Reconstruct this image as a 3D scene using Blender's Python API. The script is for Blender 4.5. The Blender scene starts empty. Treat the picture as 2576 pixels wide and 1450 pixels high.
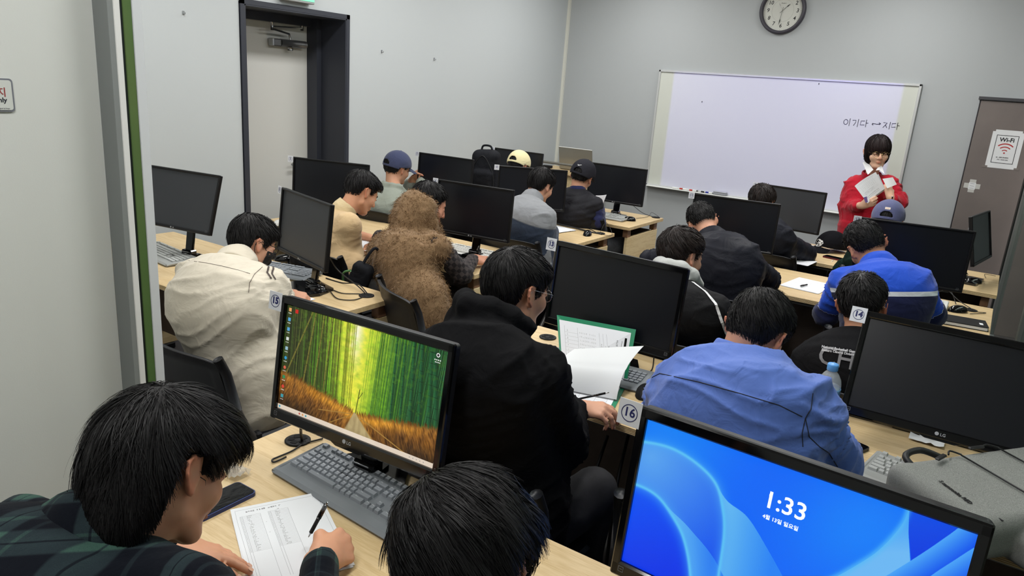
import bpy, math, random
import numpy as np
from mathutils import Vector, Matrix
from mathutils.bvhtree import BVHTree

random.seed(7); RNG = np.random.default_rng(11)
SC = bpy.context.scene
C = SC.collection

# ------------------------------------------------------------------ camera
W_IMG, H_IMG, F_PX = 2576, 1450, 1834.884
YAW, PITCH, ROLL = -0.57753886, 0.27384513, -0.07344093
EYE = Vector((0.0, 0.0, 1.74))
_f = Vector((math.sin(YAW)*math.cos(PITCH), math.cos(YAW)*math.cos(PITCH), -math.sin(PITCH)))
_r0 = Vector((math.cos(YAW), -math.sin(YAW), 0)); _d0 = _f.cross(_r0)
CR = _r0*math.cos(ROLL) + _d0*math.sin(ROLL); CD = _f.cross(CR); CF = _f
cam_data = bpy.data.cameras.new('camera'); cam = bpy.data.objects.new('camera', cam_data); C.objects.link(cam)
cam_data.sensor_width = 36; cam_data.lens = F_PX/W_IMG*36; cam_data.clip_start = .02
m3 = Matrix((CR, -CD, -CF)).transposed()
cam.matrix_world = Matrix.Translation(EYE) @ m3.to_4x4()
SC.camera = cam

def ray(px, py):
    return CR*((px-W_IMG/2)/F_PX) + CD*((py-H_IMG/2)/F_PX) + CF
def onz(px, py, z):
    v = ray(px, py); return EYE + v*((z-EYE.z)/v.z)
def ony(px, py, y):
    v = ray(px, py); return EYE + v*(y/v.y)
def onx(px, py, x):
    v = ray(px, py); return EYE + v*(x/v.x)

# ------------------------------------------------------------------ view, world and lights
SC.view_settings.view_transform = 'Standard'; SC.view_settings.look = 'None'
SC.view_settings.gamma = 1.0; SC.view_settings.use_curve_mapping = False
SC.view_settings.exposure = -0.10
world = bpy.data.worlds.new('world'); SC.world = world; world.use_nodes = True
world.node_tree.nodes['Background'].inputs[0].default_value = (.80, .84, .88, 1)
world.node_tree.nodes['Background'].inputs[1].default_value = .30

LAMPS = [(-3.1, .9+1.15, 1), (-3.1, 4.0, 1), (-3.1, 5.9, .95), (-1.0, .2, 1), (-1.0, 2.2, 1), (-1.0, 4.2, 1), (-.9, 5.9, 1.0)]
def area(name, loc, rot, sx, sy, power, col=(1, .992, .97), spread=math.pi):
    d = bpy.data.lights.new(name, 'AREA'); d.shape = 'RECTANGLE'; d.size = sx; d.size_y = sy
    d.energy = power; d.color = col; d.spread = spread
    o = bpy.data.objects.new(name, d); C.objects.link(o); o.location = loc; o.rotation_euler = rot
    return o
CEIL = 3.05
for i, (x, y, s) in enumerate(LAMPS):
    area('ceiling_light_lamp', (x, y, CEIL-.07), (0, 0, 0), .26, 1.18, 31*s)

# ------------------------------------------------------------------ materials
def lin(c):
    out = []
    for v in c[:3]:
        v = v/255.0
        out.append(v/12.92 if v <= .04045 else ((v+.055)/1.055)**2.4)
    return tuple(out)+(1,)
_M = {}
def mat(name, rgb=(128, 128, 128), rough=.5, metal=0.0, spec=.5, bump=None, vary=None, coat=0, sheen=0,
        trans=0, ior=1.45, emit=None, alpha=1, aniso=0, sss=0):
    if name in _M: return _M[name]
    m = bpy.data.materials.new(name); m.use_nodes = True; _M[name] = m
    nt = m.node_tree; b = nt.nodes['Principled BSDF']
    b.inputs['Base Color'].default_value = lin(rgb); b.inputs['Roughness'].default_value = rough
    b.inputs['Metallic'].default_value = metal; b.inputs['Specular IOR Level'].default_value = spec
    b.inputs['Coat Weight'].default_value = coat; b.inputs['Sheen Weight'].default_value = sheen
    b.inputs['Transmission Weight'].default_value = trans; b.inputs['IOR'].default_value = ior
    b.inputs['Anisotropic'].default_value = aniso
    if sss:
        b.inputs['Subsurface Weight'].default_value = sss; b.inputs['Subsurface Radius'].default_value = (.012, .004, .002)
        b.inputs['Subsurface Scale'].default_value = 1
    if emit:
        b.inputs['Emission Color'].default_value = lin(emit[0]); b.inputs['Emission Strength'].default_value = emit[1]
    tc = nt.nodes.new('ShaderNodeTexCoord')
    if bump:
        n = nt.nodes.new('ShaderNodeTexNoise'); n.inputs['Scale'].default_value = bump[0]; n.inputs['Detail'].default_value = 4
        bp = nt.nodes.new('ShaderNodeBump'); bp.inputs['Strength'].default_value = bump[1]
        bp.inputs['Distance'].default_value = bump[2] if len(bump) > 2 else .002
        nt.links.new(tc.outputs['Object'], n.inputs['Vector']); nt.links.new(n.outputs['Fac'], bp.inputs['Height'])
        nt.links.new(bp.outputs['Normal'], b.inputs['Normal'])
    if vary:   # (scale, rgb2, contrast lo, hi, stretch xyz)
        n = nt.nodes.new('ShaderNodeTexNoise'); n.inputs['Scale'].default_value = vary[0]; n.inputs['Detail'].default_value = 5
        mp = nt.nodes.new('ShaderNodeMapping'); mp.inputs['Scale'].default_value = vary[4] if len(vary) > 4 else (1, 1, 1)
        r = nt.nodes.new('ShaderNodeValToRGB')
        r.color_ramp.elements[0].position = vary[2]; r.color_ramp.elements[0].color = lin(rgb)
        r.color_ramp.elements[1].position = vary[3]; r.color_ramp.elements[1].color = lin(vary[1])
        nt.links.new(tc.outputs['Object'], mp.inputs['Vector']); nt.links.new(mp.outputs['Vector'], n.inputs['Vector'])
        nt.links.new(n.outputs['Fac'], r.inputs['Fac']); nt.links.new(r.outputs['Color'], b.inputs['Base Color'])
    return m
def bsdf(m): return m.node_tree.nodes['Principled BSDF']

def wood_mat(name, a, b_, rough=.42, axis=0):
    """pale maple laminate: long fine streaks plus broad cathedral waves"""
    m = mat(name, a, rough); nt = m.node_tree; b = bsdf(m)
    tc = nt.nodes.new('ShaderNodeTexCoord'); mp = nt.nodes.new('ShaderNodeMapping')
    s = [14, 14, 14]; s[axis] = 1.1; mp.inputs['Scale'].default_value = s
    nz = nt.nodes.new('ShaderNodeTexNoise'); nz.inputs['Scale'].default_value = 1.4; nz.inputs['Detail'].default_value = 3; nz.inputs['Distortion'].default_value = .6
    wv = nt.nodes.new('ShaderNodeMath'); wv.operation = 'MULTIPLY'; wv.inputs[1].default_value = 26
    sn = nt.nodes.new('ShaderNodeMath'); sn.operation = 'SINE'
    fine = nt.nodes.new('ShaderNodeTexNoise'); fine.inputs['Scale'].default_value = 22; fine.inputs['Detail'].default_value = 4
    add = nt.nodes.new('ShaderNodeMath'); add.operation = 'MULTIPLY_ADD'; add.inputs[1].default_value = .14
    r = nt.nodes.new('ShaderNodeValToRGB'); r.color_ramp.elements[0].color = lin(b_); r.color_ramp.elements[1].color = lin(a)
    r.color_ramp.elements[0].position = .22; r.color_ramp.elements[1].position = .62
    L = nt.links.new
    L(tc.outputs['Object'], mp.inputs['Vector']); L(mp.outputs['Vector'], nz.inputs['Vector']); L(mp.outputs['Vector'], fine.inputs['Vector'])
    L(nz.outputs['Fac'], wv.inputs[0]); L(wv.outputs[0], sn.inputs[0]); L(sn.outputs[0], add.inputs[0]); L(fine.outputs['Fac'], add.inputs[2])
    L(add.outputs[0], r.inputs['Fac']); L(r.outputs['Color'], b.inputs['Base Color'])
    return m

def image_mat(name, arr, emit=0, rough=.5, spec=.3):
    """arr: H x W x 3 sRGB 0..1 painted by the script, row 0 = top; needs UVs"""
    h, w = arr.shape[:2]
    im = bpy.data.images.new(name, w, h, alpha=False)
    px = np.ones((h, w, 4), np.float32); px[..., :3] = np.clip(arr[::-1], 0, 1)
    im.pixels.foreach_set(px.ravel()); im.update(); im.pack()
    m = mat(name, (200, 200, 200), rough, spec=spec); nt = m.node_tree; b = bsdf(m)
    t = nt.nodes.new('ShaderNodeTexImage'); t.image = im; t.extension = 'EXTEND'
    if emit:
        b.inputs['Base Color'].default_value = (.01, .01, .01, 1)
        nt.links.new(t.outputs['Color'], b.inputs['Emission Color']); b.inputs['Emission Strength'].default_value = emit
    else:
        nt.links.new(t.outputs['Color'], b.inputs['Base Color'])
    return m

# ------------------------------------------------------------------ object helpers
def tag(o, label=None, cat=None, group=None, kind=None):
    if label: o['label'] = label
    if cat: o['category'] = cat
    if group: o['group'] = group
    if kind: o['kind'] = kind
    return o
def empty(name, loc=(0, 0, 0), rz=0.0, label=None, cat=None, group=None):
    o = bpy.data.objects.new(name, None); o.empty_display_size = .1; C.objects.link(o)
    o.location = loc; o.rotation_euler = (0, 0, rz)
    return tag(o, label, cat, group)
def link_mesh(name, me, parent=None, loc=None):
    o = bpy.data.objects.new(name, me); C.objects.link(o)
    if parent is not None: o.parent = parent
    if loc is not None: o.location = loc
    return o
def copy_tree(o, parent=None):
    kids = list(o.children); c = o.copy(); C.objects.link(c); c.parent = parent
    for k in kids: copy_tree(k, c)
    return c

class MB:
    """collects shapes, builds ONE mesh object"""
    def __init__(s): s.v = []; s.f = []; s.m = []; s.sm = []; s.uv = {}
    def add(s, vs, fs, M=None, mi=0, smooth=False, uvs=None):
        o = len(s.v)
        for v in vs:
            v = Vector(v); s.v.append(tuple(M @ v) if M is not None else tuple(v))
        for i, f in enumerate(fs):
            s.f.append(tuple(o+j for j in f)); s.m.append(mi); s.sm.append(smooth)
            if uvs is not None: s.uv[len(s.f)-1] = uvs[i]
        return s
    def box(s, c, d, r=0.0, M=None, mi=0, smooth=False):
        x, y, z = d[0]/2, d[1]/2, d[2]/2; T = Matrix.Translation(c); M2 = (M @ T) if M is not None else T
        if r <= 0:
            vs = [(-x, -y, -z), (x, -y, -z), (x, y, -z), (-x, y, -z), (-x, -y, z), (x, -y, z), (x, y, z), (-x, y, z)]
            fs = [(3, 2, 1, 0), (4, 5, 6, 7), (0, 1, 5, 4), (1, 2, 6, 5), (2, 3, 7, 6), (3, 0, 4, 7)]
            return s.add(vs, fs, M2, mi, smooth)
        r = min(r, x*.95, y*.95, z*.95); vs = []; ix = {}
        for sx in (-1, 1):
            for sy in (-1, 1):
                for sz in (-1, 1):
                    for k in range(3):
                        p = [sx*(x-r), sy*(y-r), sz*(z-r)]; p[k] = (sx*x, sy*y, sz*z)[k]
                        ix[(sx, sy, sz, k)] = len(vs); vs.append(tuple(p))
        fs = []
        def q(*a): fs.append(tuple(ix[t] for t in a))
        for sg in (-1, 1):
            o = (lambda l: l if sg > 0 else l[::-1])
            q(*o([(sg, -1, -1, 0), (sg, 1, -1, 0), (sg, 1, 1, 0), (sg, -1, 1, 0)]))
            q(*o([(1, sg, -1, 1), (-1, sg, -1, 1), (-1, sg, 1, 1), (1, sg, 1, 1)]))
            q(*o([(-1, -1, sg, 2), (1, -1, sg, 2), (1, 1, sg, 2), (-1, 1, sg, 2)]))
        for a in (-1, 1):
            for b in (-1, 1):
                o = (lambda l: l if a*b > 0 else l[::-1])
                q(*o([(a, b, -1, 0), (a, b, -1, 1), (a, b, 1, 1), (a, b, 1, 0)]))
                q(*o([(a, -1, b, 2), (a, -1, b, 0), (a, 1, b, 0), (a, 1, b, 2)][::-1]))
                q(*o([(-1, a, b, 1), (-1, a, b, 2), (1, a, b, 2), (1, a, b, 1)][::-1]))
                for c_ in (-1, 1):
                    t = [(a, b, c_, 0), (a, b, c_, 1), (a, b, c_, 2)]
                    q(*(t if a*b*c_ > 0 else t[::-1]))
        return s.add(vs, fs, M2, mi, smooth)
    def prism(s, poly, h0, h1, M=None, mi=0, smooth=False):
        """poly in local XZ plane (ccw seen from -Y); extruded along Y from h0 to h1"""
        n = len(poly)
        vs = [(p[0], h0, p[1]) for p in poly]+[(p[0], h1, p[1]) for p in poly]
        fs = [tuple(range(n)), tuple(range(2*n-1, n-1, -1))]+[(i, i+n, (i+1) % n+n, (i+1) % n) for i in range(n)]
        return s.add(vs, fs, M, mi, smooth)
    def slab(s, poly, z0, z1, M=None, mi=0, smooth=False):
        n = len(poly)
        vs = [(p[0], p[1], z0) for p in poly]+[(p[0], p[1], z1) for p in poly]
        fs = [tuple(range(n-1, -1, -1)), tuple(range(n, 2*n))]+[(i, (i+1) % n, (i+1) % n+n, i+n) for i in range(n)]
        return s.add(vs, fs, M, mi, smooth)
    def tube(s, pts, r, n=8, M=None, mi=0, smooth=True, caps=True):
        pts = [Vector(p) for p in pts]; k = len(pts); rs = r if isinstance(r, (list, tuple)) else [r]*k
        vs = []; up = None
        for i, p in enumerate(pts):
            t = (pts[min(i+1, k-1)]-pts[max(i-1, 0)]).normalized()
            if up is None:
                up = Vector((0, 0, 1)) if abs(t.z) < .9 else Vector((1, 0, 0))
            a = t.cross(up).normalized(); b = a.cross(t).normalized(); up = b
            for j in range(n):
                w = 2*math.pi*j/n; vs.append(p+a*math.cos(w)*rs[i]+b*math.sin(w)*rs[i])
        fs = []
        for i in range(k-1):
            for j in range(n):
                fs.append((i*n+j, (i+1)*n+j, (i+1)*n+(j+1) % n, i*n+(j+1) % n)[::-1])
        if caps: fs += [tuple(range(n)), tuple(range(k*n-1, (k-1)*n-1, -1))]
        return s.add(vs, fs, M, mi, smooth)
    def lathe(s, prof, n=24, M=None, mi=0, smooth=True):
        vs = []; fs = []
        for (r, z) in prof:
            for j in range(n):
                w = 2*math.pi*j/n; vs.append((r*math.cos(w), r*math.sin(w), z))
        for i in range(len(prof)-1):
            for j in range(n): fs.append((i*n+j, i*n+(j+1) % n, (i+1)*n+(j+1) % n, (i+1)*n+j))
        fs.append(tuple(range(n-1, -1, -1))); fs.append(tuple(range((len(prof)-1)*n, len(prof)*n)))
        return s.add(vs, fs, M, mi, smooth)
    def quad(s, a, b, c, d, M=None, mi=0):
        return s.add([a, b, c, d], [(0, 1, 2, 3)], M, mi, False, [[(0, 0), (1, 0), (1, 1), (0, 1)]])
    def build(s, name, mats, parent=None, loc=None):
        me = bpy.data.meshes.new(name); me.from_pydata(s.v, [], s.f)
        if not isinstance(mats, (list, tuple)): mats = [mats]
        for m in mats: me.materials.append(m)
        me.polygons.foreach_set('material_index', s.m); me.polygons.foreach_set('use_smooth', s.sm)
        if s.uv:
            ul = me.uv_layers.new(name='UVMap')
            for fi, uvs in s.uv.items():
                for li, uv in zip(me.polygons[fi].loop_indices, uvs): ul.data[li].uv = uv
        me.update()
        return link_mesh(name, me, parent, loc)

def rrect(w, h, r, n=5, cx=0, cy=0):
    pts = []
    for (sx, sy, a0) in ((1, -1, -90), (1, 1, 0), (-1, 1, 90), (-1, -1, 180)):
        for k in range(n+1):
            a = math.radians(a0+90*k/n); pts.append((cx+sx*(w/2-r)+r*math.cos(a), cy+sy*(h/2-r)+r*math.sin(a)))
    return pts
def circ(r, n=24, cx=0, cy=0): return [(cx+r*math.cos(2*math.pi*k/n), cy+r*math.sin(2*math.pi*k/n)) for k in range(n)]
def ring(mb, ro, ri, y0, y1, n=28, M=None, mi=0):
    vs = []
    for y in (y0, y1):
        for r in (ro, ri):
            for k in range(n): vs.append((r*math.cos(2*math.pi*k/n), y, r*math.sin(2*math.pi*k/n)))
    fs = []
    for k in range(n):
        j = (k+1) % n
        fs += [(k, j, n+j, n+k), (2*n+k, 3*n+k, 3*n+j, 2*n+j), (k, 2*n+k, 2*n+j, j), (n+k, n+j, 3*n+j, 3*n+k)]
    mb.add(vs, fs, M, mi)

def text_mesh(name, body, size, m, parent=None, M=None, ext=.0003, bold=0.0, align='CENTER', loc=None, shear=0):
    """flat lettering: local XY plane of the curve, placed by matrix M"""
    cu = bpy.data.curves.new(name, 'FONT'); cu.body = body; cu.size = size; cu.extrude = ext; cu.offset = bold
    cu.align_x = align; cu.align_y = 'CENTER'; cu.resolution_u = 3; cu.shear = shear
    o = bpy.data.objects.new(name, cu); C.objects.link(o)
    dg = bpy.context.evaluated_depsgraph_get(); me = bpy.data.meshes.new_from_object(o.evaluated_get(dg))
    bpy.data.objects.remove(o); bpy.data.curves.remove(cu)
    me.name = name
    if M is not None: me.transform(M)
    me.materials.clear(); me.materials.append(m)
    return link_mesh(name, me, parent, loc)
# curve text lies in XY facing +Z; turn it to stand in XZ facing -Y
STAND = Matrix.Rotation(math.pi/2, 4, 'X')
def bez(pts, n=10):
    """Catmull-Rom through pts"""
    P = [Vector(p) for p in pts]; out = []
    for i in range(len(P)-1):
        a = P[max(i-1, 0)]; b = P[i]; c = P[i+1]; d = P[min(i+2, len(P)-1)]
        for k in range(n):
            t = k/n
            out.append(.5*((2*b)+(c-a)*t+(2*a-5*b+4*c-d)*t*t+(3*b-a-3*c+d)*t**3))
    out.append(P[-1]); return out
# ================================================================== setting
XL, YF = -4.2, 7.15          # left wall, front wall
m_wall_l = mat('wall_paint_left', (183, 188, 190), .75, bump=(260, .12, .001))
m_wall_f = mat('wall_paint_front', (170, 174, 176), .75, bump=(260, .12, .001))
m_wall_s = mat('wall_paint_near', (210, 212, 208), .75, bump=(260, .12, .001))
m_floor = mat('floor_tile_dark', (70, 68, 70), .55, vary=(3, (84, 80, 80), .35, .65))
m_ceil = mat('ceiling_white', (225, 226, 224), .8)
m_dark = mat('door_frame_charcoal', (46, 49, 58), .5, bump=(300, .2, .0006))
m_door = mat('door_leaf_grey', (204, 204, 200), .55, bump=(300, .15, .0006))
m_frame = mat('frame_light_grey', (222, 222, 220), .5)
m_frame_d = mat('frame_mid_grey', (128, 132, 131), .55)
m_green = mat('glass_edge_green', (72, 104, 58), .25, vary=(9, (92, 112, 66), .3, .7, (1, 1, .15)))
m_black = mat('black_plastic', (15, 15, 17), .42, spec=.4)
m_gloss = mat('gloss_black', (8, 8, 10), .09, spec=.6)
m_mattblk = mat('matt_black', (20, 20, 22), .6, spec=.3)
m_chrome = mat('brushed_steel', (176, 178, 180), .3, metal=1)
m_white = mat('white_enamel', (232, 233, 230), .3)
m_card = mat('white_card', (214, 216, 222), .45)
m_ink = mat('blue_ink', (28, 34, 92), .6)
m_blk_ink = mat('black_ink', (26, 26, 30), .6)
m_paper = mat('paper_white', (226, 228, 230), .7)

def struct(name, mb, m, parent=None):
    o = mb.build(name, m, parent)
    if parent is None: o['kind'] = 'structure'
    return o
# floor tiles: built where they can be picked apart near the seats
struct('floor', MB().box((-1.9, 2.7, -.05), (5.2, 9.2, .1)), m_floor)
struct('ceiling', MB().box((-1.9, 2.7, CEIL+.05), (5.2, 9.2, .1)), m_ceil)
# left wall with the door opening (y 3.11..3.99, up to z 2.11)
DY0, DY1, DZ = 3.085, 3.985, 2.115; WT = .42
wl = MB()
wl.box((XL-WT/2, (1.0+DY0)/2-.02, CEIL/2), (WT, DY0-1.0+.04-.04, CEIL))
wl.box((XL-WT/2, (DY1+YF+.1)/2, CEIL/2), (WT, YF+.1-DY1, CEIL))
wl.box((XL-WT/2, (DY0+DY1)/2, (DZ+CEIL)/2), (WT, DY1-DY0, CEIL-DZ))
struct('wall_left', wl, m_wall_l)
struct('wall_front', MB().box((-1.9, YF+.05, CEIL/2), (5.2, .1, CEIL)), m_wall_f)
struct('trim_1', MB().box((XL+.012, YF-.012, CEIL/2), (.03, .03, CEIL)), mat('corner_trim_cream', (214, 214, 204), .5))
# door: reveal lining, architrave, leaf and closer
dr = empty('door_1', (XL, (DY0+DY1)/2, 0)); dr['kind'] = 'structure'
dw = DY1-DY0; d = MB()
d.box((-WT/2+.005, dw/2-.012, DZ/2), (WT+.01, .024, DZ)); d.box((-WT/2+.005, -dw/2+.012, DZ/2), (WT+.01, .024, DZ)); d.box((-WT/2+.005, 0, DZ-.012), (WT+.01, dw, .024))
d.box((-WT+.09, dw/2-.045, DZ/2), (.16, .045, DZ)); d.box((-WT+.06, 0, DZ-.05), (.12, dw, .06))
d.build('reveal', m_dark, dr)
a = MB(); a.box((.006, dw/2, DZ/2), (.012, .03, DZ+.03)); a.box((.006, -dw/2, DZ/2), (.012, .03, DZ+.03)); a.box((.006, 0, DZ), (.012, dw+.03, .03)); a.build('architrave', m_dark, dr)
leaf = MB().box((-WT+.04, -.03, (DZ-.06)/2), (.04, dw-.06, DZ-.075), .003).build('door_leaf', m_door, dr)
cl = MB()
cl.tube([(-WT+.105, .10, 1.90), (-WT+.105, .33, 1.90)], .027, 16); cl.box((-WT+.095, .07, 1.90), (.05, .07, .05), .006)
cl.build('closer_body', mat('closer_grey', (120, 121, 124), .35, metal=.6), leaf)
ca = MB(); ca.box((-WT+.10, .028, 1.90), (.052, .014, .052), .003); ca.tube([(-WT+.105, .19, 1.93), (-WT+.12, .17, 1.965), (-WT+.17, -.02, 1.985)], .007, 8)
ca.tube([(-WT+.17, -.02, 2.0), (-WT+.07, .33, 2.02)], .006, 8); ca.tube([(-WT+.17, -.02, 1.975), (-WT+.17, -.02, 2.03)], .010, 10); ca.tube([(-WT+.07, .33, 2.0), (-WT+.07, .33, 2.04)], .010, 10)
ca.tube([(-WT+.105, .19, 1.85), (-WT+.105, .19, 1.87)], .02, 12); ca.build('closer_arm', m_chrome, leaf)
MB().tube([(-WT+.06, dw/2-.16, 1.02), (-WT+.11, dw/2-.16, 1.02), (-WT+.11, dw/2-.26, 1.02)], .010, 10).build('door_handle', m_chrome, leaf)

# near-left wall block with the sash post and the green glass edge
XS, YS = -2.05, 1.053
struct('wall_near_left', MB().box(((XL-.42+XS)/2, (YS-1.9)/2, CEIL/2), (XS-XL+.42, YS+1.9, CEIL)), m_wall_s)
struct('trim_2', MB().box((XS+.036, YS+.008, CEIL/2), (.073, .016, CEIL), .001), m_frame_d)
struct('trim_3', MB().box((XS+.037, YS+.024, CEIL/2), (.074, .018, CEIL), .002), m_frame)
struct('trim_4', MB().box((XS+.033, YS+.0375, CEIL/2), (.066, .009, CEIL)), mat('seal_black', (30, 36, 36), .5))
struct('trim_5', MB().box((XS+.0355, YS+.0535, CEIL/2), (.071, .023, CEIL), .0015), m_green)
struct('trim_6', MB().box((XS+.036, YS+.0785, CEIL/2), (.075, .027, CEIL), .0015), mat('frame_cool_grey', (206, 209, 212), .5))
# plastic notice plate, only its right end is in view
pa = onx(-48, 194, XS); pb = onx(33, 279, XS)
sg = empty('notice_plate', (XS, (pa.y+pb.y)/2, 1.74-.02), 0, 'white plastic notice plate with red and black lettering on the near left wall', 'sign')
sy0, sy1 = onx(-120, 240, XS).y, onx(33, 240, XS).y; sz0, sz1 = onx(30, 281, XS).z, onx(28, 198, XS).z
sg.location = (XS, (sy0+sy1)/2, (sz0+sz1)/2); SW, SH = sy1-sy0, sz1-sz0
ROT_L = Matrix.Rotation(math.pi/2, 4, 'Z')      # plate front faces +X
MB().prism(rrect(SW, SH, .008), -.004, 0, M=ROT_L).build('clear_cover', mat('clear_plastic_rim', (120, 122, 130), .15, spec=.7), sg)
MB().prism(rrect(SW-.008, SH-.008, .006), -.0052, -.004, M=ROT_L).build('print_sheet', mat('notice_white', (206, 209, 204), .35), sg)
def plate_text(body, size, col, y, z, bold=0, al='RIGHT'):
    text_mesh('lettering', body, size, mat('ink_%d_%d_%d' % col, col, .5), sg, Matrix.Translation((.0056, y, z)) @ ROT_L @ STAND, .0001, bold, al)
plate_text('금지', SH*.30, (150, 62, 62), SW/2-.016, SH*.07, .0003); plate_text('Only', SH*.2, (40, 42, 52), SW/2-.017, -SH*.15, .0004); plate_text('Designed by Design', SH*.045, (60, 60, 70), SW/2-.012, -SH*.40)

# right side: slanting glazed partition, black end post first
PX0, PY0, PX1, PY1 = .155, 6.82, .92, -1.6
pdir = Vector((PX1-PX0, PY1-PY0, 0)); PL = pdir.length; pdir.normalize(); pang = math.atan2(pdir.y, pdir.x)
pr = empty('wall_right', (PX0, PY0, 0), pang); pr['kind'] = 'structure'
MB().box((.03, 0, CEIL/2), (.075, .07, CEIL), .002).build('end_post', mat('post_black_green', (24, 28, 26), .4), pr)
rails = MB(); rails.box((PL/2, 0, .05), (PL, .06, .10)); rails.box((PL/2, 0, CEIL-.06), (PL, .06, .12)); rails.build('rail', m_frame_d, pr)
npan = 6; pw = (PL-.07)/npan
for k in range(npan):
    x0 = .07+k*pw
    MB().box((x0+.03, 0, CEIL/2), (.05, .055, CEIL-.2), .004).build('mullion', mat('aluminium', (150, 154, 152), .35, metal=.7), pr)
    MB().box((x0+.05+pw/2-.03, 0, CEIL/2), (pw-.05, .010, CEIL-.22)).build('glass_pane', mat('partition_glass', (196, 214, 206), .03, trans=1, ior=1.45), pr)
struct('wall_back', MB().box((-.5, -1.65, CEIL/2), (3.2, .1, CEIL)), m_wall_s)
# corridor behind the glass
co = MB(); co.box((1.9, 2.7, CEIL/2), (.1, 9.2, CEIL)); struct('wall_corridor', co, mat('corridor_wall', (150, 146, 140), .7))
for k in range(7): struct('trim_%d' % (7+k), MB().box((1.80, -.6+k*1.25, CEIL/2), (.06, .16, CEIL), .003), mat('corridor_post', (188, 184, 172), .6))
struct('wall_corridor_floor', MB().box((1.3, 2.7, -.05), (1.2, 9.2, .1)), m_floor)
struct('wall_corridor_ceiling', MB().box((1.3, 2.7, CEIL+.05), (1.2, 9.2, .1)), m_ceil)
area('corridor_lamp', (1.3, 3, CEIL-.05), (0, 0, 0), .5, 6, 90)
# brown door leaf in the front wall, right
bt = ony(2468, 243, YF); b2 = empty('door_2', (bt.x, YF, 0)); b2['kind'] = 'structure'; BH = bt.z
m_brown = mat('door_taupe', (112, 104, 101), .5, bump=(300, .15, .0005), vary=(5, (120, 111, 107), .3, .7))
MB().box((.50, -.03, (BH-.03)/2), (.98, .05, BH-.03), .002).build('door_leaf', m_brown, b2)
fr = MB(); fr.box((.5, -.035, BH-.012), (1.02, .07, .024)); fr.box((.003, -.02, BH/2), (.006, .04, BH)); fr.build('door_frame', mat('door_cap_dark', (66, 66, 70), .5), b2)

# ceiling fittings
for i, (x, y, s) in enumerate(LAMPS):
    where = ['over the row behind the pale pillar', 'over the middle left desks', 'over the front left desks', 'over the rearmost right seats', 'over the second right row', 'over the middle right desks', 'nearest the whiteboard'][i]
    t = empty('ceiling_light', (x, y, CEIL), 0, 'long white ceiling light fitting %s' % where, 'ceiling light', 'ceiling lights')
    b = MB()
    for sx in (-1, 1): b.box((sx*.145, 0, -.035), (.015, 1.25, .07), .002)
    for sy in (-1, 1): b.box((0, sy*.61, -.035), (.29, .015, .07), .002)
    b.build('frame', m_white, t); MB().box((0, 0, -.01), (.29, 1.2, .02)).build('backing_plate', m_white, t)

# exit light above the door
el = onx(752, 6, XL+.05)
ex = empty('exit_light', (XL, el.y, el.z), 0, 'slim box exit light with green glow above the dark framed door', 'exit sign')
MB().box((.03, 0, .075), (.055, .26, .15), .004).build('housing', mat('exit_housing', (150, 152, 154), .4), ex)
MB().box((.0585, 0, .08), (.003, .25, .13)).build('face', mat('exit_green', (90, 200, 140), .4, emit=((150, 240, 200), .8)), ex)
# wall hooks
for i, (px, py, lab) in enumerate([(461, 34, 'small metal wall hook left of the door, high up'), (960, 131, 'small metal wall hook just right of the door'), (1092, 150, 'small metal wall hook halfway between door and corner')]):
    p = onx(px, py, XL)
    h = empty('wall_hook', p, 0, lab, 'hook', 'wall hooks')
    MB().box((.002, 0, .004), (.004, .014, .022), .001).build('plate', m_chrome, h)
    MB().tube([(.004, 0, 0), (.016, 0, -.004), (.02, 0, .006)], .0025, 6).build('hook', m_chrome, h)

# clock
cc = ony(1970, 27, YF); ck = empty('wall_clock', (cc.x, YF, cc.z), 0, 'round dark rimmed wall clock with white dial above the whiteboard', 'clock')
RC = .205
cm = MB(); prof = []
n = 48; vs = []; fs = []
pf = [(RC-.034, -.012), (RC-.032, -.034), (RC-.018, -.045), (RC-.004, -.036), (RC, -.012), (RC-.003, 0)]
for (r, y) in pf:
    for k in range(n): vs.append((r*math.cos(2*math.pi*k/n), y, r*math.sin(2*math.pi*k/n)))
for i in range(len(pf)-1):
    for k in range(n): fs.append((i*n+k, i*n+(k+1) % n, (i+1)*n+(k+1) % n, (i+1)*n+k))
cm.add(vs, fs, None, 0, True); cm.build('rim', mat('clock_rim', (62, 60, 68), .45), ck)
MB().prism(circ(RC-.033, 48), -.012, -.002).build('dial', mat('dial_white', (196, 197, 190), .5), ck)
for k in range(1, 13):
    w = math.radians(90-30*k); rr = RC*.635
    text_mesh('numeral', str(k), .046, m_blk_ink, ck, Matrix.Translation((rr*math.cos(w), -.0125, rr*math.sin(w))) @ STAND, .0002, .0006, shear=.12)
tk = MB()
for k in range(60):
    w = 2*math.pi*k/60; rr = RC*.785; z = .0035 if k % 5 == 0 else .0015
    tk.box((rr*math.cos(w), -.0125, rr*math.sin(w)), (z, .0006, z))
o = tk.build('minute_mark', m_blk_ink, ck); o['kind'] = 'stuff'
ring(MB(), .1, .1, 0, 0)
rg = MB(); ring(rg, RC*.47, RC*.465, -.0126, -.012, 48); rg.build('dial_circle', mat('dial_grey', (150, 150, 146), .5), ck)
def hand(name, ang, L, w, y, tail):
    a = math.radians(90-ang); M = Matrix.Rotation(-a, 4, 'Y')
    MB().prism([(-tail, -w*.4), (L*.55, -w*.4), (L*.68, -w*1.5), (L, 0), (L*.68, w*1.5), (L*.55, w*.4), (-tail, w*.4)], y-.001, y, M=M).build(name, m_blk_ink, ck)
hand('hour_hand', 46.5, .085, .0032, -.016, .03); hand('minute_hand', 187, .128, .0026, -.019, .03); hand('second_hand', -31, .078, .0006, -.022, .025)
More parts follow.
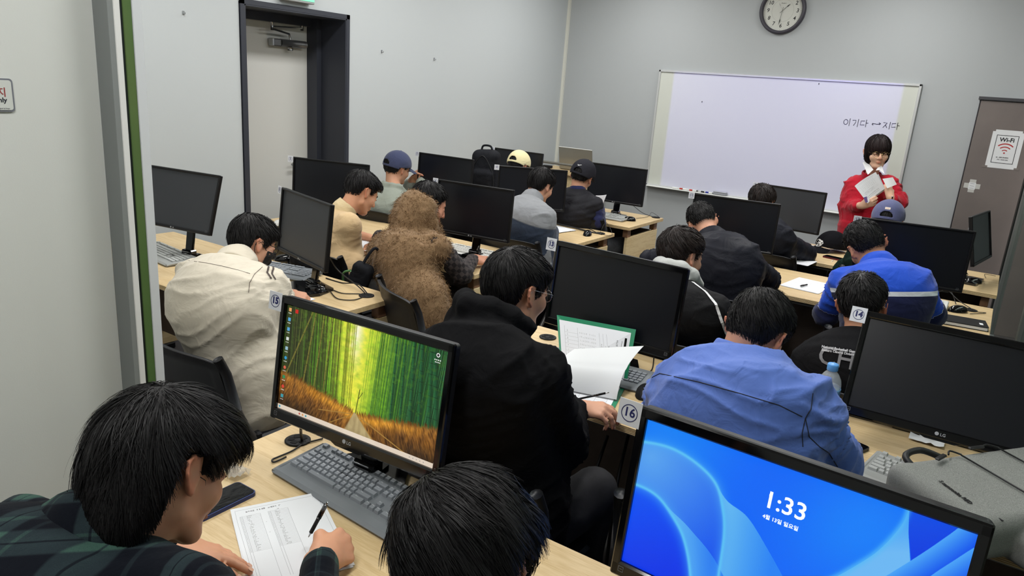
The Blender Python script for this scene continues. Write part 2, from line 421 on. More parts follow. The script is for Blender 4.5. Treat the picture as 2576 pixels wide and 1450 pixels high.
text_mesh('maker_mark', 'Modern', .014, m_blk_ink, ck, Matrix.Translation((0, -.0125, .062)) @ STAND, .0001, 0, shear=.3)

# whiteboard
wa = ony(1657, 178, YF-.02); wb = ony(2322, 208, YF-.02); wc = ony(1627, 466, YF-.02)
WBx0, WBx1 = (wa.x+wc.x)/2, wb.x; WBz1 = (wa.z+wb.z)/2; WBz0 = wc.z; WBw, WBh = WBx1-WBx0, WBz1-WBz0
wbd = empty('whiteboard', ((WBx0+WBx1)/2, YF, (WBz0+WBz1)/2), 0, 'large white enamel whiteboard on the front wall, lit by a lavender projection', 'whiteboard')
MB().box((0, -.012, 0), (WBw-.02, .022, WBh-.02)).build('writing_surface', mat('board_enamel', (202, 205, 197), .28, spec=.4), wbd)
f_ = MB()
f_.box((0, -.018, WBh/2-.011), (WBw, .034, .022), .004); f_.box((0, -.018, -WBh/2+.011), (WBw, .034, .022), .004)
f_.box((-WBw/2+.011, -.018, 0), (.022, .034, WBh), .004); f_.box((WBw/2-.011, -.018, 0), (.022, .034, WBh), .004)
f_.build('frame', mat('board_frame', (196, 198, 198), .35, metal=.3), wbd)
MB().box((0, -.055, -WBh/2+.006), (WBw-.03, .075, .010), .003).build('pen_tray', mat('tray_white', (222, 224, 220), .4), wbd)
def ink(name, strokes, parent, cx, cz, s, y=-.0245, r=.0022):
    b = MB()
    for st in strokes: b.tube([(cx+x*s, y, cz+z*s) for x, z in st], r, 5)
    return b.build(name, m_blk_ink, parent)
tp = ony(2190, 312, YF-.024); tx, tz = tp.x-(WBx0+WBx1)/2, tp.z-(WBz0+WBz1)/2
circ_o = [(.5*math.cos(t)*.8, .5*math.sin(t)) for t in np.linspace(1.6, 8.1, 14)]
def sh(st, dx, dz=0, k=1): return [[(x*k+dx, z*k+dz) for x, z in q] for q in st]
G = sh([circ_o, [(.75, .75), (.72, -.75)]], -4.0) + sh([[(-.4, .45), (.25, .5), (.2, .0), (-.1, -.6)], [(.7, .75), (.65, -.8)]], -2.35) + \
    sh([[(.3, .5), (-.4, .45), (-.45, -.35), (.35, -.3)], [(.6, .75), (.6, -.7)], [(.6, .1), (1.0, .12)]], -.75)
G += [[(.95, .0), (1.4, .12), (1.9, .05), (2.5, .2)], [(1.15, .2), (.95, 0), (1.2, -.2)], [(2.2, .4), (2.55, .2), (2.25, 0)]]
G += sh([[(-.5, .5), (.2, .45), (-.45, -.5)], [(-.1, .1), (.3, -.5)], [(.75, .7), (.7, -.75)]], 3.5) + sh([[(.3, .5), (-.4, .4), (-.4, -.3), (.3, -.2)], [(.6, .7), (.6, -.7)], [(.6, .1), (1.0, .1)]], 5.0)
ink('handwriting', G, wbd, tx-.03, tz, .043)
# markers and eraser on the tray (lie on it: things of their own)
trz = WBz0+.0115; try_ = YF-.055
for px, col, nm in [(1702, (190, 60, 50), 'red'), (1727, (190, 60, 50), 'short red'), (1745, (25, 25, 30), 'black'), (1757, (25, 25, 30), 'second black'), (1768, (40, 50, 150), 'blue'), (1786, (60, 64, 80), 'dark grey')]:
    q = ony(px, 480, try_); t = empty('marker_pen', (q.x, try_, trz+.008), random.uniform(-.1, .1), '%s capped marker pen on the whiteboard tray' % nm, 'marker', 'markers on the tray')
    MB().tube([(-.05, 0, 0), (.03, 0, 0)], .007, 8).build('barrel', m_white, t); MB().tube([(.03, 0, 0), (.062, 0, 0)], .008, 8).build('cap', mat('marker_%s' % nm, col, .4), t)
q = ony(1812, 485, try_); t = empty('board_eraser', (q.x, try_, trz), 0, 'grey felt board eraser on the whiteboard tray', 'eraser')
MB().box((0, 0, .012), (.13, .05, .02), .004).build('felt', mat('felt_grey', (150, 152, 158), .9), t); MB().box((0, 0, .029), (.13, .052, .014), .005).build('grip', mat('grip_grey', (170, 172, 178), .5), t)
for px, py, lab in ((1766, 256, 'tiny dark mark magnet on the left half of the board'), (2060, 211, 'tiny dark mark magnet near the top edge of the board')):
    q = ony(px, py, YF-.026); tag(MB().box((0, 0, 0), (.006, .004, .012), .001).build('magnet', m_mattblk, None, q), lab, 'magnet')
# projector on the ceiling throws the lavender rectangle (masked spot lamp)
PRJ = Vector((-1.9, 3.6, CEIL-.25))
pj = empty('ceiling_projector', (PRJ.x, PRJ.y-.12, CEIL), 0, 'white ceiling projector hanging above the middle of the room', 'projector')
MB().box((0, 0, -.25), (.36, .26, .11), .02).build('casing', m_white, pj); MB().tube([(0, 0, 0), (0, 0, -.2)], .02, 12).build('mount_pole', m_white, pj)
MB().tube([(0, .12, -.25), (0, .135, -.25)], .035, 20).build('lens_ring', m_gloss, pj)
q = [ony(*p, YF-.024) for p in ((1695, 180), (2265, 207), (1662, 470), (2230, 545))]
lx0 = (q[0].x+q[2].x)/2; lx1 = (q[1].x*.7+q[3].x*.3); lz1 = WBz1-.012; lz0 = WBz0+.02
sp = bpy.data.lights.new('projector_beam', 'SPOT'); sp.energy = 250; sp.spot_size = math.radians(75); sp.spot_blend = 0; sp.shadow_soft_size = .012; sp.color = (.26, .20, 1.0)
so = bpy.data.objects.new('projector_beam', sp); C.objects.link(so); so.location = PRJ+Vector((0, .03, 0)); so.rotation_euler = (math.pi/2, 0, 0)
sp.use_nodes = True; nt = sp.node_tree; em = nt.nodes['Emission']
tcn = nt.nodes.new('ShaderNodeTexCoord'); sx = nt.nodes.new('ShaderNodeSeparateXYZ'); nt.links.new(tcn.outputs['Normal'], sx.inputs[0])
def mth(op, a, b=None):
    n_ = nt.nodes.new('ShaderNodeMath'); n_.operation = op
    for i, v in enumerate((a, b)):
        if v is None: continue
        if isinstance(v, (int, float)): n_.inputs[i].default_value = v
        else: nt.links.new(v, n_.inputs[i])
    return n_.outputs[0]
az = mth('ABSOLUTE', sx.outputs['Z']); u_ = mth('DIVIDE', sx.outputs['X'], az); v_ = mth('DIVIDE', sx.outputs['Y'], az)
DD = YF-.024-(PRJ.y+.03)
def rng(v, a, b): return mth('MULTIPLY', mth('GREATER_THAN', v, a), mth('LESS_THAN', v, b))
msk = mth('MULTIPLY', rng(u_, (lx0-PRJ.x)/DD, (lx1-PRJ.x)/DD), rng(v_, (lz0-PRJ.z)/DD, (lz1-PRJ.z)/DD))
nt.links.new(msk, em.inputs['Strength'])

# posters on the brown door
w0 = [ony(*p, YF-.055) for p in ((2498, 322), (2577, 329), (2475, 422), (2563, 432))]
wcx = sum(p.x for p in w0)/4; wcz = sum(p.z for p in w0)/4
PW, PH = .215, .30
wp = empty('wifi_poster', (wcx, YF-.0555, wcz), 0, 'white sheet with a red signal symbol taped to the taupe door', 'poster')
MB().box((0, -.0006, 0), (PW, .001, PH)).build('sheet', m_paper, wp)
fb = MB(); fw, fh = PW*.68, PH*.72
for (cx_, cz_, w_, h_) in ((0, fh/2, fw, .004), (0, -fh/2, fw, .004), (-fw/2, 0, .004, fh+.004), (fw/2, 0, .004, fh+.004)): fb.box((cx_, -.0014, cz_), (w_, .0006, h_))
fb.build('printed_border', m_blk_ink, wp)
text_mesh('lettering', 'Wi-Fi', .044, m_blk_ink, wp, Matrix.Translation((0, -.0015, fh*.34)) @ STAND, .0003, .0012)
text_mesh('small_print', 'ID : 교육 와이파이', .011, m_blk_ink, wp, Matrix.Translation((-.005, -.0015, -fh*.30)) @ STAND, .0002, .0004)
text_mesh('small_print', 'PW : 1234512345', .010, m_blk_ink, wp, Matrix.Translation((0, -.0015, -fh*.38)) @ STAND, .0002, .0003)
ar = MB(); red = mat('print_red', (178, 40, 44), .5)
for R_, th in ((.078, .0085), (.053, .0075), (.028, .0065)):
    a0, a1 = math.radians(47), math.radians(133); pts = []
    for k in range(13): pts.append((R_*math.cos(a0+(a1-a0)*k/12), R_*math.sin(a0+(a1-a0)*k/12)))
    for k in range(12, -1, -1): pts.append(((R_-th)*math.cos(a0+(a1-a0)*k/12), (R_-th)*math.sin(a0+(a1-a0)*k/12)))
    for k in range(12):
        i, j = k, k+1; a_, b_, c_, d_ = pts[i], pts[j], pts[25-j], pts[25-i]
        ar.prism([a_, b_, c_, d_], -.0018, -.001, M=Matrix.Translation((0, 0, -.03)))
ar.prism(circ(.006, 14), -.0018, -.001, M=Matrix.Translation((0, 0, -.028))); ar.build('signal_symbol', red, wp)
tp_ = MB()
for sx_ in (-1, 1):
    for sz_ in (-1, 1): tp_.box((sx_*PW/2, -.0015, sz_*(PH/2-.006)), (.035, .0006, .016))
tp_.build('clear_tape', mat('tape', (128, 120, 116), .2, alpha=1), wp)
q = ony(2445, 468, YF-.055); st = empty('taped_card', q, 0, 'small white card held by crossed tape strips on the taupe door', 'card')
MB().box((0, -.001, 0), (.05, .001, .055)).build('card', m_paper, st)
k = MB(); k.box((0, -.0005, 0), (.115, .0008, .04)); k.box((0, -.0007, 0), (.045, .0008, .105)); k.build('tape_strip', mat('tape_white', (196, 196, 192), .4), st)
dd = MB()
for zz in (-.03, .0, .03): dd.box((0, -.0018, zz*.6), (.03, .0005, .002))
dd.build('small_print', mat('ink_grey', (110, 110, 112), .6), st)
# ================================================================== painted prints and screens
def vnoise(x, y, seed=0):
    """vectorised value noise, -1..1"""
    xi = np.floor(x).astype(np.int64); yi = np.floor(y).astype(np.int64); xf = x-xi; yf = y-yi
    def h(a, b):
        n = (a*374761393+b*668265263+seed*974634777) & 0xffffffff
        n = ((n ^ (n >> 13))*1274126177) & 0xffffffff
        return ((n ^ (n >> 16)) & 0xffff)/32767.5-1
    u = xf*xf*(3-2*xf); v = yf*yf*(3-2*yf)
    return (h(xi, yi)*(1-u)+h(xi+1, yi)*u)*(1-v)+(h(xi, yi+1)*(1-u)+h(xi+1, yi+1)*u)*v
def fbm(x, y, o=4, seed=0):
    s = 0; a = 1; t = 0
    for i in range(o): s = s+a*vnoise(x*2**i, y*2**i, seed+i); t += a; a *= .5
    return s/t
def sstep(a, b, x):
    t = np.clip((x-a)/(b-a), 0, 1); return t*t*(3-2*t)
def mixc(a, b, t): return a*(1-t[..., None])+np.array(b)[None, None]*t[..., None]

def paint_bamboo(w=1040, h=585):
    u, v = np.meshgrid(np.linspace(0, 1, w), np.linspace(1, 0, h))
    cu = .495-.03*v
    dist = np.abs(u-cu)
    glow = np.exp(-(dist/(.06+.13*v))**2)
    base = np.zeros((h, w, 3))
    leaf = fbm(u*38, v*30, 4, 3); leaf2 = fbm(u*90, v*70, 3, 9)
    g = .42+.18*leaf+.14*leaf2
    base[..., 0] = .20+.28*g; base[..., 1] = .36+.42*g; base[..., 2] = .10+.12*g
    left = sstep(.30, .05, u); base = mixc(base, (.20, .24, .13), left*.55)
    rt = sstep(.62, 1, u); base = mixc(base, (.10, .34, .20), rt*.55)
    base = mixc(base, (.55, .86, .10), np.clip(np.exp(-(dist/(.20))**2)*(.45+.4*leaf), 0, 1))
    base = mixc(base, (.98, .95, .30), np.clip(glow*(.85+.35*leaf), 0, 1))
    base = mixc(base, (1, .99, .88), np.clip(np.exp(-((u-.475+.02*leaf)/(.035))**2)*sstep(.45, .95, v)*(.8+.5*leaf), 0, 1))
    rs = np.random.default_rng(5)
    vp = (.51, .22)
    for i in range(330):
        near = i/330
        side = -1 if rs.random() < .5 else 1
        d = .03+.5*rs.random()**(.8)
        x0 = vp[0]+side*d; lean = side*(.02+.12*d*rs.random()) + (.10*d if side < 0 else -.02)*rs.random()
        wd = (.0012+.0085*d*(.35+.65*near))*(.5+rs.random()*.7)
        xc = x0+lean*(v-.2)
        t = (u-xc)/wd; m = np.clip(1-np.abs(t), 0, 1)**.5*(v > .12)
        if side < 0: c0 = np.array([.30, .34, .16])+rs.uniform(-.09, .14)*np.array([1.2, 1.1, .6])
        else: c0 = np.array([.20, .48, .27])+rs.uniform(-.12, .12)*np.array([.8, 1, .8])
        c0 = c0+np.array([.4, .42, -.02])*math.exp(-(d/.13)**2)
        shade = (.72+.42*np.clip(-t*side+.2, -1, 1))
        node = 1-.35*(np.abs(((v*9*(.5+d)+rs.random()) % 1)-.5) < .02)
        col = c0[None, None]*(shade*node)[..., None]
        a = (m*(.55+.4*near))[..., None]
        base = base*(1-a)+col*a; ed = (np.exp(-((np.abs(t)-1)/.35)**2)*(v > .12)*.38*(.4+.6*near))[..., None]; base = base*(1-ed)
    for x0, ln, wd in ((.07, .22, .007), (.72, -.02, .007), (.775, -.03, .008), (.935, -.055, .014), (.83, -.04, .011), (.97, -.09, .016), (.88, -.05, .012), (.24, .03, .006), (.17, .06, .007), (.30, .02, .005)):
        t = (u-(x0+ln*(v-.5)))/wd; m = np.clip(1.2-np.abs(t), 0, 1)[..., None]*(v > .15)[..., None]
        c0 = np.array([.55, .52, .22]) if x0 < .5 else np.array([.13, .38, .22])
        node = 1-.4*(np.abs(((v*11) % 1)-.5) < .03); base = base*(1-m)+(c0[None, None]*((.8-.45*t)*node)[..., None])*m
    lf = sstep(.12, .55, fbm(u*46+9, v*38, 4, 77)+.35*(v-.55)); base = base*(1-.24*lf[..., None])+np.array([.55, .80, .16])*(.24*lf)[..., None]*(.55+.6*np.exp(-(dist/.3)**2))[..., None]
    # dry grass banks
    bank = np.where(u < vp[0], .215+.15*np.clip((vp[0]-u)/.47, 0, 1)**.8, .215+.13*np.clip((u-vp[0])/.5, 0, 1)**.9)
    gn = fbm(u*60, v*12, 4, 21); gs = fbm(u*190+v*40*np.sign(u-.5), v*26, 3, 31)
    m = sstep(bank+.03, bank-.02, v+.035*gs+.02*gn)
    gc = np.stack([.50+.26*gs+.14*gn, .32+.20*gs+.09*gn, .12+.12*gs], -1)
    hl = np.exp(-((v-bank+.05)/.045)**2)*np.exp(-((u-vp[0])/.33)**2); gc += hl[..., None]*np.array([.34, .26, .06])
    gc *= (1-.55*sstep(.24, .02, v)*sstep(.02, .4, np.abs(u-vp[0])))[..., None]
    base = base*(1-m[..., None])+gc*m[..., None]
    # path
    hw = np.clip((.225-v), 0, 1)*.52+.004; pc = vp[0]+(.225-v)*.20
    m = sstep(hw, hw*.8, np.abs(u-pc))*(v < .222)
    pcx = np.stack([.70+.1*gn, .62+.1*gn, .44+.08*gn], -1)*(1.05-.6*np.clip(.2-v, 0, 1))[..., None]
    base = base*(1-m[..., None])+pcx*m[..., None]
    def seg(x0, y0, x1, y1, wd, c):
        nonlocal base
        dx, dy = x1-x0, (y1-y0)*.5625; px_, py_ = u-x0, (v-y0)*.5625
        t = np.clip((px_*dx+py_*dy)/(dx*dx+dy*dy), 0, 1); d_ = np.hypot(px_-t*dx, py_-t*dy)
        m_ = np.clip(1.5-d_/wd, 0, 1)[..., None]; base = base*(1-m_)+np.array(c)[None, None]*m_
    for a in ((.49, .20, .28, .13, .0022), (.49, .19, .36, .05, .002), (.53, .20, .64, .03, .0024), (.535, .20, .84, .03, .0028)):
        seg(*a, (.66, .50, .24))
    seg(.515, .22, .526, .44, .0022, (.25, .28, .08)); seg(.526, .36, .545, .42, .0014, (.25, .28, .08))
    # taskbar and icons
    tb = v < .042; base[tb] = base[tb]*.06+np.array([.93, .87, .80])*.94
    rs = np.random.default_rng(2)
    def disc(cx, cy, r, c, sq=False):
        nonlocal base
        du = (u-cx); dv = (v-cy)*.5625
        m_ = (np.maximum(np.abs(du), np.abs(dv)) < r) if sq else (np.hypot(du, dv) < r)
        base[m_] = c
    ic = [((.9, .65, .4), 1), ((.35, .65, .85), 1), ((.35, .65, .85), 1), ((.85, .88, .86), 1), ((.6, .75, .8), 1), ((.2, .6, .8), 0), ((.85, .4, .3), 0), ((.2, .55, .35), 1), ((.85, .25, .2), 0), ((.25, .6, .65), 1)]
    for k, (c, sq) in enumerate(ic):
        y = .955-k*.092; disc(.022, y, .009, c, sq)
        for q in range(3): disc(.013+q*.008, y-.034, .0022, (.93, .95, .93), True)
    disc(.068, .955, .010, (.8, .15, .12), True); disc(.945, .945, .010, (.96, .96, .96)); disc(.945, .945, .006, (.2, .2, .2))
    for q in range(4): disc(.93+q*.01, .905, .003, (.95, .95, .95), True); disc(.934+q*.008, .885, .0025, (.95, .95, .95), True)
    disc(.013, .02, .006, (.35, .65, .75), True)
    for k, c in enumerate([(.75, .35, .3), (.85, .6, .35), (.25, .6, .65)]): disc(.155+k*.022, .02, .0055, c)
    for k in range(5): disc(.86+k*.02, .02, .0028, (.65, .62, .6))
    return np.clip(base, 0, 1)

def paint_bloom(w=1100, h=619, pose=(-0.186, 1.144, -0.718, -0.04, 0.13), W=.555, H=.335, bz=.017, bb=.030, bt=.021):
    """lock screen: overlapping translucent blue petals, laid out over the tilted screen plane"""
    u, v = np.meshgrid((np.arange(w)+.5)/w, (np.arange(h)+.5)/h)
    x, y, z, yaw, tilt = pose; c = np.array([x, y, z]); r = np.array([math.cos(yaw), math.sin(yaw), 0]); n = np.array([-math.sin(yaw), math.cos(yaw), 0])
    up = np.array([0, 0, math.cos(tilt)])+n*math.sin(tilt); sw, sh = W-2*bz, H-bb-bt
    P = c+((u-.5)*sw)[..., None]*r+((.5-v)*sh+(bb-bt)/2)[..., None]*up
    q = [P@np.array(a) for a in (CR, CD, CF)]; X = W_IMG/2+F_PX*q[0]/q[2]; Y = H_IMG/2+F_PX*q[1]/q[2]
    def curve(pts, n_=10):
        return np.array([(p.x, p.y) for p in bez([(a, b, 0) for a, b in pts], n_)])
    def dist(cv):
        d = np.full(X.shape, 1e9)
        for a, b in zip(cv[:-1], cv[1:]):
            ab = b-a; t = np.clip(((X-a[0])*ab[0]+(Y-a[1])*ab[1])/(ab@ab+1e-9), 0, 1); d = np.minimum(d, np.hypot(X-a[0]-t*ab[0], Y-a[1]-t*ab[1]))
        return d
    def inside(cv):
        m = np.zeros(X.shape, bool); k = len(cv)
        for i in range(k):
            (x0, y0), (x1, y1) = cv[i], cv[(i+1) % k]
            if y0 == y1: continue
            c_ = ((y0 > Y) != (y1 > Y)) & (X < (x1-x0)*(Y-y0)/(y1-y0)+x0); m ^= c_
        return m
    img = np.zeros((h, w, 3)); img[:] = (.055, .40, .99)
    img = mixc(img, (.10, .53, .99), np.exp(-(np.hypot(X-1690, Y-1080)/170)**2)*.9)
    img = mixc(img, (.09, .52, 1.0), np.exp(-((X-2170)/190)**2-((Y-1330)/150)**2)*.9)
    def fill(poly, fn):
        nonlocal img
        m = inside(poly)[..., None]; col = fn(); img = np.where(m, col, img)
    def grad(c0, c1, t): t = np.clip(t, 0, 1)[..., None]; return np.array(c0)*(1-t)+np.array(c1)*t
    arcA = curve([(1560, 1108), (1622, 1112), (1690, 1128), (1752, 1165), (1800, 1215), (1818, 1275), (1822, 1345), (1806, 1470), (1795, 1640)])
    fill(np.vstack([arcA, [(1300, 1640), (1300, 1100)]]), lambda: grad((.36, .66, .96), (.05, .30, .95), np.hypot(X-1640, Y-1150)/330))
    fill(np.vstack([curve([(1800, 1213), (1830, 1260), (1880, 1300), (1925, 1370), (1985, 1480), (2060, 1640)]), arcA[::-1][:45]]), lambda: grad((.42, .76, .97), (.16, .52, .98), (X-1818)/150+(Y-1300)/700))
    arcB = curve([(1540, 1214), (1593, 1217), (1650, 1245), (1690, 1295), (1722, 1360), (1738, 1460), (1740, 1640)])
    fill(np.vstack([arcB, [(1300, 1640), (1300, 1210)]]), lambda: grad((.06, .34, .98), (.02, .22, .93), (Y-1230)/200))
    fill(np.vstack([curve([(1655, 1248), (1690, 1285), (1740, 1335), (1812, 1432), (1900, 1640)]), arcB[::-1][:45]]), lambda: grad((.40, .74, .97), (.12, .45, .97), (X-1700)/110))
    for cv, k in ((arcA, 1.0), (arcB, 1.0)):
        d = dist(cv); img = mixc(img, (.42, .86, .99), np.exp(-(d/4.2)**2)*k); img = mixc(img, (.30, .66, .98), np.exp(-(d/16)**2)*.45)
    edgeR = curve([(2290, 1250), (2283, 1290), (2262, 1330), (2210, 1385), (2150, 1425), (2085, 1460), (1990, 1500)])
    fill(np.vstack([edgeR, [(2100, 1640), (2310, 1640)], curve([(2293, 1450), (2288, 1380), (2286, 1330), (2290, 1250)])]), lambda: grad((.22, .62, .99), (.44, .74, .98), (Y-1280)/110))
    fill(np.array([(2290, 1200), (2286, 1340), (2293, 1420), (2330, 1640), (2700, 1640), (2700, 1200)]), lambda: grad((.05, .32, .92), (.02, .22, .90), (Y-1280)/160))
    s1 = curve([(2470, 1270), (2418, 1322), (2360, 1365), (2300, 1405), (2228, 1450), (2120, 1520)])
    fill(np.vstack([s1, [(2150, 1700), (2700, 1700), (2700, 1250)]]), lambda: grad((.30, .66, .99), (.06, .34, .95), dist(s1)/62))
    s2 = curve([(2520, 1340), (2455, 1375), (2400, 1410), (2340, 1450), (2250, 1520)])
    fill(np.vstack([s2, [(2300, 1700), (2700, 1700), (2700, 1300)]]), lambda: grad((.30, .66, .99), (.06, .34, .95), dist(s2)/60))
    d = dist(edgeR); img = mixc(img, (.34, .74, .99), np.exp(-(d/9)**2)*.7)
    return np.clip(img, 0, 1)

def glyph(img, x, y, s, rs, c=.25, th=1):
    """a tiny blocky Hangul-like cluster of strokes: unreadable small print"""
    k = rs.integers(2, 5)
    for _ in range(k):
        if rs.random() < .5: a = y+int(rs.random()*s); img[a:a+th, x:x+s] = c
        else: a = x+int(rs.random()*s); img[y:y+s, a:a+th] = c
def paint_sheet(kind, w=420, h=594, seed=1):
    rs = np.random.default_rng(seed); img = np.ones((h, w, 3))*np.array([.90, .91, .93])
    L = (.35, .35, .38)
    def hl(y, x0, x1, c=L, t=1): img[y:y+t, x0:x1] = c
    def vl(x, y0, y1, c=L, t=1): img[y0:y1, x:x+t] = c
    def words(x, y, n, s=6, c=.3, gap=2):
        for i in range(n):
            if rs.random() < .85: glyph(img, x+i*(s+gap), y, s, rs, c)
    if kind == 'table':
        m = 26
        hl(m, m, w-m); hl(h-m, m, w-m); vl(m, m, h-m); vl(w-m, m, h-m)
        for i, x in enumerate(range(95, 330, 15)):
            if i % 5 != 4: glyph(img, x, 46, 12, rs, .15, 2)
        words(300, 78, 2, 7)
        for (x0, x1) in ((48, 185), (238, 375)):
            y0 = 92; vl(x0, y0, h-60); vl(x0+17, y0, h-60); vl(x1, y0, h-60)
            for k in range(31):
                y = y0+k*14; hl(min(y, h-61), x0, x1)
                if k < 30: glyph(img, x0+6, y+4, 5, rs, .4); words(x0+45, y+4, rs.integers(2, 5), 7, .3, 2)
        words(205, 200, 1, 6); words(205, 330, 1, 6)
    elif kind == 'form':
        for k, x in enumerate(range(60, 340, 30)):
            vl(x, 40, 150, (.55,)*3); words(x+8, 60, 2, 6, .4)
        hl(40, 40, 380); hl(150, 40, 380)
        for r in range(10):
            for k, x in enumerate(range(60, 340, 30)): words(x+6, 165+r*14, 2, 5, .5)
        for r in range(3): hl(330+r*30, 60, 370); words(70, 340+r*30, 24, 7, .25)
        hl(520, 80, 340, (.1,)*3, 3)
        for i in range(15): glyph(img, 60+i*19, 470, 15, rs, .15, 2)
    elif kind == 'grid':
        for i in range(14): glyph(img, 90+i*17, 26, 11, rs, .2, 2)
        for x in (40, 110, 190, 300, 380): vl(x, 70, 560)
        for y in range(70, 561, 35): hl(y, 40, 381); words(50, y+12, 4, 8, .4); words(120, y+12, rs.integers(3, 7), 7, .35)
    else:
        for r in range(16):
            y = 50+r*32
            words(46, y, rs.integers(10, 34), 8, .3)
        hl(34, 40, 380)
    return img
# ================================================================== desks
DZT = .72
m_wood = wood_mat('maple_laminate', (212, 187, 144), (196, 168, 122))
m_woodp = wood_mat('maple_panel', (226, 204, 160), (208, 182, 134), axis=1)
m_edge = wood_mat('maple_edge', (214, 190, 145), (196, 168, 122))
m_post = mat('oak_block', (150, 112, 84), .5, vary=(30, (132, 96, 70), .3, .7, (1, 1, .2)))
m_modesty = mat('panel_dark_brown', (86, 74, 68), .5, vary=(14, (96, 84, 77), .35, .65, (1, 1, 1)))
m_cable = mat('cable_black', (14, 14, 15), .45)
m_cablew = mat('cable_white', (210, 208, 200), .45)

def make_desk(x0, x1, y0, y1, label):
    """computer desk: laminate top, oak blocks, side panels, modesty panel"""
    w, dp = x1-x0, y1-y0
    t = empty('computer_desk', ((x0+x1)/2, (y0+y1)/2, 0), 0, label, 'desk', 'maple computer desks')
    MB().box((0, 0, DZT-.013), (w, dp-.004, .026), .002).build('desktop', m_wood, t)
    e = MB()
    for k in range(5): e.box((0, -dp/2+.001, DZT-.0035-.005*k), (w-.002, .006, .0036), .0008)
    e.build('edge_band', m_edge, t)
    for sx in (-1, 1):
        for sy in (-1, 1):
            MB().box((sx*(w/2-.055), sy*(dp/2-.075), DZT-.026-.035), (.045, .06, .07), .004).build('support_block', m_post, t)
        MB().box((sx*(w/2-.045), .01, (DZT-.096)/2+.02), (.025, dp-.08, DZT-.096-.04), .002).build('side_panel', m_woodp, t)
        MB().box((sx*(w/2-.045), .0, .02), (.05, dp-.14, .04), .006).build('foot', m_mattblk, t)
    MB().box((0, dp/2-.14, .38), (w-.115, .016, .50), .001).build('modesty_panel', m_modesty, t)
    MB().box((0, -dp/2+.14, DZT-.045), (w-.5, .20, .012), .002).build('tray_rail', mat('rail_grey', (140, 142, 142), .4, metal=.5), t)
    return t
DESKS = dict(
 L1=(-4.12, -2.33, 5.19, 5.86, 'pale maple desk of the front left row, beside the front wall gap'),
 L2=(-4.12, -2.30, 4.25, 4.87, 'pale maple desk, second row on the left'),
 L3=(-4.12, -2.27, 3.10, 3.76, 'pale maple desk, third row on the left, before the charcoal door'),
 L4=(-4.12, -2.27, 1.83, 2.50, 'pale maple desk, rearmost on the left, behind the grey post'),
 R1=(-1.62, .11, 5.16, 5.85, 'pale maple desk of the front right row holding the black cap'),
 R2=(-1.62, .10, 4.10, 4.76, 'pale maple desk, second row on the right, with the black notebook'),
 R3=(-1.56, .50, 1.99, 2.63, 'pale maple desk with the green folder and the grey backpack'),
 R4=(-1.59, .50, .62, 1.32, 'pale maple desk nearest the camera, with the bamboo wallpaper monitor'))
for k, a in DESKS.items(): make_desk(*a)

# ================================================================== monitors
m_panel = mat('screen_off', (17, 19, 25), .32, spec=.45)
m_panel2 = mat('screen_off_sheen_grey', (50, 52, 56), .4, spec=.5)  # paler base grey stands in for room light reflected on these screens
m_bamboo = image_mat('bamboo_wallpaper', paint_bamboo(), emit=1.0, rough=.4)
m_bloom = image_mat('blue_petal_wallpaper', paint_bloom(), emit=1.0, rough=.4)
m_logo = mat('logo_grey', (170, 172, 176), .4)

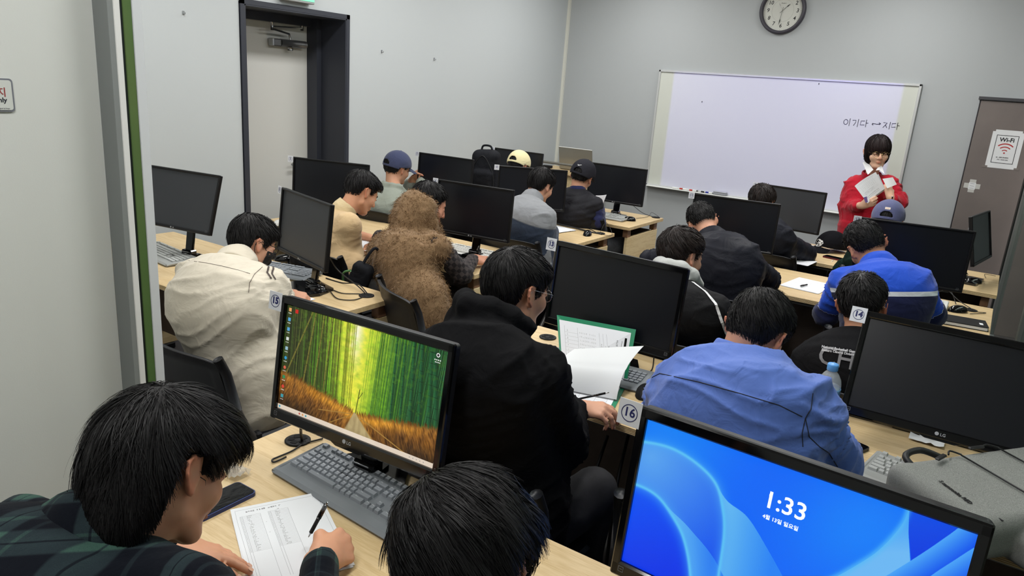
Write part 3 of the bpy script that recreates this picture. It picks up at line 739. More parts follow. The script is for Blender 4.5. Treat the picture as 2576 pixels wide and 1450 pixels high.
def number_card(par, num, M, s=.046):
    c = MB().box((0, 0, 0), (s, .0012, s*1.06), 0, M=M).build('number_card', m_card, par)
    r = MB(); ring(r, s*.36, s*.33, -.0012, -.0006, 30, M=M); r.build('printed_circle', m_ink, c)
    text_mesh('digits', str(num), s*.52 if num > 9 else s*.55, m_ink, c, M @ Matrix.Translation((0, -.0009, s*.02)) @ STAND, .0002, .0011 if num in (13, 14, 15) else .0004)
    return c
def monitor(num, pose, style, label, screen=None, W=None, H=None, card=True, base_y=.0, logo=True):
    x, y, z, yaw, tilt = pose
    thick = style == 'thick'
    W = W or (.555 if thick else .51); H = H or (.335 if thick else .308)
    if not thick: x, y, z = x*.92, y*.92, z*.92
    z += EYE.z
    t = empty('monitor', (x, y, DZT), yaw, label, 'monitor', 'monitors in the classroom')
    M = Matrix.Translation((0, 0, z-DZT)) @ Matrix.Rotation(-tilt, 4, 'X')
    bz = .017 if thick else .011; bb = .030 if thick else .017; bt = .021 if thick else .011; D = .030 if thick else .018
    mb_ = m_gloss if thick else m_black
    f = MB(); r_ = .010 if thick else .004
    outer = rrect(W, H, r_); sw, sh = W-2*bz, H-bb-bt; sz = (bb-bt)/2
    # front bezel as four bars with a chamfer, housing behind
    f.box((0, -.004, H/2-bt/2), (W, .014, bt), .003, M=M); f.box((0, -.004, -H/2+bb/2), (W, .014, bb), .004, M=M)
    f.box((-W/2+bz/2, -.004, 0), (bz, .014, H-.002), .003, M=M); f.box((W/2-bz/2, -.004, 0), (bz, .014, H-.002), .003, M=M)
    f.build('bezel', mb_, t)
    hs = MB().prism(rrect(W-.002, H-.002, r_), .0, D*.6, M=M)
    hs.prism(rrect(W*.8, H*.75, .03), D*.6, D, M=M); hs.prism(rrect(W*.42, H*.5, .03), D, D+.03, M=M)
    hs.build('rear_housing', m_black, t)
    s = MB()
    a = [(-sw/2, -.0015, sz-sh/2), (sw/2, -.0015, sz-sh/2), (sw/2, -.0015, sz+sh/2), (-sw/2, -.0015, sz+sh/2)]
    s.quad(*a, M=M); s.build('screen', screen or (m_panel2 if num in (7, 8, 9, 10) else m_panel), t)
    if thick:
        ch = MB().prism([(-W*.11, -H/2+.003), (-W*.07, -H/2-.006), (W*.07, -H/2-.006), (W*.11, -H/2+.003)], -.009, .008, M=M); ch.build('chin_lip', mb_, t)
    # logo: round mark and two letters; corner sticker
    if logo:
        lm = text_mesh('logo', 'LG', .012 if thick else .009, m_logo, t, M @ Matrix.Translation((.006, -.0115, -H/2+bb/2-.001)) @ STAND, .0001, .0002)
        g = MB(); g.prism(circ(.0055 if thick else .004, 16, -.010, -H/2+bb/2), -.0118, -.011, M=M); g.build('logo_disc', m_logo, t)
        sk = MB(); qx = (-W/2+.022) if (thick and num != 13) else (W/2-.024); qz = -H/2+.018
        sk2 = .010
        for (cx_, cz_, w_, h_) in ((0, sk2/2, sk2, .0012), (0, -sk2/2, sk2, .0012), (-sk2/2, 0, .0012, sk2), (sk2/2, 0, .0012, sk2), (0, 0, sk2*.5, .0012)): sk.box((qx+cx_, -.0115, qz+cz_), (w_, .0006, h_), M=M)
        sk.build('corner_mark', mat('mark_dim', (96, 98, 102) if thick else (150, 152, 156), .5), t)
    # stand: sloping neck, hinge, wide glossy foot
    zb = z-DZT-H/2; nb_ = .14 if num == 14 else 0
    n_ = MB(); n_.box((0, .045+nb_, (zb+.10)/2+.01), (.055, .018, zb+.09), .006, M=Matrix.Translation((0, 0, 0)) @ Matrix.Rotation(math.radians(-9), 4, 'X'))
    n_.build('stand_neck', m_gloss, t)
    bs = MB(); bw = .27 if thick else .24
    fb_ = .21 if num == 14 else 0
    bs.slab([(-bw/2, -.055+fb_), (bw/2, -.055+fb_), (bw/2+.004, .02+fb_), (bw*.30, .115+fb_), (-bw*.30, .115+fb_), (-bw/2-.004, .02+fb_)], .002, .014)
    bs.slab([(-.05, -.02+fb_), (.05, -.02+fb_), (.035, .09+fb_), (-.035, .09+fb_)], .014, .024)
    bs.build('stand_base', m_gloss, t)
    hg = MB().box((0, .048+nb_*1.3, .034), (.07, .045, .03), .006).build('hinge', m_gloss, t)
    for k in range(0 if num == 14 else 2): MB().box((0, .020+nb_*1.3, .03+.012*k), (.05, .0015, .003)).build('hinge_trim', m_chrome, hg)
    if card:
        s_ = .046 if thick else .036
        number_card(t, num, M @ Matrix.Translation((-W/2-s_*.36, -.0125, H/2-s_*.42)), s_)
    return t

POSE = {1: [-3.884, 5.894, -0.785, 0.003, 0.06], 2: [-2.871, 5.995, -0.812, 0.037, 0.068], 3: [-3.8, 4.695, -0.778, 0.038, 0.06],
 4: [-3.122, 4.973, -0.809, 0.571, 0.062], 5: [-3.659, 3.333, -0.741, 0.315, 0.06], 6: [-2.73, 3.675, -0.796, 0.106, 0.065],
 7: [-3.718, 2.531, -0.756, -0.618, 0.157], 8: [-2.872, 2.443, -0.783, -0.269, 0.097], 9: [-1.384, 6.069, -0.813, -0.092, 0.084],
 11: [-1.413, 4.764, -0.79, 0.146, 0.061], 12: [-0.336, 4.438, -0.742, 0.163, 0.036], 13: [-1.122, 2.413, -0.748, -0.055, 0.103],
 15: [-1.218, 1.198, -0.743, 0.054, 0.14], 16: [-0.186, 1.144, -0.718, -0.04, 0.13]}
monitor(15, POSE[15], 'thick', 'black monitor showing a bamboo forest wallpaper, number 15 card', m_bamboo)
m16 = monitor(16, POSE[16], 'thick', 'black monitor with blue petal lock screen reading 1:33, number 16 card', m_bloom)
monitor(13, POSE[13], 'thick', 'switched off black monitor with number 13 card, behind the green folder')
# M14: fitted from its top-left and bottom-left corners
monitor(14, [.001, 2.44, -.774, .014, .41], 'thick', 'switched off black monitor with number 14 card, above the grey backpack')
for n_, lab in {1: 'switched off monitor behind the cream cap, number 1 card', 3: 'switched off monitor left of the black backpack, number 3 card',
  4: 'switched off monitor with number 4 card behind the grey-blue jacket', 5: 'switched off monitor with number 5 card before the charcoal door frame',
  6: 'switched off monitor with number 6 card, right of the fur vest', 8: 'monitor turned aside with number 8 card, right of the cream jacket',
  9: 'dark grey screen with number 9 card just below the whiteboard tray', 11: 'switched off monitor with number 11 card above the black windbreaker',
  12: 'switched off monitor to the right of the royal blue sports jacket, number 12 card'}.items():
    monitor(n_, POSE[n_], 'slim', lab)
monitor(2, POSE[2], 'slim', 'switched off monitor in front of the black cap and vest', card=False)
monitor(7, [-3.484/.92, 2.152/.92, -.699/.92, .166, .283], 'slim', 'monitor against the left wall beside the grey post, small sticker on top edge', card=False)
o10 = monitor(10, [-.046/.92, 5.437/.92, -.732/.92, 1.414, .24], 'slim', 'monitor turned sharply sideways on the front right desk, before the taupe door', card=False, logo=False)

# lock-screen clock on 16 and its lettering, as flat print on the screen
M16 = Matrix.Translation((0, 0, POSE[16][2]+EYE.z-DZT)) @ Matrix.Rotation(-POSE[16][4], 4, 'X')
m_scr = mat('screen_white', (230, 236, 244), .5, emit=((222, 232, 246), .95))
def on16(body, size, x, z, bold, al='CENTER'): text_mesh('screen_lettering', body, size, m_scr, m16, M16 @ Matrix.Translation((x, -.0030, z)) @ STAND, .0001, bold, al)
on16('1:33', .041, .001, .081, .0005); fl_ = MB(); fl_.add([(-.0268, -.0032, .0925), (-.0215, -.0032, .0962), (-.0215, -.0032, .0918), (-.0268, -.0032, .0885)], [(0, 1, 2, 3)], M16); fl_.build('screen_lettering', m_scr, m16)
on16('4월 13일 일요일', .0088, -.001, .0515, .0002)

# ================================================================== keyboards, mice
m_kb = mat('keyboard_grey', (118, 123, 128), .5, spec=.35); m_kb2 = mat('keycap_grey', (134, 139, 145), .5, spec=.3)
m_kbl = mat('keyboard_light', (150, 152, 150), .5); m_kbl2 = mat('keycap_light', (172, 174, 172), .45)
m_kbw = mat('keyboard_white', (206, 206, 202), .5); m_kbw2 = mat('keycap_white', (224, 224, 220), .45)
_keymesh = {}
def key_mesh(w, m, d=.0155):
    k = (round(w, 4), m.name)
    if k not in _keymesh:
        mb = MB(); a, b = w/2, d/2; ta, tb = a-.002, b-.002; h = .007
        mb.add([(-a, -b, 0), (a, -b, 0), (a, b, 0), (-a, b, 0), (-ta, -tb+.0005, h), (ta, -tb+.0005, h), (ta, tb, h+.001), (-ta, tb, h+.001)],
               [(4, 5, 6, 7), (0, 1, 5, 4), (1, 2, 6, 5), (2, 3, 7, 6), (3, 0, 4, 7)])
        me = bpy.data.meshes.new('key'); me.from_pydata(mb.v, [], mb.f); me.materials.append(m); _keymesh[k] = me
    return _keymesh[k]
def key_layout():
    u = .0188; K = []
    x0 = -.215
    def row(y, ws, x=x0):
        for w in ws:
            if w > 0: K.append((x+w*u/2, y, w*u-.0022))
            x += abs(w)*u
    row(.066, [1, -1, 1, 1, 1, 1, -.5, 1, 1, 1, 1, -.5, 1, 1, 1, 1, -.25, 1, 1, 1])
    row(.038, [1]*13+[2, -.25, 1, 1, 1, -.25, 1, 1, 1, 1])
    row(.019, [1.5]+[1]*12+[1.5, -.25, 1, 1, 1, -.25, 1, 1, 1, 1])
    row(.0, [1.75]+[1]*11+[2.25, -3.5, 1, 1, 1, 1])
    row(-.019, [2.25]+[1]*10+[2.75, -1.25, 1, -1.25, 1, 1, 1, 1])
    row(-.038, [1.5, 1, 1.25, 5.5, 1.25, 1, 1, 1.5+.75, -.25+.0, 1, 1, 1, -.25, 2, 1, 1])
    return K
def keyboard(loc, rz, label, mats=(m_kb, m_kb2), fine=False, group=None, mirror=False):
    t = empty('keyboard', loc, rz, label, 'keyboard', 'keyboards')
    b = MB(); w, d = .452, .158
    prof = [(-d/2-.012, .002), (-d/2-.016, .009), (-d/2-.006, .015), (-d/2+.018, .015), (d/2-.006, .028), (d/2, .026), (d/2, .006)]
    n = len(prof); vs = [(sx*w/2*(1 if i not in (1, 5) else 1), y, z) for sx in (-1, 1) for i, (y, z) in enumerate(prof)]
    b.add(vs, [tuple(range(n-1, -1, -1)), tuple(range(n, 2*n))]+[(i, (i+1) % n, n+(i+1) % n, n+i) for i in range(n)])
    for sx in (-1, 1): b.tube([(sx*w/2, -d/2-.012, .008), (sx*w/2, -d/2+.01, .011), (sx*w/2, d/2-.008, .022)], .0065, 8)
    b.build('case', mats[0], t)
    slope = math.atan2(.013, d-.024); z_at = lambda y: .0145+(y+d/2-.018)*.0925
    if fine:
        for (x, y, kw) in key_layout():
            o = bpy.data.objects.new('key', key_mesh(kw, mats[1])); C.objects.link(o); o.parent = t; o.location = (x, y-.002, z_at(y)+.0005); o.rotation_euler = (slope, 0, 0)
        tb = MB()
        for i, (x, y, kw) in enumerate(key_layout()):
            for q_ in range(2): tb.box((x-kw*.22+q_*.0045, y+.0025-q_*.002, z_at(y)+.0090), (.0030, .0009, .0002)); tb.box((x-kw*.22+q_*.0045, y+.0005, z_at(y)+.0088), (.0009, .0026, .0002))
        o = tb.build('key_legend', mat('legend_white', (205, 208, 212), .5), t); o['kind'] = 'stuff'
    else:
        k = MB()
        for (x, y, kw) in key_layout(): k.box((x, y-.002, z_at(y)+.003), (kw, .0158, .006), .0015)
        o = k.build('key_block', mats[1], t); o['kind'] = 'stuff'
    return t
def mouse(loc, rz, label, m=None, s=1.0):
    t = empty('mouse', loc, rz, label, 'computer mouse', 'mice'); m = m or m_gloss
    vs = []; fs = []; N = 14; Kk = 7
    for i in range(Kk):
        a = math.pi/2*i/(Kk-1)
        for j in range(N):
            w = 2*math.pi*j/N; vs.append((.031*math.cos(w)*math.cos(a)**.7*s, .055*math.sin(w)*math.cos(a)**.7*s+.004*math.sin(a), .002+.034*math.sin(a)*s))
    for i in range(Kk-1):
        for j in range(N): fs.append((i*N+j, i*N+(j+1) % N, (i+1)*N+(j+1) % N, (i+1)*N+j))
    MB().add(vs, fs, None, 0, True).build('shell', m, t)
    MB().tube([(0, .022, .030*s), (0, .038, .024*s)], .004, 8).build('scroll_wheel', m_mattblk, t)
    return t
def cable(pts, name, label, m=m_cable, r=.0024, n=8):
    o = MB().tube(bez(pts, n), r, 6).build(name, m); return tag(o, label, 'cable')
def grommet(p, label):
    t = empty('cable_grommet', p, 0, label, 'grommet', 'desk cable grommets')
    b = MB(); b.lathe([(.036, 0), (.036, .003), (.033, .004)], 24); b.build('flange', m_mattblk, t)
    h = MB()
    for k in range(5):
        a = 2*math.pi*k/5; h.prism([(.009, -.006), (.016, -.010), (.026, -.008), (.026, .008), (.016, .010), (.009, .006)], -.0052, -.0042, M=Matrix.Rotation(a, 4, 'Z') @ Matrix.Rotation(-math.pi/2, 4, 'X'))
    h.build('hole', mat('hole_black', (4, 4, 4), .9), t)
    return t
def dirz(p, q): v = q-p; return math.atan2(v.y, v.x)

# keyboard at 15
a = onz(686, 1180, DZT+.012); b_ = onz(962, 1345, DZT+.012); rz15 = dirz(a, b_)
ux = Vector((math.cos(rz15), math.sin(rz15), 0)); uy = Vector((-math.sin(rz15), math.cos(rz15), 0))
kc = a+ux*.232+uy*.088; kc.z = DZT
keyboard(kc, rz15, 'grey keyboard with clear skin under the bamboo wallpaper monitor', fine=True)
# keyboard at 14
a = onz(2152, 1186, DZT+.012); b_ = onz(2400, 1262, DZT+.012); rz14 = dirz(a, onz(2236, 1220, DZT+.012))
ux = Vector((math.cos(rz14), math.sin(rz14), 0)); uy = Vector((-math.sin(rz14), math.cos(rz14), 0))
kc = a+ux*.232+uy*.085; kc.z = DZT
keyboard(kc, rz14, 'grey keyboard half covered by the grey backpack', mats=(m_kbl, m_kbl2), fine=True)
# keyboard right end beside the green folder
a = onz(1618, 992, DZT+.02); keyboard((a.x-.262, a.y+.105, DZT), .10, 'grey keyboard partly under the green folder', mats=(m_kb, m_kb2))
a = onz(1553, 551, DZT+.015); keyboard((a.x-.17+.0, a.y+.06, DZT), .0, 'grey keyboard before the vest wearer on the front left desk', mats=(m_kbl, m_kbl2))
a = onz(430, 652, DZT+.015); keyboard((a.x-.13, a.y+.04, DZT), -.12, 'grey keyboard below the monitor beside the grey post', mats=(m_kbl, m_kbl2))
a = onz(702, 690, DZT+.02); keyboard((a.x-.10, a.y+.06, DZT), .25, 'dark keyboard between the cream jacket and the turned monitor', mats=(m_kb, m_kb2))
a = onz(1230, 645, DZT+.015); keyboard((a.x-.12, a.y, DZT), .05, 'pale keyboard in front of the fur vest wearer', mats=(m_kbw, m_kbw2))
a = onz(2352, 765, DZT+.015); keyboard((a.x-.17, a.y, DZT), .0, 'white keyboard right of the royal blue jacket', mats=(m_kbw, m_kbw2))
for (px, py, rz, lab, mm) in ((795, 727, -1.2, 'black mouse in front of the turned number 8 monitor', m_gloss), (1583, 551, -1.1, 'black mouse at the right end of the front left desk', m_gloss),
    (1478, 587, .3, 'glossy black mouse right of the grey-blue jacket', m_gloss), (702, 561, .2, 'white mouse at the left end of the third left desk', m_kbw),
    (2410, 778, -.9, 'black mouse behind the black notebook', m_gloss), (2447, 706, -1.2, 'black mouse on the front right desk end', m_gloss),
    (1622, 985, .2, 'round black mouse beside the folder keyboard', m_mattblk), (1876, 712, .2, 'black mouse peeking from behind the black windbreaker', m_gloss), (715, 650, -.9, 'black mouse behind the dark keyboard by the face mask', m_gloss)):
    p = onz(px, py, DZT+.015); mouse((p.x, p.y, DZT), rz, lab, mm)
for (px, py, lab) in ((749, 1110, 'round black cable grommet left of the bamboo monitor'), (922, 745, 'round black cable grommet at the rear left desk corner'), (1510, 588, 'round black cable grommet behind the glossy mouse'),
    (1378, 850, 'round black cable grommet left of the green folder'), (1650, 548, 'black cable grommet at the front left desk corner'), (2440, 781, 'black cable grommet behind the notebook mouse')):
    p = onz(px, py, DZT); grommet((p.x, p.y, DZT+.001), lab)
def cpx(pts, *a, dz=.004, **k): return cable([onz(x, y, DZT+dz+(h if h else 0)) for (x, y, h) in pts], *a, **k)
cpx([(760, 1110, .0), (757, 1090, .05), (757, 1078, .10)], 'monitor_cable', 'black cable rising from the grommet left of the bamboo monitor', r=.004)
cpx([(760, 1118, 0), (735, 1135, 0), (700, 1150, 0), (685, 1157, 0), (690, 1163, 0), (720, 1150, 0)], 'keyboard_cable', 'thin black cable looped left of the near keyboard')
cpx([(812, 1104, 0), (780, 1112, 0), (755, 1116, 0)], 'keyboard_cable', 'thin black cable from the near keyboard to the grommet')
cpx([(820, 700, 0), (860, 712, .0), (900, 715, .02), (925, 740, 0)], 'monitor_cable', 'black cable curving to the rear left desk grommet', r=.003)
cpx([(828, 725, 0), (860, 738, 0), (905, 740, 0), (924, 746, 0)], 'mouse_cable', 'thin black mouse cable reaching the rear left grommet')
cpx([(832, 735, 0), (850, 752, 0), (890, 755, 0), (918, 745, 0)], 'mouse_cable', 'thin black mouse cable drooping across the rear left desk')
cpx([(825, 640, .14), (850, 680, .05), (900, 720, .02), (922, 742, 0)], 'power_cable', 'black cable hanging from behind the number 8 monitor', r=.003)
cpx([(1390, 560, .02), (1440, 572, .01), (1490, 585, 0), (1515, 590, 0)], 'power_cable', 'thick black cable across the second left desk', r=.006)
cpx([(1395, 540, .05), (1440, 560, .02), (1480, 575, 0), (1505, 588, 0)], 'monitor_cable', 'black cable from under the number 4 monitor')
cpx([(1515, 590, 0), (1540, 592, 0), (1525, 560, .06), (1510, 585, 0)], 'thin_wire', 'grey loop of wire at the second left desk corner', r=.0015)
cpx([(1590, 515, .06), (1615, 535, .02), (1640, 545, 0), (1652, 548, 0)], 'monitor_cable', 'black cables behind the front left monitor')
cpx([(1600, 550, 0), (1630, 545, 0), (1640, 535, .0), (1660, 548, 0)], 'mouse_cable', 'thin mouse cable at the front left desk end', r=.0016)
cpx([(1600, 925, 0), (1620, 940, 0), (1640, 930, 0), (1645, 900, 0)], 'mouse_cable', 'thin black cable right of the green folder')
cpx([(2420, 780, 0), (2440, 778, 0), (2460, 785, 0), (2480, 788, 0), (2440, 790, 0)], 'mouse_cable', 'thin black cable looping behind the black notebook', r=.0018)
cpx([(2360, 735, .05), (2390, 732, .05), (2405, 765, 0)], 'monitor_cable', 'black cable under the number 12 monitor')
cpx([(2380, 725, .06), (2410, 755, .02), (2445, 778, 0)], 'monitor_cable', 'second black cable under the number 12 monitor')
cpx([(2480, 700, 0), (2478, 690, 0), (2505, 695, 0)], 'thin_wire', 'thin wire loop on the front right desk end', r=.0015)
cpx([(2096, 655, 0), (2088, 665, -.02), (2080, 690, -.12), (2078, 700, -.2)], 'charging_cable', 'white charging cable hanging from the red phone', m=m_cablew)
cable([(-.98, 2.2, .55), (-.96, 2.05, .38), (-.95, 1.98, .2), (-.93, 1.96, .02)], 'power_cable', 'thick black cable hanging under the folder desk', r=.006)
cable([(-.90, 2.2, .6), (-.86, 2.05, .45), (-.84, 2.0, .2), (-.83, 1.98, .02)], 'power_cable', 'second thick black cable hanging under the folder desk', r=.006)
# ================================================================== papers, folder, phones
def sheet_obj(name, mat_, w, h, curl=0.0, parent=None, nx=2, ny=12, fn=None, thick=.0006):
    vs = []; fs = []; uvs = []
    for j in range(ny+1):
        for i in range(nx+1):
            u, v = i/nx, j/ny; x, y = (u-.5)*w, (v-.5)*h
            vs.append(fn(u, v, x, y) if fn else (x, y, curl*max(0, v-.8)**2*5))
    n0 = len(vs)
    vs2 = [(x, y, z-thick) for x, y, z in vs]
    mb = MB(); fu = lambda i, j: (i/nx, j/ny)
    for j in range(ny):
        for i in range(nx):
            a = j*(nx+1)+i; fs.append((a, a+1, a+nx+2, a+nx+1)); uvs.append([fu(i, j), fu(i+1, j), fu(i+1, j+1), fu(i, j+1)])
    mb.add(vs, fs, None, 0, True, uvs)
    fs2 = [tuple(reversed([k for k in f])) for f in fs]; mb.add(vs2, fs2, None, 0, True, [list(reversed(u)) for u in uvs])
    return mb.build(name, mat_, parent)
m_table = image_mat('worksheet_print', paint_sheet('table', 630, 891, seed=3), rough=.7)
m_form = image_mat('form_print', paint_sheet('form', seed=4), rough=.7)
m_grid = image_mat('grid_print', paint_sheet('grid', seed=5), rough=.7)
m_lines = image_mat('lined_print', paint_sheet('lines', seed=6), rough=.7)
def place_sheet(corners, m, label, name='worksheet', z=DZT+.002, n=1, curl=0.0, size=(.21, .297), cat='paper', rz=None):
    """corners: far-left and near-left pixels, far-right; only used to find where it lies on the desk"""
    fl, fr_ = onz(*corners[0], z), onz(*corners[1], z)
    a = dirz(fl, fr_) if rz is None else rz
    t = empty(name, (0, 0, z), a, label, cat)
    ux = Vector((math.cos(a), math.sin(a), 0)); uy = Vector((-math.sin(a), math.cos(a), 0))
    c = fl+ux*size[0]/2-uy*size[1]/2; t.location = (c.x, c.y, z)
    for k in range(n):
        o = sheet_obj('sheet', m, size[0], size[1], curl, t); o.location = (.002*k*(1 if k % 2 else -1), .003*k, .0009*k); o.rotation_euler = (0, 0, .015*k*(1 if k % 2 else -1))
    return t
place_sheet([(580, 1292), (775, 1254)], m_table, 'printed worksheet with two table columns under the plaid writer\'s hands', n=2, curl=.04)
place_sheet([(2009, 699), (2087, 716)], m_lines, 'stack of lined worksheets left of the royal blue jacket', n=3)
place_sheet([(1395, 568), (1452, 582)], m_lines, 'white stack of sheets under the grey-blue jacket wearer\'s hand', n=6, rz=-.25)
place_sheet([(725, 728), (797, 738)], m_form, 'worksheet in front of the cream jacket wearer', n=2, rz=-.1)
place_sheet([(1140, 628), (1195, 640)], m_lines, 'worksheet under the fur vest wearer\'s hand', n=1)
place_sheet([(905, 600), (945, 605)], m_lines, 'worksheet below the tan polo wearer\'s hands', n=1)
place_sheet([(1960, 640), (2000, 648)], m_lines, 'white sheets between the black sleeve and the black cap', n=2, size=(.26, .2))
place_sheet([(2100, 627), (2122, 632)], m_paper, 'small white slip right of the black cap', n=1, size=(.09, .06))
place_sheet([(2020, 612), (2060, 622)], m_paper, 'white paper behind the black cap', n=2, size=(.2, .14))
# the loose pen
def pen(p, q, label, dark=True, r=.005, name='pen'):
    p, q = Vector(p), Vector(q); d = (q-p).normalized()
    t = empty(name, p, 0, label, 'pen')
    L = (q-p).length; D = lambda s: d*s
    MB().tube([D(.0), D(.012)], [.0009, .0028], 8).build('tip', m_chrome, t)
    MB().tube([D(.012), D(L*.55)], r*.85, 10).build('barrel', m_mattblk if dark else mat('clear_barrel', (150, 140, 140), .1, trans=.4), t)
    MB().tube([D(L*.55), D(L*.93)], r, 10).build('grip_sleeve', m_gloss, t)
    MB().tube([D(L*.93), D(L)], r*.5, 8).build('clicker', m_chrome, t)
    return t
pen(onz(2033, 716, DZT+.012), onz(2013, 720, DZT+.012), 'black pen lying on the lined worksheets')
def phone(p, rz, label, size=(.075, .155), case=(20, 24, 34), tilt=0):
    t = empty('phone', p, rz, label, 'phone', 'phones'); w, h = size
    MB().slab(rrect(w, h, .012), 0, .010).build('case', mat('phone_case_%d_%d_%d' % case, case, .45), t)
    MB().slab(rrect(w-.006, h-.006, .010), .010, .0112).build('screen', mat('phone_glass', (10, 10, 12), .08, spec=.7, bump=(60, .25, .002)), t)
    return t
p = onz(568, 1262, DZT+.005); q = onz(622, 1250, DZT+.005); phone((p.x-.01, p.y-.008, DZT), dirz(onz(548, 1300, DZT), onz(624, 1262, DZT))-math.pi/2+.0, 'phone in a dark blue case left of the worksheet', case=(34, 50, 104))
p = onz(2118, 1112, DZT+.008); phone((p.x-.01, p.y+.01, DZT), -.35+math.pi/2, 'black phone beside the blue jacket elbow', size=(.078, .165), case=(18, 18, 20))
p = onz(2345, 790, DZT); phone((p.x-.02, p.y, DZT), .1, 'black phone left of the black notebook', case=(30, 28, 28))
p = onz(2101, 652, DZT); phone((p.x, p.y, DZT), 1.35, 'dark red phone on the front right desk', case=(90, 22, 34))
# crumpled clear wrapper
p = onz(590, 1195, DZT); t = MB(); rs = np.random.default_rng(3); vs = []; fs = []
for i in range(7):
    for j in range(7): vs.append(((i/6-.5)*.07, (j/6-.5)*.05, .004+rs.random()*.018))
for i in range(6):
    for j in range(6): fs.append((i*7+j, (i+1)*7+j, (i+1)*7+j+1, i*7+j+1))
t.add(vs, fs); o = t.build('plastic_wrapper', mat('clear_wrap', (225, 228, 230), .08, trans=.7, spec=.8), None, (p.x, p.y, DZT)); tag(o, 'crumpled clear plastic wrapper beside the blue phone', 'wrapper')

# green clip folder with sheets, opened
m_gfold = mat('folder_green', (24, 132, 92), .35)
FA = .27; fux = Vector((math.cos(FA), math.sin(FA), 0)); fuy = Vector((-math.sin(FA), math.cos(FA), 0))
FW, FH = .245, .30
frt = onz(1534, 1054, DZT)-fux*FW
fold = empty('clip_folder', (frt.x, frt.y, DZT+.001), FA, 'open green clip folder with printed forms under the hooded writer\'s hand', 'folder')
FI = (Matrix.Translation((frt.x, frt.y, DZT+.001)) @ Matrix.Rotation(FA, 4, 'Z')).inverted()
MB().slab([(0, 0), (FW, 0), (FW, FH), (0, FH)], 0, .002).build('back_cover', m_gfold, fold)
tr = FI @ ony(1600, 830, 2.375); tl = FI @ ony(1401, 793, 2.33)
hl, hr = Vector((0, FH, .003)), Vector((FW, FH, .003))
nrm = (hr-hl).cross(tl-hl).normalized()*.002
def cov(u, v, off=0): return (hl*(1-u)+hr*u)*(1-v)+(tl*(1-u)+tr*u)*v-nrm*off
mb = MB(); mb.add([cov(0, 0), cov(1, 0), cov(1, 1), cov(0, 1), cov(0, 0)+nrm, cov(1, 0)+nrm, cov(1, 1)+nrm, cov(0, 1)+nrm],
   [(0, 1, 2, 3), (7, 6, 5, 4), (0, 4, 5, 1), (1, 5, 6, 2), (2, 6, 7, 3), (3, 7, 4, 0)]); mb.build('raised_cover', m_gfold, fold)
mb = MB(); c4 = [cov(.03, -.0, -1.5), cov(.95, 0, -1.5), cov(.95, .93, -1.5), cov(.03, .93, -1.5)]
c4 = [hl*0+p for p in (cov(.03, .0, .0)+nrm*1.6, cov(.95, 0, 0)+nrm*1.6, cov(.95, .92, 0)+nrm*1.6, cov(.03, .92, 0)+nrm*1.6)]
mb.add(c4, [(0, 1, 2, 3)], None, 0, False, [[(0, 1), (0, 0), (1, 0), (1, 1)]]); mb.build('form_sheet', m_form, fold)
mb = MB().tube([cov(.90, .35)+nrm*3.5, cov(.90, .80)+nrm*3.5], .004, 8); mb.build('clip_bar', m_mattblk, fold)
s1 = sheet_obj('grid_sheet', m_grid, .215, .28, 0, fold); s1.location = (FW/2, FH/2-.008, .004)
s2 = sheet_obj('lifted_sheet', m_paper, .245, .25, 0, fold, nx=8, ny=18, fn=lambda u, v, x, y: (x+.05*v*v, .135+.155*v**1.3-.0*u, .010+.085*math.sin(min(v*2.6, 1.6))*(.8+.35*u)+.055*max(0, v-.5)*(1+u)))
s2.location = (FW/2-.005, .0, .0)

# notebook, clear bottle, black cap, tissue
p = onz(2366, 812, DZT); q = onz(2457, 828, DZT); nz = dirz(p, q)
nb = empty('notebook', (p.x+.095, p.y+.06, DZT), nz, 'black hardcover spiral notebook with white pages on the second right desk', 'notebook')
MB().box((0, 0, .010), (.20, .14, .016), .002).build('pages', m_paper, nb); MB().box((0.004, .0, .0205), (.20, .145, .003), .001).build('cover', m_mattblk, nb); MB().box((.004, 0, .001), (.2, .145, .002)).build('back_cover', m_mattblk, nb)
sp_ = MB()
for k in range(9): sp_.tube([(-.098+.0, -.06+k*.015, .004), (-.108, -.06+k*.015, .013), (-.098, -.06+k*.015, .024)], .002, 6)
sp_.build('spiral', m_chrome, nb); MB().box((.075, -.02, .0225), (.016, .034, .001)).build('label_sticker', m_paper, nb)

p = onz(2063, 1082, DZT); bt_ = empty('water_bottle', (p.x, p.y, DZT), 0, 'clear water bottle with sky blue cap and blue label', 'bottle')
m_pet = mat('clear_pet', (236, 242, 246), .06, spec=.8); bsdf(m_pet).inputs['Alpha'].default_value = .28
prof = [(.026, 0), (.030, .006), (.031, .02)]
for k in range(7): prof += [(.0305, .022+k*.012), (.0285, .028+k*.012)]
prof += [(.031, .108), (.0325, .115), (.0325, .15), (.032, .158), (.029, .172), (.020, .188), (.013, .196), (.0125, .205)]
MB().lathe(prof, 28).build('bottle_body', m_pet, bt_)
_wm = mat('water', (206, 214, 216), .04, spec=.6); bsdf(_wm).inputs['Alpha'].default_value = .45
MB().lathe([(r*.93, z) for r, z in prof if .003 < z < .15]+[(.0300, .1501)], 24).build('water', _wm, bt_)
MB().lathe([(.0335, .112), (.0338, .114), (.0338, .142), (.0335, .144)], 28).build('label', mat('label_blue', (28, 96, 190), .35, vary=(26, (150, 205, 235), .5, .62, (1, 1, .6))), bt_)
bt_.scale = (1.1, 1.1, 1.06)
c_ = MB(); c_.lathe([(.0145, .198), (.0155, .200), (.0155, .216), (.0140, .219), (.002, .2195)], 28); c_.build('cap', mat('cap_sky_blue', (92, 158, 224), .4), bt_)
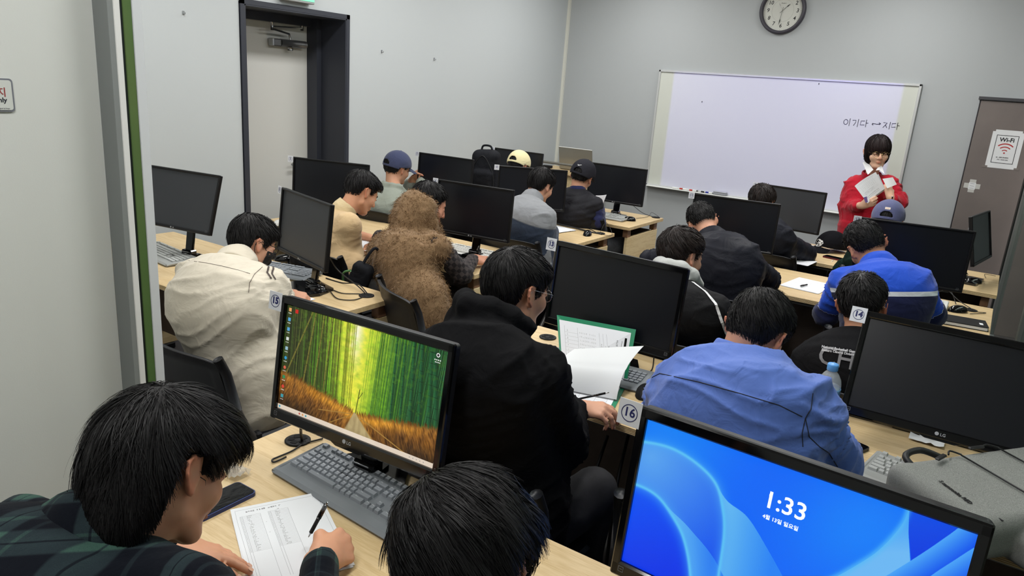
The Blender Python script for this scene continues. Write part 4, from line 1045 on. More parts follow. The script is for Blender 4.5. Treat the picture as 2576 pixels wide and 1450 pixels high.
# tissue on the desk under monitor 14
for (px, py, lab, sc) in ((2330, 1112, 'white tissue lying under the number 14 monitor', (.10, .05)), (2440, 1118, 'crumpled white tissue behind the grey backpack', (.12, .06))):
    p = onz(px, py, DZT); t = MB(); vs = []; fs = []
    for i in range(9):
        for j in range(7): vs.append(((i/8-.5)*sc[0], (j/6-.5)*sc[1], .004+.010*abs(vnoise(np.array(i*.6+px), np.array(j*.7)))))
    for i in range(8):
        for j in range(6): fs.append((i*7+j, (i+1)*7+j, (i+1)*7+j+1, i*7+j+1))
    t.add(vs, fs, None, 0, True); o = t.build('tissue', m_paper, None, (p.x, p.y, DZT)); tag(o, lab, 'tissue')

# ================================================================== folding chairs
m_cseat = mat('chair_black_plastic', (24, 26, 31), .45, bump=(400, .1, .0005)); m_ctube = mat('chair_tube_grey', (92, 90, 88), .35, metal=.55)
def make_chair(loc, rz, label):
    t = empty('folding_chair', loc, rz, label, 'chair', 'black folding chairs')
    MB().box((0, .0, .435), (.40, .38, .028), .010).build('seat', m_cseat, t)
    mb = MB(); N = 10; vs = []; fs = []
    for layer in (0, 1):
        for i in range(N+1):
            s = (i/N-.5)*2; bow = -.045*(1-s*s)
            for j in range(7):
                v = j/6; zz = .56+.235*v; edge = (1-abs(s)**5*.12)
                zc = .675+(zz-.675)*edge*(1-.05*(1-v)*(1-s*s))
                vs.append((s*.215, -.195+bow*1.0-.06*(v-.5)+(-.016 if layer else 0), zc))
    n0 = (N+1)*7
    for i in range(N):
        for j in range(6):
            a = i*7+j; fs.append((a, a+7, a+8, a+1)); fs.append((n0+a, n0+a+1, n0+a+8, n0+a+7))
    for i in range(N):
        for j in (0, 6):
            a = i*7+j; fs.append((a, n0+a, n0+a+7, a+7))
    for i in (0, N):
        for j in range(6): a = i*7+j; fs.append((a, a+1, n0+a+1, n0+a))
    mb.add(vs, fs, None, 0, True); mb.build('backrest', m_cseat, t)
    for sx in (-1, 1):
        MB().tube([(sx*.215, -.235, .80), (sx*.222, -.21, .74), (sx*.222, -.175, .60)], .017, 10).build('sleeve', m_cseat, t)
        MB().tube(bez([(sx*.222, -.18, .62), (sx*.222, -.09, .44), (sx*.222, .22, .015)]), .0125, 10).build('leg', m_ctube, t)
        MB().tube([(sx*.205, .11, .43), (sx*.205, -.27, .015)], .0125, 10).build('leg', m_ctube, t)
        MB().box((sx*.222, -.095, .455), (.030, .03, .07), .008).build('pivot_bracket', m_mattblk, t)
    MB().tube([(-.205, -.23, .06), (.205, -.23, .06)], .009, 8).build('stretcher', m_ctube, t)
    return t

# ================================================================== lectern with laptop
lt = empty('lectern', (-3.78, 6.70, 0), 0, 'wooden lectern with a grey metal rail in the front left corner', 'lectern')
lp = [ony(1413, 369, 6.7), ony(1496, 376, 6.7), ony(1415, 405, 6.7)]
LZ = lp[2].z-.085
MB().box((0, 0, LZ-.015), (.62, .46, .03), .004).build('top', m_wood, lt); MB().box((0, .02, (LZ-.03)/2), (.56, .38, LZ-.03), .004).build('cabinet', m_woodp, lt)
rl = MB(); rl.tube(bez([(-.30, -.22, LZ-.02), (-.30, -.22, LZ+.06), (-.285, -.22, LZ+.075), (.285, -.22, LZ+.075), (.30, -.22, LZ+.06), (.30, -.22, LZ-.02)], 3), .013, 8); rl.build('guard_rail', mat('rail_pewter', (128, 126, 118), .4, metal=.4), lt)
m_lap = mat('laptop_silver', (150, 149, 142), .35, metal=.5)
lpt = empty('laptop', ((lp[0].x+lp[1].x)/2, 6.70, LZ), .03, 'silver laptop standing open on the lectern', 'laptop')
LWd = lp[1].x-lp[0].x; ML = Matrix.Rotation(math.radians(14), 4, 'X')
MB().box((0, .13, .009), (LWd, .24, .016), .004).build('base', m_lap, lpt)
MB().box((0, 0, .125), (LWd, .007, .235), .003, M=ML).build('lid', m_lap, lpt)
MB().box((0, -.0005, .241), (LWd-.004, .009, .004), .001, M=ML).build('lid_edge', m_white, lpt)
text_mesh('logo', 'hp', .04, m_chrome, lpt, ML @ Matrix.Translation((0, -.0042, .10)) @ STAND, .0003, .0006, shear=.2)
lz = empty('power_adapter', (-3.98, 6.62, LZ), .3, 'black power adapter on the lectern beside the laptop', 'adapter')
MB().box((0, 0, .014), (.10, .045, .028), .006).build('brick', m_mattblk, lz)
# ================================================================== people: signed-distance bodies meshed with OpenVDB
import openvdb as vdb
A = lambda *v: np.array(v, np.float64)
def nz(v): return v/np.linalg.norm(v)
def smin(a, b, k):
    h = np.clip(.5+.5*(b-a)/k, 0, 1); return b*(1-h)+a*h-k*h*(1-h)
def smax(a, b, k): return -smin(-a, -b, k)
def cap(P, a, b, ra, rb, s=None, f=1.0):
    ba = b-a; L = ba@ba+1e-12; h = np.clip(((P-a)@ba)/L, 0, 1); w = P-a-h[:, None]*ba
    if s is not None:
        q = w@s; w = w+(q*(1/f-1))[:, None]*s
    return np.sqrt((w*w).sum(1))-(ra+(rb-ra)*h)
def ell(P, c, r):
    q = (P-c)/r; k0 = np.sqrt((q*q).sum(1)); k1 = np.sqrt(((q/r)**2).sum(1))+1e-9
    return k0*(k0-1)/k1
def chain(P, pts, rs, k=.01):
    d = None
    for i in range(len(pts)-1):
        e = cap(P, pts[i], pts[i+1], rs[i], rs[i+1]); d = e if d is None else smin(d, e, k)
    return d
def grouped(P, c, R, fn, mg=.03):
    """evaluate fn only near its bounding sphere"""
    r = np.sqrt(((P-c)**2).sum(1)); d = r-R+mg+.0; d = np.maximum(r-R, 0)+mg
    m = r < R+.02
    if m.any(): d[m] = fn(P[m])
    return d
def np_mesh(name, V, F, mats, parent=None, smooth=True, attrs=None):
    """F: list of int arrays (n,3) or (n,4)"""
    me = bpy.data.meshes.new(name); F = [f for f in F if len(f)]
    me.vertices.add(len(V)); me.vertices.foreach_set('co', np.ascontiguousarray(V, np.float32).ravel())
    nl = sum(f.size for f in F); npoly = sum(len(f) for f in F)
    me.loops.add(nl); me.polygons.add(npoly)
    me.loops.foreach_set('vertex_index', np.concatenate([f.ravel() for f in F]).astype(np.int32))
    tot = np.concatenate([np.full(len(f), f.shape[1], np.int32) for f in F]); st = np.concatenate([[0], np.cumsum(tot)[:-1]]).astype(np.int32)
    me.polygons.foreach_set('loop_start', st); me.polygons.foreach_set('loop_total', tot)
    me.polygons.foreach_set('use_smooth', np.full(npoly, smooth))
    for m in (mats if isinstance(mats, (list, tuple)) else [mats]): me.materials.append(m)
    for k, v in (attrs or {}).items():
        if v.ndim == 1: a = me.attributes.new(k, 'FLOAT', 'POINT'); a.data.foreach_set('value', v.astype(np.float32))
        else: a = me.attributes.new(k, 'FLOAT_VECTOR', 'POINT'); a.data.foreach_set('vector', v.astype(np.float32).ravel())
    me.update(calc_edges=True); me.validate()
    return link_mesh(name, me, parent)
def mesh_sdf(fn, lo, hi, h, adapt=0.0, mg=.02):
    lo = np.array(lo, float); hi = np.array(hi, float); B = 8
    nb = np.ceil((hi-lo)/(h*B)).astype(int)+1; sh = nb*B
    g = np.indices(nb).reshape(3, -1).T; cen = lo+(g*B+(B-1)/2)*h
    d = fn(cen); near = np.abs(d) < B*h*.87+mg
    arr = np.empty(tuple(sh), np.float32)
    sgn = np.where(d < 0, -1, 1).astype(np.float32).reshape(nb)
    arr[:] = np.repeat(np.repeat(np.repeat(sgn, B, 0), B, 1), B, 2)*h*4
    off = np.indices((B, B, B)).reshape(3, -1).T*h
    idx = g[near]; ch = 400
    for i in range(0, len(idx), ch):
        b = idx[i:i+ch]; P = (lo+b[:, None, :]*B*h+off[None]).reshape(-1, 3)
        v = fn(P).reshape(-1, B, B, B).astype(np.float32)
        for q, (x, y, z) in enumerate(b): arr[x*B:x*B+B, y*B:y*B+B, z*B:z*B+B] = v[q]
    gr = vdb.FloatGrid(h*4); gr.copyFromArray(np.clip(arr, -h*4, h*4))
    V, T, Q = gr.convertToPolygons(0.0, adaptivity=adapt)
    return lo+V.astype(np.float64)*h, T.astype(np.int64), Q.astype(np.int64)
def vnormals(V, T, Q):
    N = np.zeros_like(V)
    for F in (T, Q):
        if len(F) == 0: continue
        a, b, c = V[F[:, 0]], V[F[:, 1]], V[F[:, 2]]; n = np.cross(b-a, c-a)
        if F.shape[1] == 4: n = n+np.cross(c-a, V[F[:, 3]]-a)
        for k in range(F.shape[1]): np.add.at(N, F[:, k], n)
    return N/(np.linalg.norm(N, axis=1)[:, None]+1e-12)
def vn3(P, seed=0):
    I = np.floor(P).astype(np.int64); f = P-I; u = f*f*(3-2*f); out = 0
    for dx in (0, 1):
        for dy in (0, 1):
            for dz in (0, 1):
                n = ((I[:, 0]+dx)*374761393+(I[:, 1]+dy)*668265263+(I[:, 2]+dz)*2147483647+seed*974634777) & 0xffffffff
                n = ((n ^ (n >> 13))*1274126177) & 0xffffffff; v = ((n ^ (n >> 16)) & 0xffff)/32767.5-1
                out = out+v*(u[:, 0] if dx else 1-u[:, 0])*(u[:, 1] if dy else 1-u[:, 1])*(u[:, 2] if dz else 1-u[:, 2])
    return out
def wj(v):
    if v[0] == 'z': return np.array(onz(*v[1:]))
    if max(abs(t) for t in v) < 30: return np.array(v, float)
    return np.array(ony(*v))

# ------------------------------------------------------------------ head (local: x right, y face, z up)
def cranium(p): return smin(ell(p, A(0, -.012, .030), A(.076, .097, .084)), ell(p, A(0, -.045, -.005), A(.062, .058, .062)), .02)
def head_sdf(p, s=None, ears=True):
    q = p.copy(); q[:, 0] = np.abs(q[:, 0])
    d = cranium(p)
    d = smin(d, ell(q, A(0, .030, -.035), A(.059, .060, .074)), .02)
    d = smin(d, chain(q, [A(.052, -.004, -.035), A(.049, .004, -.066), A(.022, .060, -.098), A(0, .070, -.102)], [.018, .017, .015, .016], .012), .018)
    d = smin(d, ell(q, A(.036, .058, -.030), A(.028, .026, .028)), .016)
    d = smin(d, cap(q, A(0, .080, .026), A(.034, .072, .024), .015, .012), .012)
    d = smax(d, -ell(q, A(.031, .104, .002), A(.017, .016, .011)), .010)
    d = smin(d, ell(q, A(.031, .0775, .001), A(.0155, .014, .0115)), .003)
    d = smin(d, chain(q, [A(0, .088, .012), A(0, .104, -.018), A(0, .110, -.030)], [.0065, .0085, .0095], .006), .008)
    d = smin(d, ell(q, A(.012, .098, -.034), A(.008, .009, .007)), .005)
    d = smin(d, ell(q, A(.0, .090, -.058), A(.021, .012, .0055)), .005)
    d = smin(d, ell(q, A(.0, .088, -.069), A(.018, .011, .006)), .005)
    d = smin(d, ell(q, A(0, .078, -.094), A(.018, .014, .013)), .01)
    if ears:
        def ear(e):
            t = e-A(.078, -.012, -.010); c, s_ = math.cos(.22), math.sin(.22)
            y = t[:, 1]*c+t[:, 2]*s_; z = -t[:, 1]*s_+t[:, 2]*c; x = t[:, 0]-.30*(-y)
            e2 = np.stack([x, y, z], 1)
            base = ell(e2, A(0, .002, .0), A(.008, .017, .030))
            pts = [A(.002, .012, .008), A(.006, .010, .024), A(.008, -.004, .031), A(.010, -.017, .022), A(.010, -.019, .004), A(.007, -.012, -.014), A(.003, -.001, -.027), A(.001, .008, -.020)]
            rim = chain(e2, pts, [.003, .0038, .0042, .0045, .0042, .0045, .0065, .004], .004)
            hollow = ell(e2, A(.010, .0, .004), A(.009, .009, .015))
            b = smax(base, -hollow, .004); b = smin(b, rim, .004)
            return smin(b, ell(e2, A(.004, .014, -.006), A(.004, .004, .006)), .003)
        d = smin(d, grouped(q, A(.085, -.012, -.010), .055, ear, .02), .006)
    return d

HAIRLINE = {
 'short': [(-.13, -.055), (-.085, -.062), (-.055, -.050), (-.040, -.018), (-.034, .018), (.006, .032), (.014, .002), (.026, .000), (.036, .036), (.06, .056), (.085, .062), (.12, .066)],
 'mop': [(-.13, -.066), (-.085, -.074), (-.055, -.058), (-.040, -.022), (-.034, .012), (.006, .024), (.014, -.010), (.030, -.008), (.042, .026), (.065, .040), (.09, .044), (.13, .044)],
 'mullet': [(-.14, -.115), (-.09, -.115), (-.060, -.090), (-.040, -.050), (-.034, .004), (.006, .022), (.014, -.012), (.034, -.006), (.048, .024), (.065, .036), (.09, .038), (.13, .038)],
 'bob': [(-.14, -.085), (-.05, -.095), (-.0, -.095), (.030, -.080), (.050, -.02), (.062, .040), (.09, .044), (.13, .044)]}
def hair_shell(p, st):
    th = st['side']+(st['top']-st['side'])*np.clip((p[:, 2]+.02)/.08, 0, 1)
    th = th+st.get('back', 0)*np.clip((-p[:, 1]-.02)/.06, 0, 1)*np.clip((.05-p[:, 2])/.06, 0, 1)+st.get('front', 0)*np.clip((p[:, 1]-.03)/.05, 0, 1)*np.clip((p[:, 2]-.02)/.04, 0, 1)
    d = cranium(p)
    if st['line'] == 'bob':
        q = p.copy(); q[:, 0] = np.abs(q[:, 0])
        d = smin(d, ell(p, A(0, -.015, -.030), A(.080, .088, .085)), .02)
    if st['line'] == 'mullet': d = smin(d, ell(p, A(0, -.058, -.060), A(.060, .050, .075)), .03)
    return d-th
def hair_sdf(p, st):
    xs, zs = zip(*HAIRLINE[st['line']]); hl = np.interp(p[:, 1], xs, zs)+st.get('rise', 0)
    if st['line'] in ('short', 'mop'): hl = hl+np.clip(np.abs(p[:, 0])-.05, 0, .02)*-.3
    tp = np.clip((p[:, 2]-hl)/st.get('taper', .035), 0, 1)
    return smax(hair_shell(p, st)+(1-tp)**1.5*(st['side']+.002), (hl-p[:, 2])*.8, .006)
def above_line(p, st):
    xs, zs = zip(*HAIRLINE[st['line']]); return p[:, 2]-(np.interp(p[:, 1], xs, zs)+st.get('rise', 0))

def ribbons(name, segs, wid, nrm, m, parent, attr=None, extra=None):
    """segs: (n strands, k points, 3); flat tapering ribbons as one mesh (plus an optional solid base)"""
    n, k, _ = segs.shape
    nrm = nrm+RNG.normal(0, .55, (n, 1, 3)); t = np.gradient(segs, axis=1); side = np.cross(t, nrm); side /= np.linalg.norm(side, axis=2)[..., None]+1e-9
    taper = np.linspace(1, .25, k)[None, :, None]*wid[:, None, None]
    L = segs-side*taper; R = segs+side*taper
    V = np.stack([L, R], 2).reshape(-1, 3)
    b = (np.arange(n)*k*2)[:, None]+(np.arange(k-1)*2)[None]
    Q = np.stack([b, b+1, b+3, b+2], -1).reshape(-1, 4)
    F = [Q]; at = {}
    rv = np.repeat((attr if attr is not None else RNG.random(n)), 2*k)
    if extra is not None:
        V0, T0, Q0 = extra; o = len(V); V = np.concatenate([V, V0]); rv = np.concatenate([rv, np.full(len(V0), .3)])
        F += [T0+o, Q0+o]
    at['strand'] = rv
    return np_mesh(name, V, F, m, parent, True, at)

def hair_mat(name, rgb=(20, 19, 20), rgb2=(46, 43, 42), rough=.34, spec=.5):
    if name in _M: return _M[name]
    m = mat(name, rgb, rough, spec=spec); nt = m.node_tree; b = bsdf(m)
    a = nt.nodes.new('ShaderNodeAttribute'); a.attribute_name = 'strand'
    r = nt.nodes.new('ShaderNodeValToRGB'); r.color_ramp.elements[0].color = lin(rgb); r.color_ramp.elements[1].color = lin(rgb2)
    r.color_ramp.elements[0].position = .3
    nt.links.new(a.outputs['Fac'], r.inputs['Fac']); nt.links.new(r.outputs['Color'], b.inputs['Base Color'])
    return m
def skin_mat(name, rgb):
    """skin with redder ears, lips and knuckles from the 'flush' attribute and cropped-hair stubble from 'crop'"""
    if name in _M: return _M[name]
    m = mat(name, rgb, .48, spec=.35, bump=(220, .12, .0008)); nt = m.node_tree; b = bsdf(m)
    b.inputs['Subsurface Weight'].default_value = .12; b.inputs['Subsurface Radius'].default_value = (.012, .004, .002); b.inputs['Subsurface Scale'].default_value = .6
    def mixn(fac, a_, col):
        x = nt.nodes.new('ShaderNodeMix'); x.data_type = 'RGBA'; nt.links.new(fac, x.inputs[0])
        if isinstance(a_, tuple): x.inputs[6].default_value = a_
        else: nt.links.new(a_, x.inputs[6])
        x.inputs[7].default_value = lin(col); return x.outputs[2]
    def at(nm): q = nt.nodes.new('ShaderNodeAttribute'); q.attribute_name = nm; return q.outputs['Fac']
    n = nt.nodes.new('ShaderNodeTexNoise'); n.inputs['Scale'].default_value = 26; n.inputs['Detail'].default_value = 3
    tc = nt.nodes.new('ShaderNodeTexCoord'); nt.links.new(tc.outputs['Object'], n.inputs['Vector'])
    mu = nt.nodes.new('ShaderNodeMath'); mu.operation = 'MULTIPLY'; mu.inputs[1].default_value = .35; nt.links.new(n.outputs['Fac'], mu.inputs[0])
    c = mixn(mu.outputs[0], lin(rgb), tuple(int(v*k) for v, k in zip(rgb, (.90, .80, .76))))
    c = mixn(at('flush'), c, tuple(int(v*k) for v, k in zip(rgb, (.92, .62, .56))))
    c = mixn(at('crop'), c, (38, 34, 33)); nt.links.new(c, b.inputs['Base Color'])
    return m

# ------------------------------------------------------------------ hand (world space)
def make_hand(w, d, n, side, pose='pen', s=1.0):
    """w wrist, d finger direction, n back-of-hand normal, side +1 right hand; returns sdf(P), joints, centre"""
    d = nz(d); n = nz(n-(n@d)*d); l = -nz(np.cross(d, n))*side      # l: towards the thumb side
    lat = [.030, .010, -.010, -.028]; kd = [.088, .092, .087, .078]; fl = [.070, .078, .072, .057]
    curls = {'pen': [(38, 48, 25), (50, 55, 30), (66, 65, 40), (75, 70, 45)], 'flat': [(8, 10, 8), (5, 10, 6), (8, 12, 8), (14, 14, 10)],
             'rest': [(22, 28, 16), (28, 30, 18), (34, 34, 20), (40, 36, 24)], 'fist': [(70, 80, 50), (74, 82, 50), (76, 82, 50), (78, 82, 50)], 'hold': [(45, 35, 15), (50, 40, 20), (55, 45, 25), (60, 50, 30)]}[pose]
    W = lambda a, b, c: w+(d*a+l*b+n*c)*s
    meta = []; fingers = []
    for i in range(4):
        k = W(kd[i], lat[i], .002-.003*abs(i-1)); meta.append((W(.012, lat[i]*.55, 0), k)); pts = [k]; a = 0; sp = (1.5-i)*.07
        for j, f in enumerate((.46, .30, .24)):
            a += math.radians(curls[i][j]); dd = d*math.cos(a)-n*math.sin(a)+l*sp*math.cos(a); pts.append(pts[-1]+nz(dd)*fl[i]*f*s)
        fingers.append(pts)
    tb = W(.018, .020, -.006); t1 = W(.050, .046 if pose != 'fist' else .036, -.014)
    if pose in ('pen', 'hold'): t2 = W(.082, .040, -.036); t3 = W(.103, .026, -.048)
    elif pose == 'fist': t2 = W(.078, .026, -.036); t3 = W(.086, .0, -.044)
    else: t2 = W(.082, .060, -.020); t3 = W(.106, .062, -.026)
    th = [tb, t1, t2, t3]
    cen = W(.075, .0, -.015)
    rr = [.0092, .0094, .0088, .0078]
    def f(P):
        q = None
        for i, (a, b) in enumerate(meta):
            e = cap(P, a, b, .0165*s, (.0115-.0006*i)*s); q = e if q is None else smin(q, e, .012*s)
        q = smin(q, cap(P, W(-.02, 0, 0), W(.03, 0, -.002), .021*s, .022*s, l, 1.25), .016*s)
        q = smin(q, chain(P, th, [.017*s, .0135*s, .0108*s, .0092*s], .006*s), .012*s)
        g = None
        for i, pts in enumerate(fingers):
            e = chain(P, pts, [rr[i]*1.12*s, rr[i]*s, rr[i]*.92*s, rr[i]*.80*s], .003*s); g = e if g is None else np.minimum(g, e)
        return smin(q, g, .006*s)
    tips = [fi[-1] for fi in fingers]+[t3]
    dirs = [nz(fi[-1]-fi[-2]) for fi in fingers]+[nz(t3-t2)]
    return dict(f=f, c=cen, R=.125*s, tips=tips, dirs=dirs, d=d, n=n, l=l, W=W, s=s, side=side)

def person(name, J, label, skin=(205, 160, 130), head=(0, 35, 0), hs=1.0, hair=None, cap_=None, top=None, pants=(40, 42, 50), shoe=(36, 36, 40), vox=.006, hvox=None,
           hands=('rest', 'rest'), hdir=(None, None), stand=False, fold=1.0, neck_r=.052, bulk=1.0, seams=(), chair=None, glasses=None, arm_w=1.0, flush=.5, hand_s=1.0, knees=None, chair_yaw=0.0, face=True, over=()):
    j = {k: wj(v) for k, v in J.items()}; bvox = vox*(1.12 if vox < .006 else 1.22)
    if not stand: j['P'][2] = .56
    if name in HEADFIT:
        h_, head, hs = HEADFIT[name]; dl = A(*h_)-j['H']; j['H'] = A(*h_)
        for k_, w_ in (('N', .8), ('SL', .35), ('SR', .35)): j[k_] = j[k_]+dl*w_
    up_ = nz(j['N']-j['C']); sink_ = J.get('sink', .045) if False else SINK.get(name, .045)
    for k_, w_ in (('N', 1.0), ('SL', .8), ('SR', .8)): j[k_] = j[k_]-(up_*.4+A(0, 0, .7))*sink_*w_
    lat = nz((j['SR']-j['SL'])*A(1, 1, .3)); P_, N_, C_ = j['P'], j['N'], j['C']
    fw = nz(np.cross(A(0, 0, 1), lat))
    root = empty('person', (P_[0], P_[1], 0), 0, label, 'person')
    O = A(P_[0], P_[1], 0)
    yaw, pit, rol = [math.radians(v) for v in head]
    RH = np.array((Matrix.Rotation(yaw, 3, 'Z') @ Matrix.Rotation(-pit, 3, 'X') @ Matrix.Rotation(rol, 3, 'Y')))
    H = j['H']; toL = lambda P: ((P-H)@RH)/hs; toW = lambda p: (p*hs)@RH.T+H
    # ---- arms, hands
    HD = {}
    for sd, sg in (('L', -1), ('R', 1)):
        e, w = j['E'+sd], j['W'+sd]; d0 = nz(w-e); o = hdir[0 if sg < 0 else 1]
        if o is None: dd = nz(d0*A(1, 1, .35)+A(-.25*sg, .15, -.05)); nn = A(sg*.45, 0, .9)
        else: dd, nn = nz(np.array(o[0], float)), np.array(o[1], float)
        po = hands[0 if sg < 0 else 1]
        HD[sd] = make_hand(w, dd, nn, sg, po, hand_s)
    b_ = bulk
    def arms(P, t=0.0, upto=1.0, start=0.0, rs=(.050, .043, .030), k=.03):
        d = None
        for sd in 'LR':
            s, e, w = j['S'+sd], j['E'+sd], j['W'+sd]
            if upto <= .5:
                q = s+(e-s)*(upto*2); x = cap(P, s, q, (rs[0]+t)*arm_w, (rs[0]+(rs[1]-rs[0])*upto*2+t*1.1)*arm_w)
            else:
                w2 = e+(w-e)*((upto-.5)*2)
                x = smin(cap(P, s, e, (rs[0]+t)*arm_w, (rs[1]+t)*arm_w), cap(P, e, w2, (rs[1]+t)*arm_w, (rs[2]+t*.8)*arm_w), .02)
            d = x if d is None else np.minimum(d, x)
        return d
    def torso(P, t=0.0, k=.075):
        Cs = C_+A(0, 0, 0); ms = (j['SL']+j['SR'])/2
        d = cap(P, P_+A(0, 0, .02), Cs, (.125+t)*b_, (.130+t)*b_, lat, 1.22)
        d = smin(d, cap(P, Cs, ms+(N_-ms)*.35-fw*.01, (.128+t)*b_, (.068+t*.8)*b_, lat, 1.2), k)
        for sd in 'LR':
            s = j['S'+sd]; q = ms+(s-ms)*.55
            d = smin(d, cap(P, N_-A(0, 0, .022), s, (.032+t*.35), (.048+t*.85)*b_), .045)
            d = smin(d, cap(P, Cs+(s-ms)*.45, q-A(0, 0, .035), (.095+t)*b_, (.066+t)*b_), .05)
        return d
    sl_body = top.get('sleeve', .96)
    neck_top = toW(A(0, -.030, -.055)[None])[0]; neck_mid = toW(A(0, -.012, -.085)[None])[0]
    def neck(P): return smin(cap(P, N_-A(0, 0, .03), neck_top, neck_r*1.08, neck_r), cap(P, (N_+neck_mid)/2, neck_mid, neck_r*.9, neck_r*.8), .02)
    def body(P):
        d = smin(cap(P, P_, C_, .075, .075, lat, 1.3), cap(P, C_, N_-A(0, 0, .03), .07, .05), .03)
        for sd in 'LR': d = smin(d, cap(P, N_-A(0, 0, .03), j['S'+sd], .035, .036), .03)
        d = smin(d, arms(P, -.010 if sl_body > .9 else -.004, 1.0), .03)
        d = smin(d, neck(P), .03)
        d = smin(d, grouped(P, H, .165*hs, lambda q: head_sdf(toL(q))*hs, .04), .018)
        for sd in 'LR':
            h = HD[sd]; d = smin(d, grouped(P, h['c'], h['R'], h['f'], .03), .010)
        return d
    allp = np.array([j[k] for k in j]); lo = allp.min(0)-.21; hi = allp.max(0)+.21
    lo[2] = min(lo[2], P_[2]-.2)
    V, T, Q = mesh_sdf(body, lo, hi, bvox, 0.0, .015)
    L = toL(V); m = (np.abs(L) < .15).all(1)
    fl = np.zeros(len(V)); cr = np.zeros(len(V))
    ex = np.abs(L[:, 0]); fl += m*sstep(.079, .088, ex)*.8*flush
    fl += m*np.exp(-((L[:, 0]/.020)**2+((L[:, 2]+.063)/.009)**2))*(L[:, 1] > .085)*.9
    fl += m*np.exp(-((L[:, 0]/.014)**2+((L[:, 2]+.028)/.014)**2))*(L[:, 1] > .09)*.35
    for sd in 'LR':
        for tpt in HD[sd]['tips']: fl += np.exp(-(((V-tpt)**2).sum(1))/(.012**2))*.5
    if hair and hair.get('crop', 0):
        xs, zs = zip(*HAIRLINE[hair['line']]); hl = np.interp(L[:, 1], xs, zs)
        cr = m*sstep(-.014, .022, L[:, 2]-hl)*(L[:, 1] < .06)*hair['crop']*(ex < .083)
    bd = np_mesh('body', V-O, [T, Q], skin_mat('skin_%d_%d_%d' % skin, skin), root, True, {'flush': np.clip(fl, 0, 1), 'crop': np.clip(cr, 0, 1)})
    # nails on near hands
    if vox < .0055:
        for sd in 'LR':
            nm = MB(); h = HD[sd]
            for tp, dr in zip(h['tips'], h['dirs']):
                up = nz(h['n']-(h['n']@dr)*dr); sdv = np.cross(dr, up); c0 = tp+up*.0068-dr*.001
                M = Matrix(((sdv[0], dr[0], up[0], c0[0]-O[0]), (sdv[1], dr[1], up[1], c0[1]-O[1]), (sdv[2], dr[2], up[2], c0[2]), (0, 0, 0, 1)))
                nm.slab(rrect(.0095, .012, .004, 3), -.001, .0008, M=M)
            nm.build('fingernails', mat('nail', (216, 170, 150), .3), root)
    # ---- eyes and brows
    if face:
        eb = MB(); 
        for sx in (-1, 1):
            c0 = toW(A(sx*.031, .0905, .0015)[None])[0]-O
            M = Matrix.Translation(c0) @ Matrix(RH).to_4x4()
            eb.add([(-.0105, 0, .0005), (-.004, .0022, -.0022), (.004, .0022, -.0022), (.0105, 0, .0005), (.004, .0024, .0012), (-.004, .0024, .0012)], [(0, 1, 2, 3, 4, 5)], M)
        eb.build('lash_line', mat('lash_dark', (30, 24, 24), .5), root)
        eb = MB()
        for sx in (-1, 1):
            pts = [toW(A(sx*x, y, z)[None])[0]-O for x, y, z in ((.014, .0945, .0205), (.026, .0915, .0245), (.040, .083, .0235), (.048, .076, .019))]
            eb.tube(bez(pts, 4), [.0022]*5+[.003]*4+[.002]*4, 6)
        eb.build('eyebrows', mat('brow_dark', (34, 30, 30), .7), root)
    # ---- hair
    gl = RH.T@A(0, 0, -1)
    if hair:
        st = hair; hv = st.get('vox', .006)
        hf = lambda P: hair_sdf(P, st)
        Vh, Th, Qh = mesh_sdf(hf, A(-.13, -.16, -.15), A(.13, .15, .16), hv, 0, .012)
        Nh = vnormals(Vh, Th, Qh)
        n = int(st.get('n', 2500)*.62); ok = np.where(hair_shell(Vh, st) > -.012)[0]; ids = ok[RNG.integers(0, len(ok), n)]
        p = Vh[ids]+RNG.normal(0, hv*.5, (n, 3)); cw = A(*st.get('crown', (.01, -.05, .10)))
        kx = st.get('k', 6); Ln = st.get('len', .05)*(.6+.8*RNG.random(n)); Ln = Ln*np.clip(.08+above_line(p, st)/st.get('grow', .085), st.get('minlen', .16), 1)
        ab_ = above_line(p, st); ovr = np.where(p[:, 1] > .045, st.get('fr', .022), np.where(p[:, 1] < -.045, st.get('bk', .014), st.get('sd', .005))); Ln = np.minimum(Ln, np.maximum(ab_, 0)*1.1+ovr) if st['line'] != 'bob' else Ln
        clump = np.stack([vn3(p*st.get('cf', 40)+s_*17, s_) for s_ in range(3)], 1)
        out = [p]; pos = p.copy(); el_c, el_r = A(0, -.015, .02), A(.08, .1, .095)
        lift0 = st.get('lift', .004)*.55; nrmS = []; alive = np.ones(n, bool)
        for i in range(kx-1):
            q = (pos-el_c)/el_r**2; nn = q/np.linalg.norm(q, axis=1)[:, None]
            v = pos-cw; sw = st.get('swirl', .25); v = v+sw*np.cross(nn, v)
            v = v/(np.linalg.norm(v, axis=1)[:, None]+1e-6)+gl[None]*st.get('grav', .5)*(i/kx)
            if 'comb' in st: v = v+A(*st['comb'])
            v = v-(v*nn).sum(1)[:, None]*nn
            v = v/(np.linalg.norm(v, axis=1)[:, None]+1e-6)+clump*st.get('messy', .35)+nn*st.get('up', .08)+RNG.normal(0, st.get('frizz', .05), (n, 3))
            v = v/(np.linalg.norm(v, axis=1)[:, None])
            pos = pos+v*(Ln/(kx-1))[:, None]
            dsh = hair_shell(pos, st); tgt = lift0*(.3+1.2*(i+1)/kx)*(.4+.9*np.abs(clump[:, 0]))
            corr = np.where(dsh < tgt*.5, tgt*.5-dsh, np.where(dsh > tgt*2.2, (tgt*2.2-dsh)*st.get('hug', .7), 0))
            pos = pos+nn*corr[:, None]
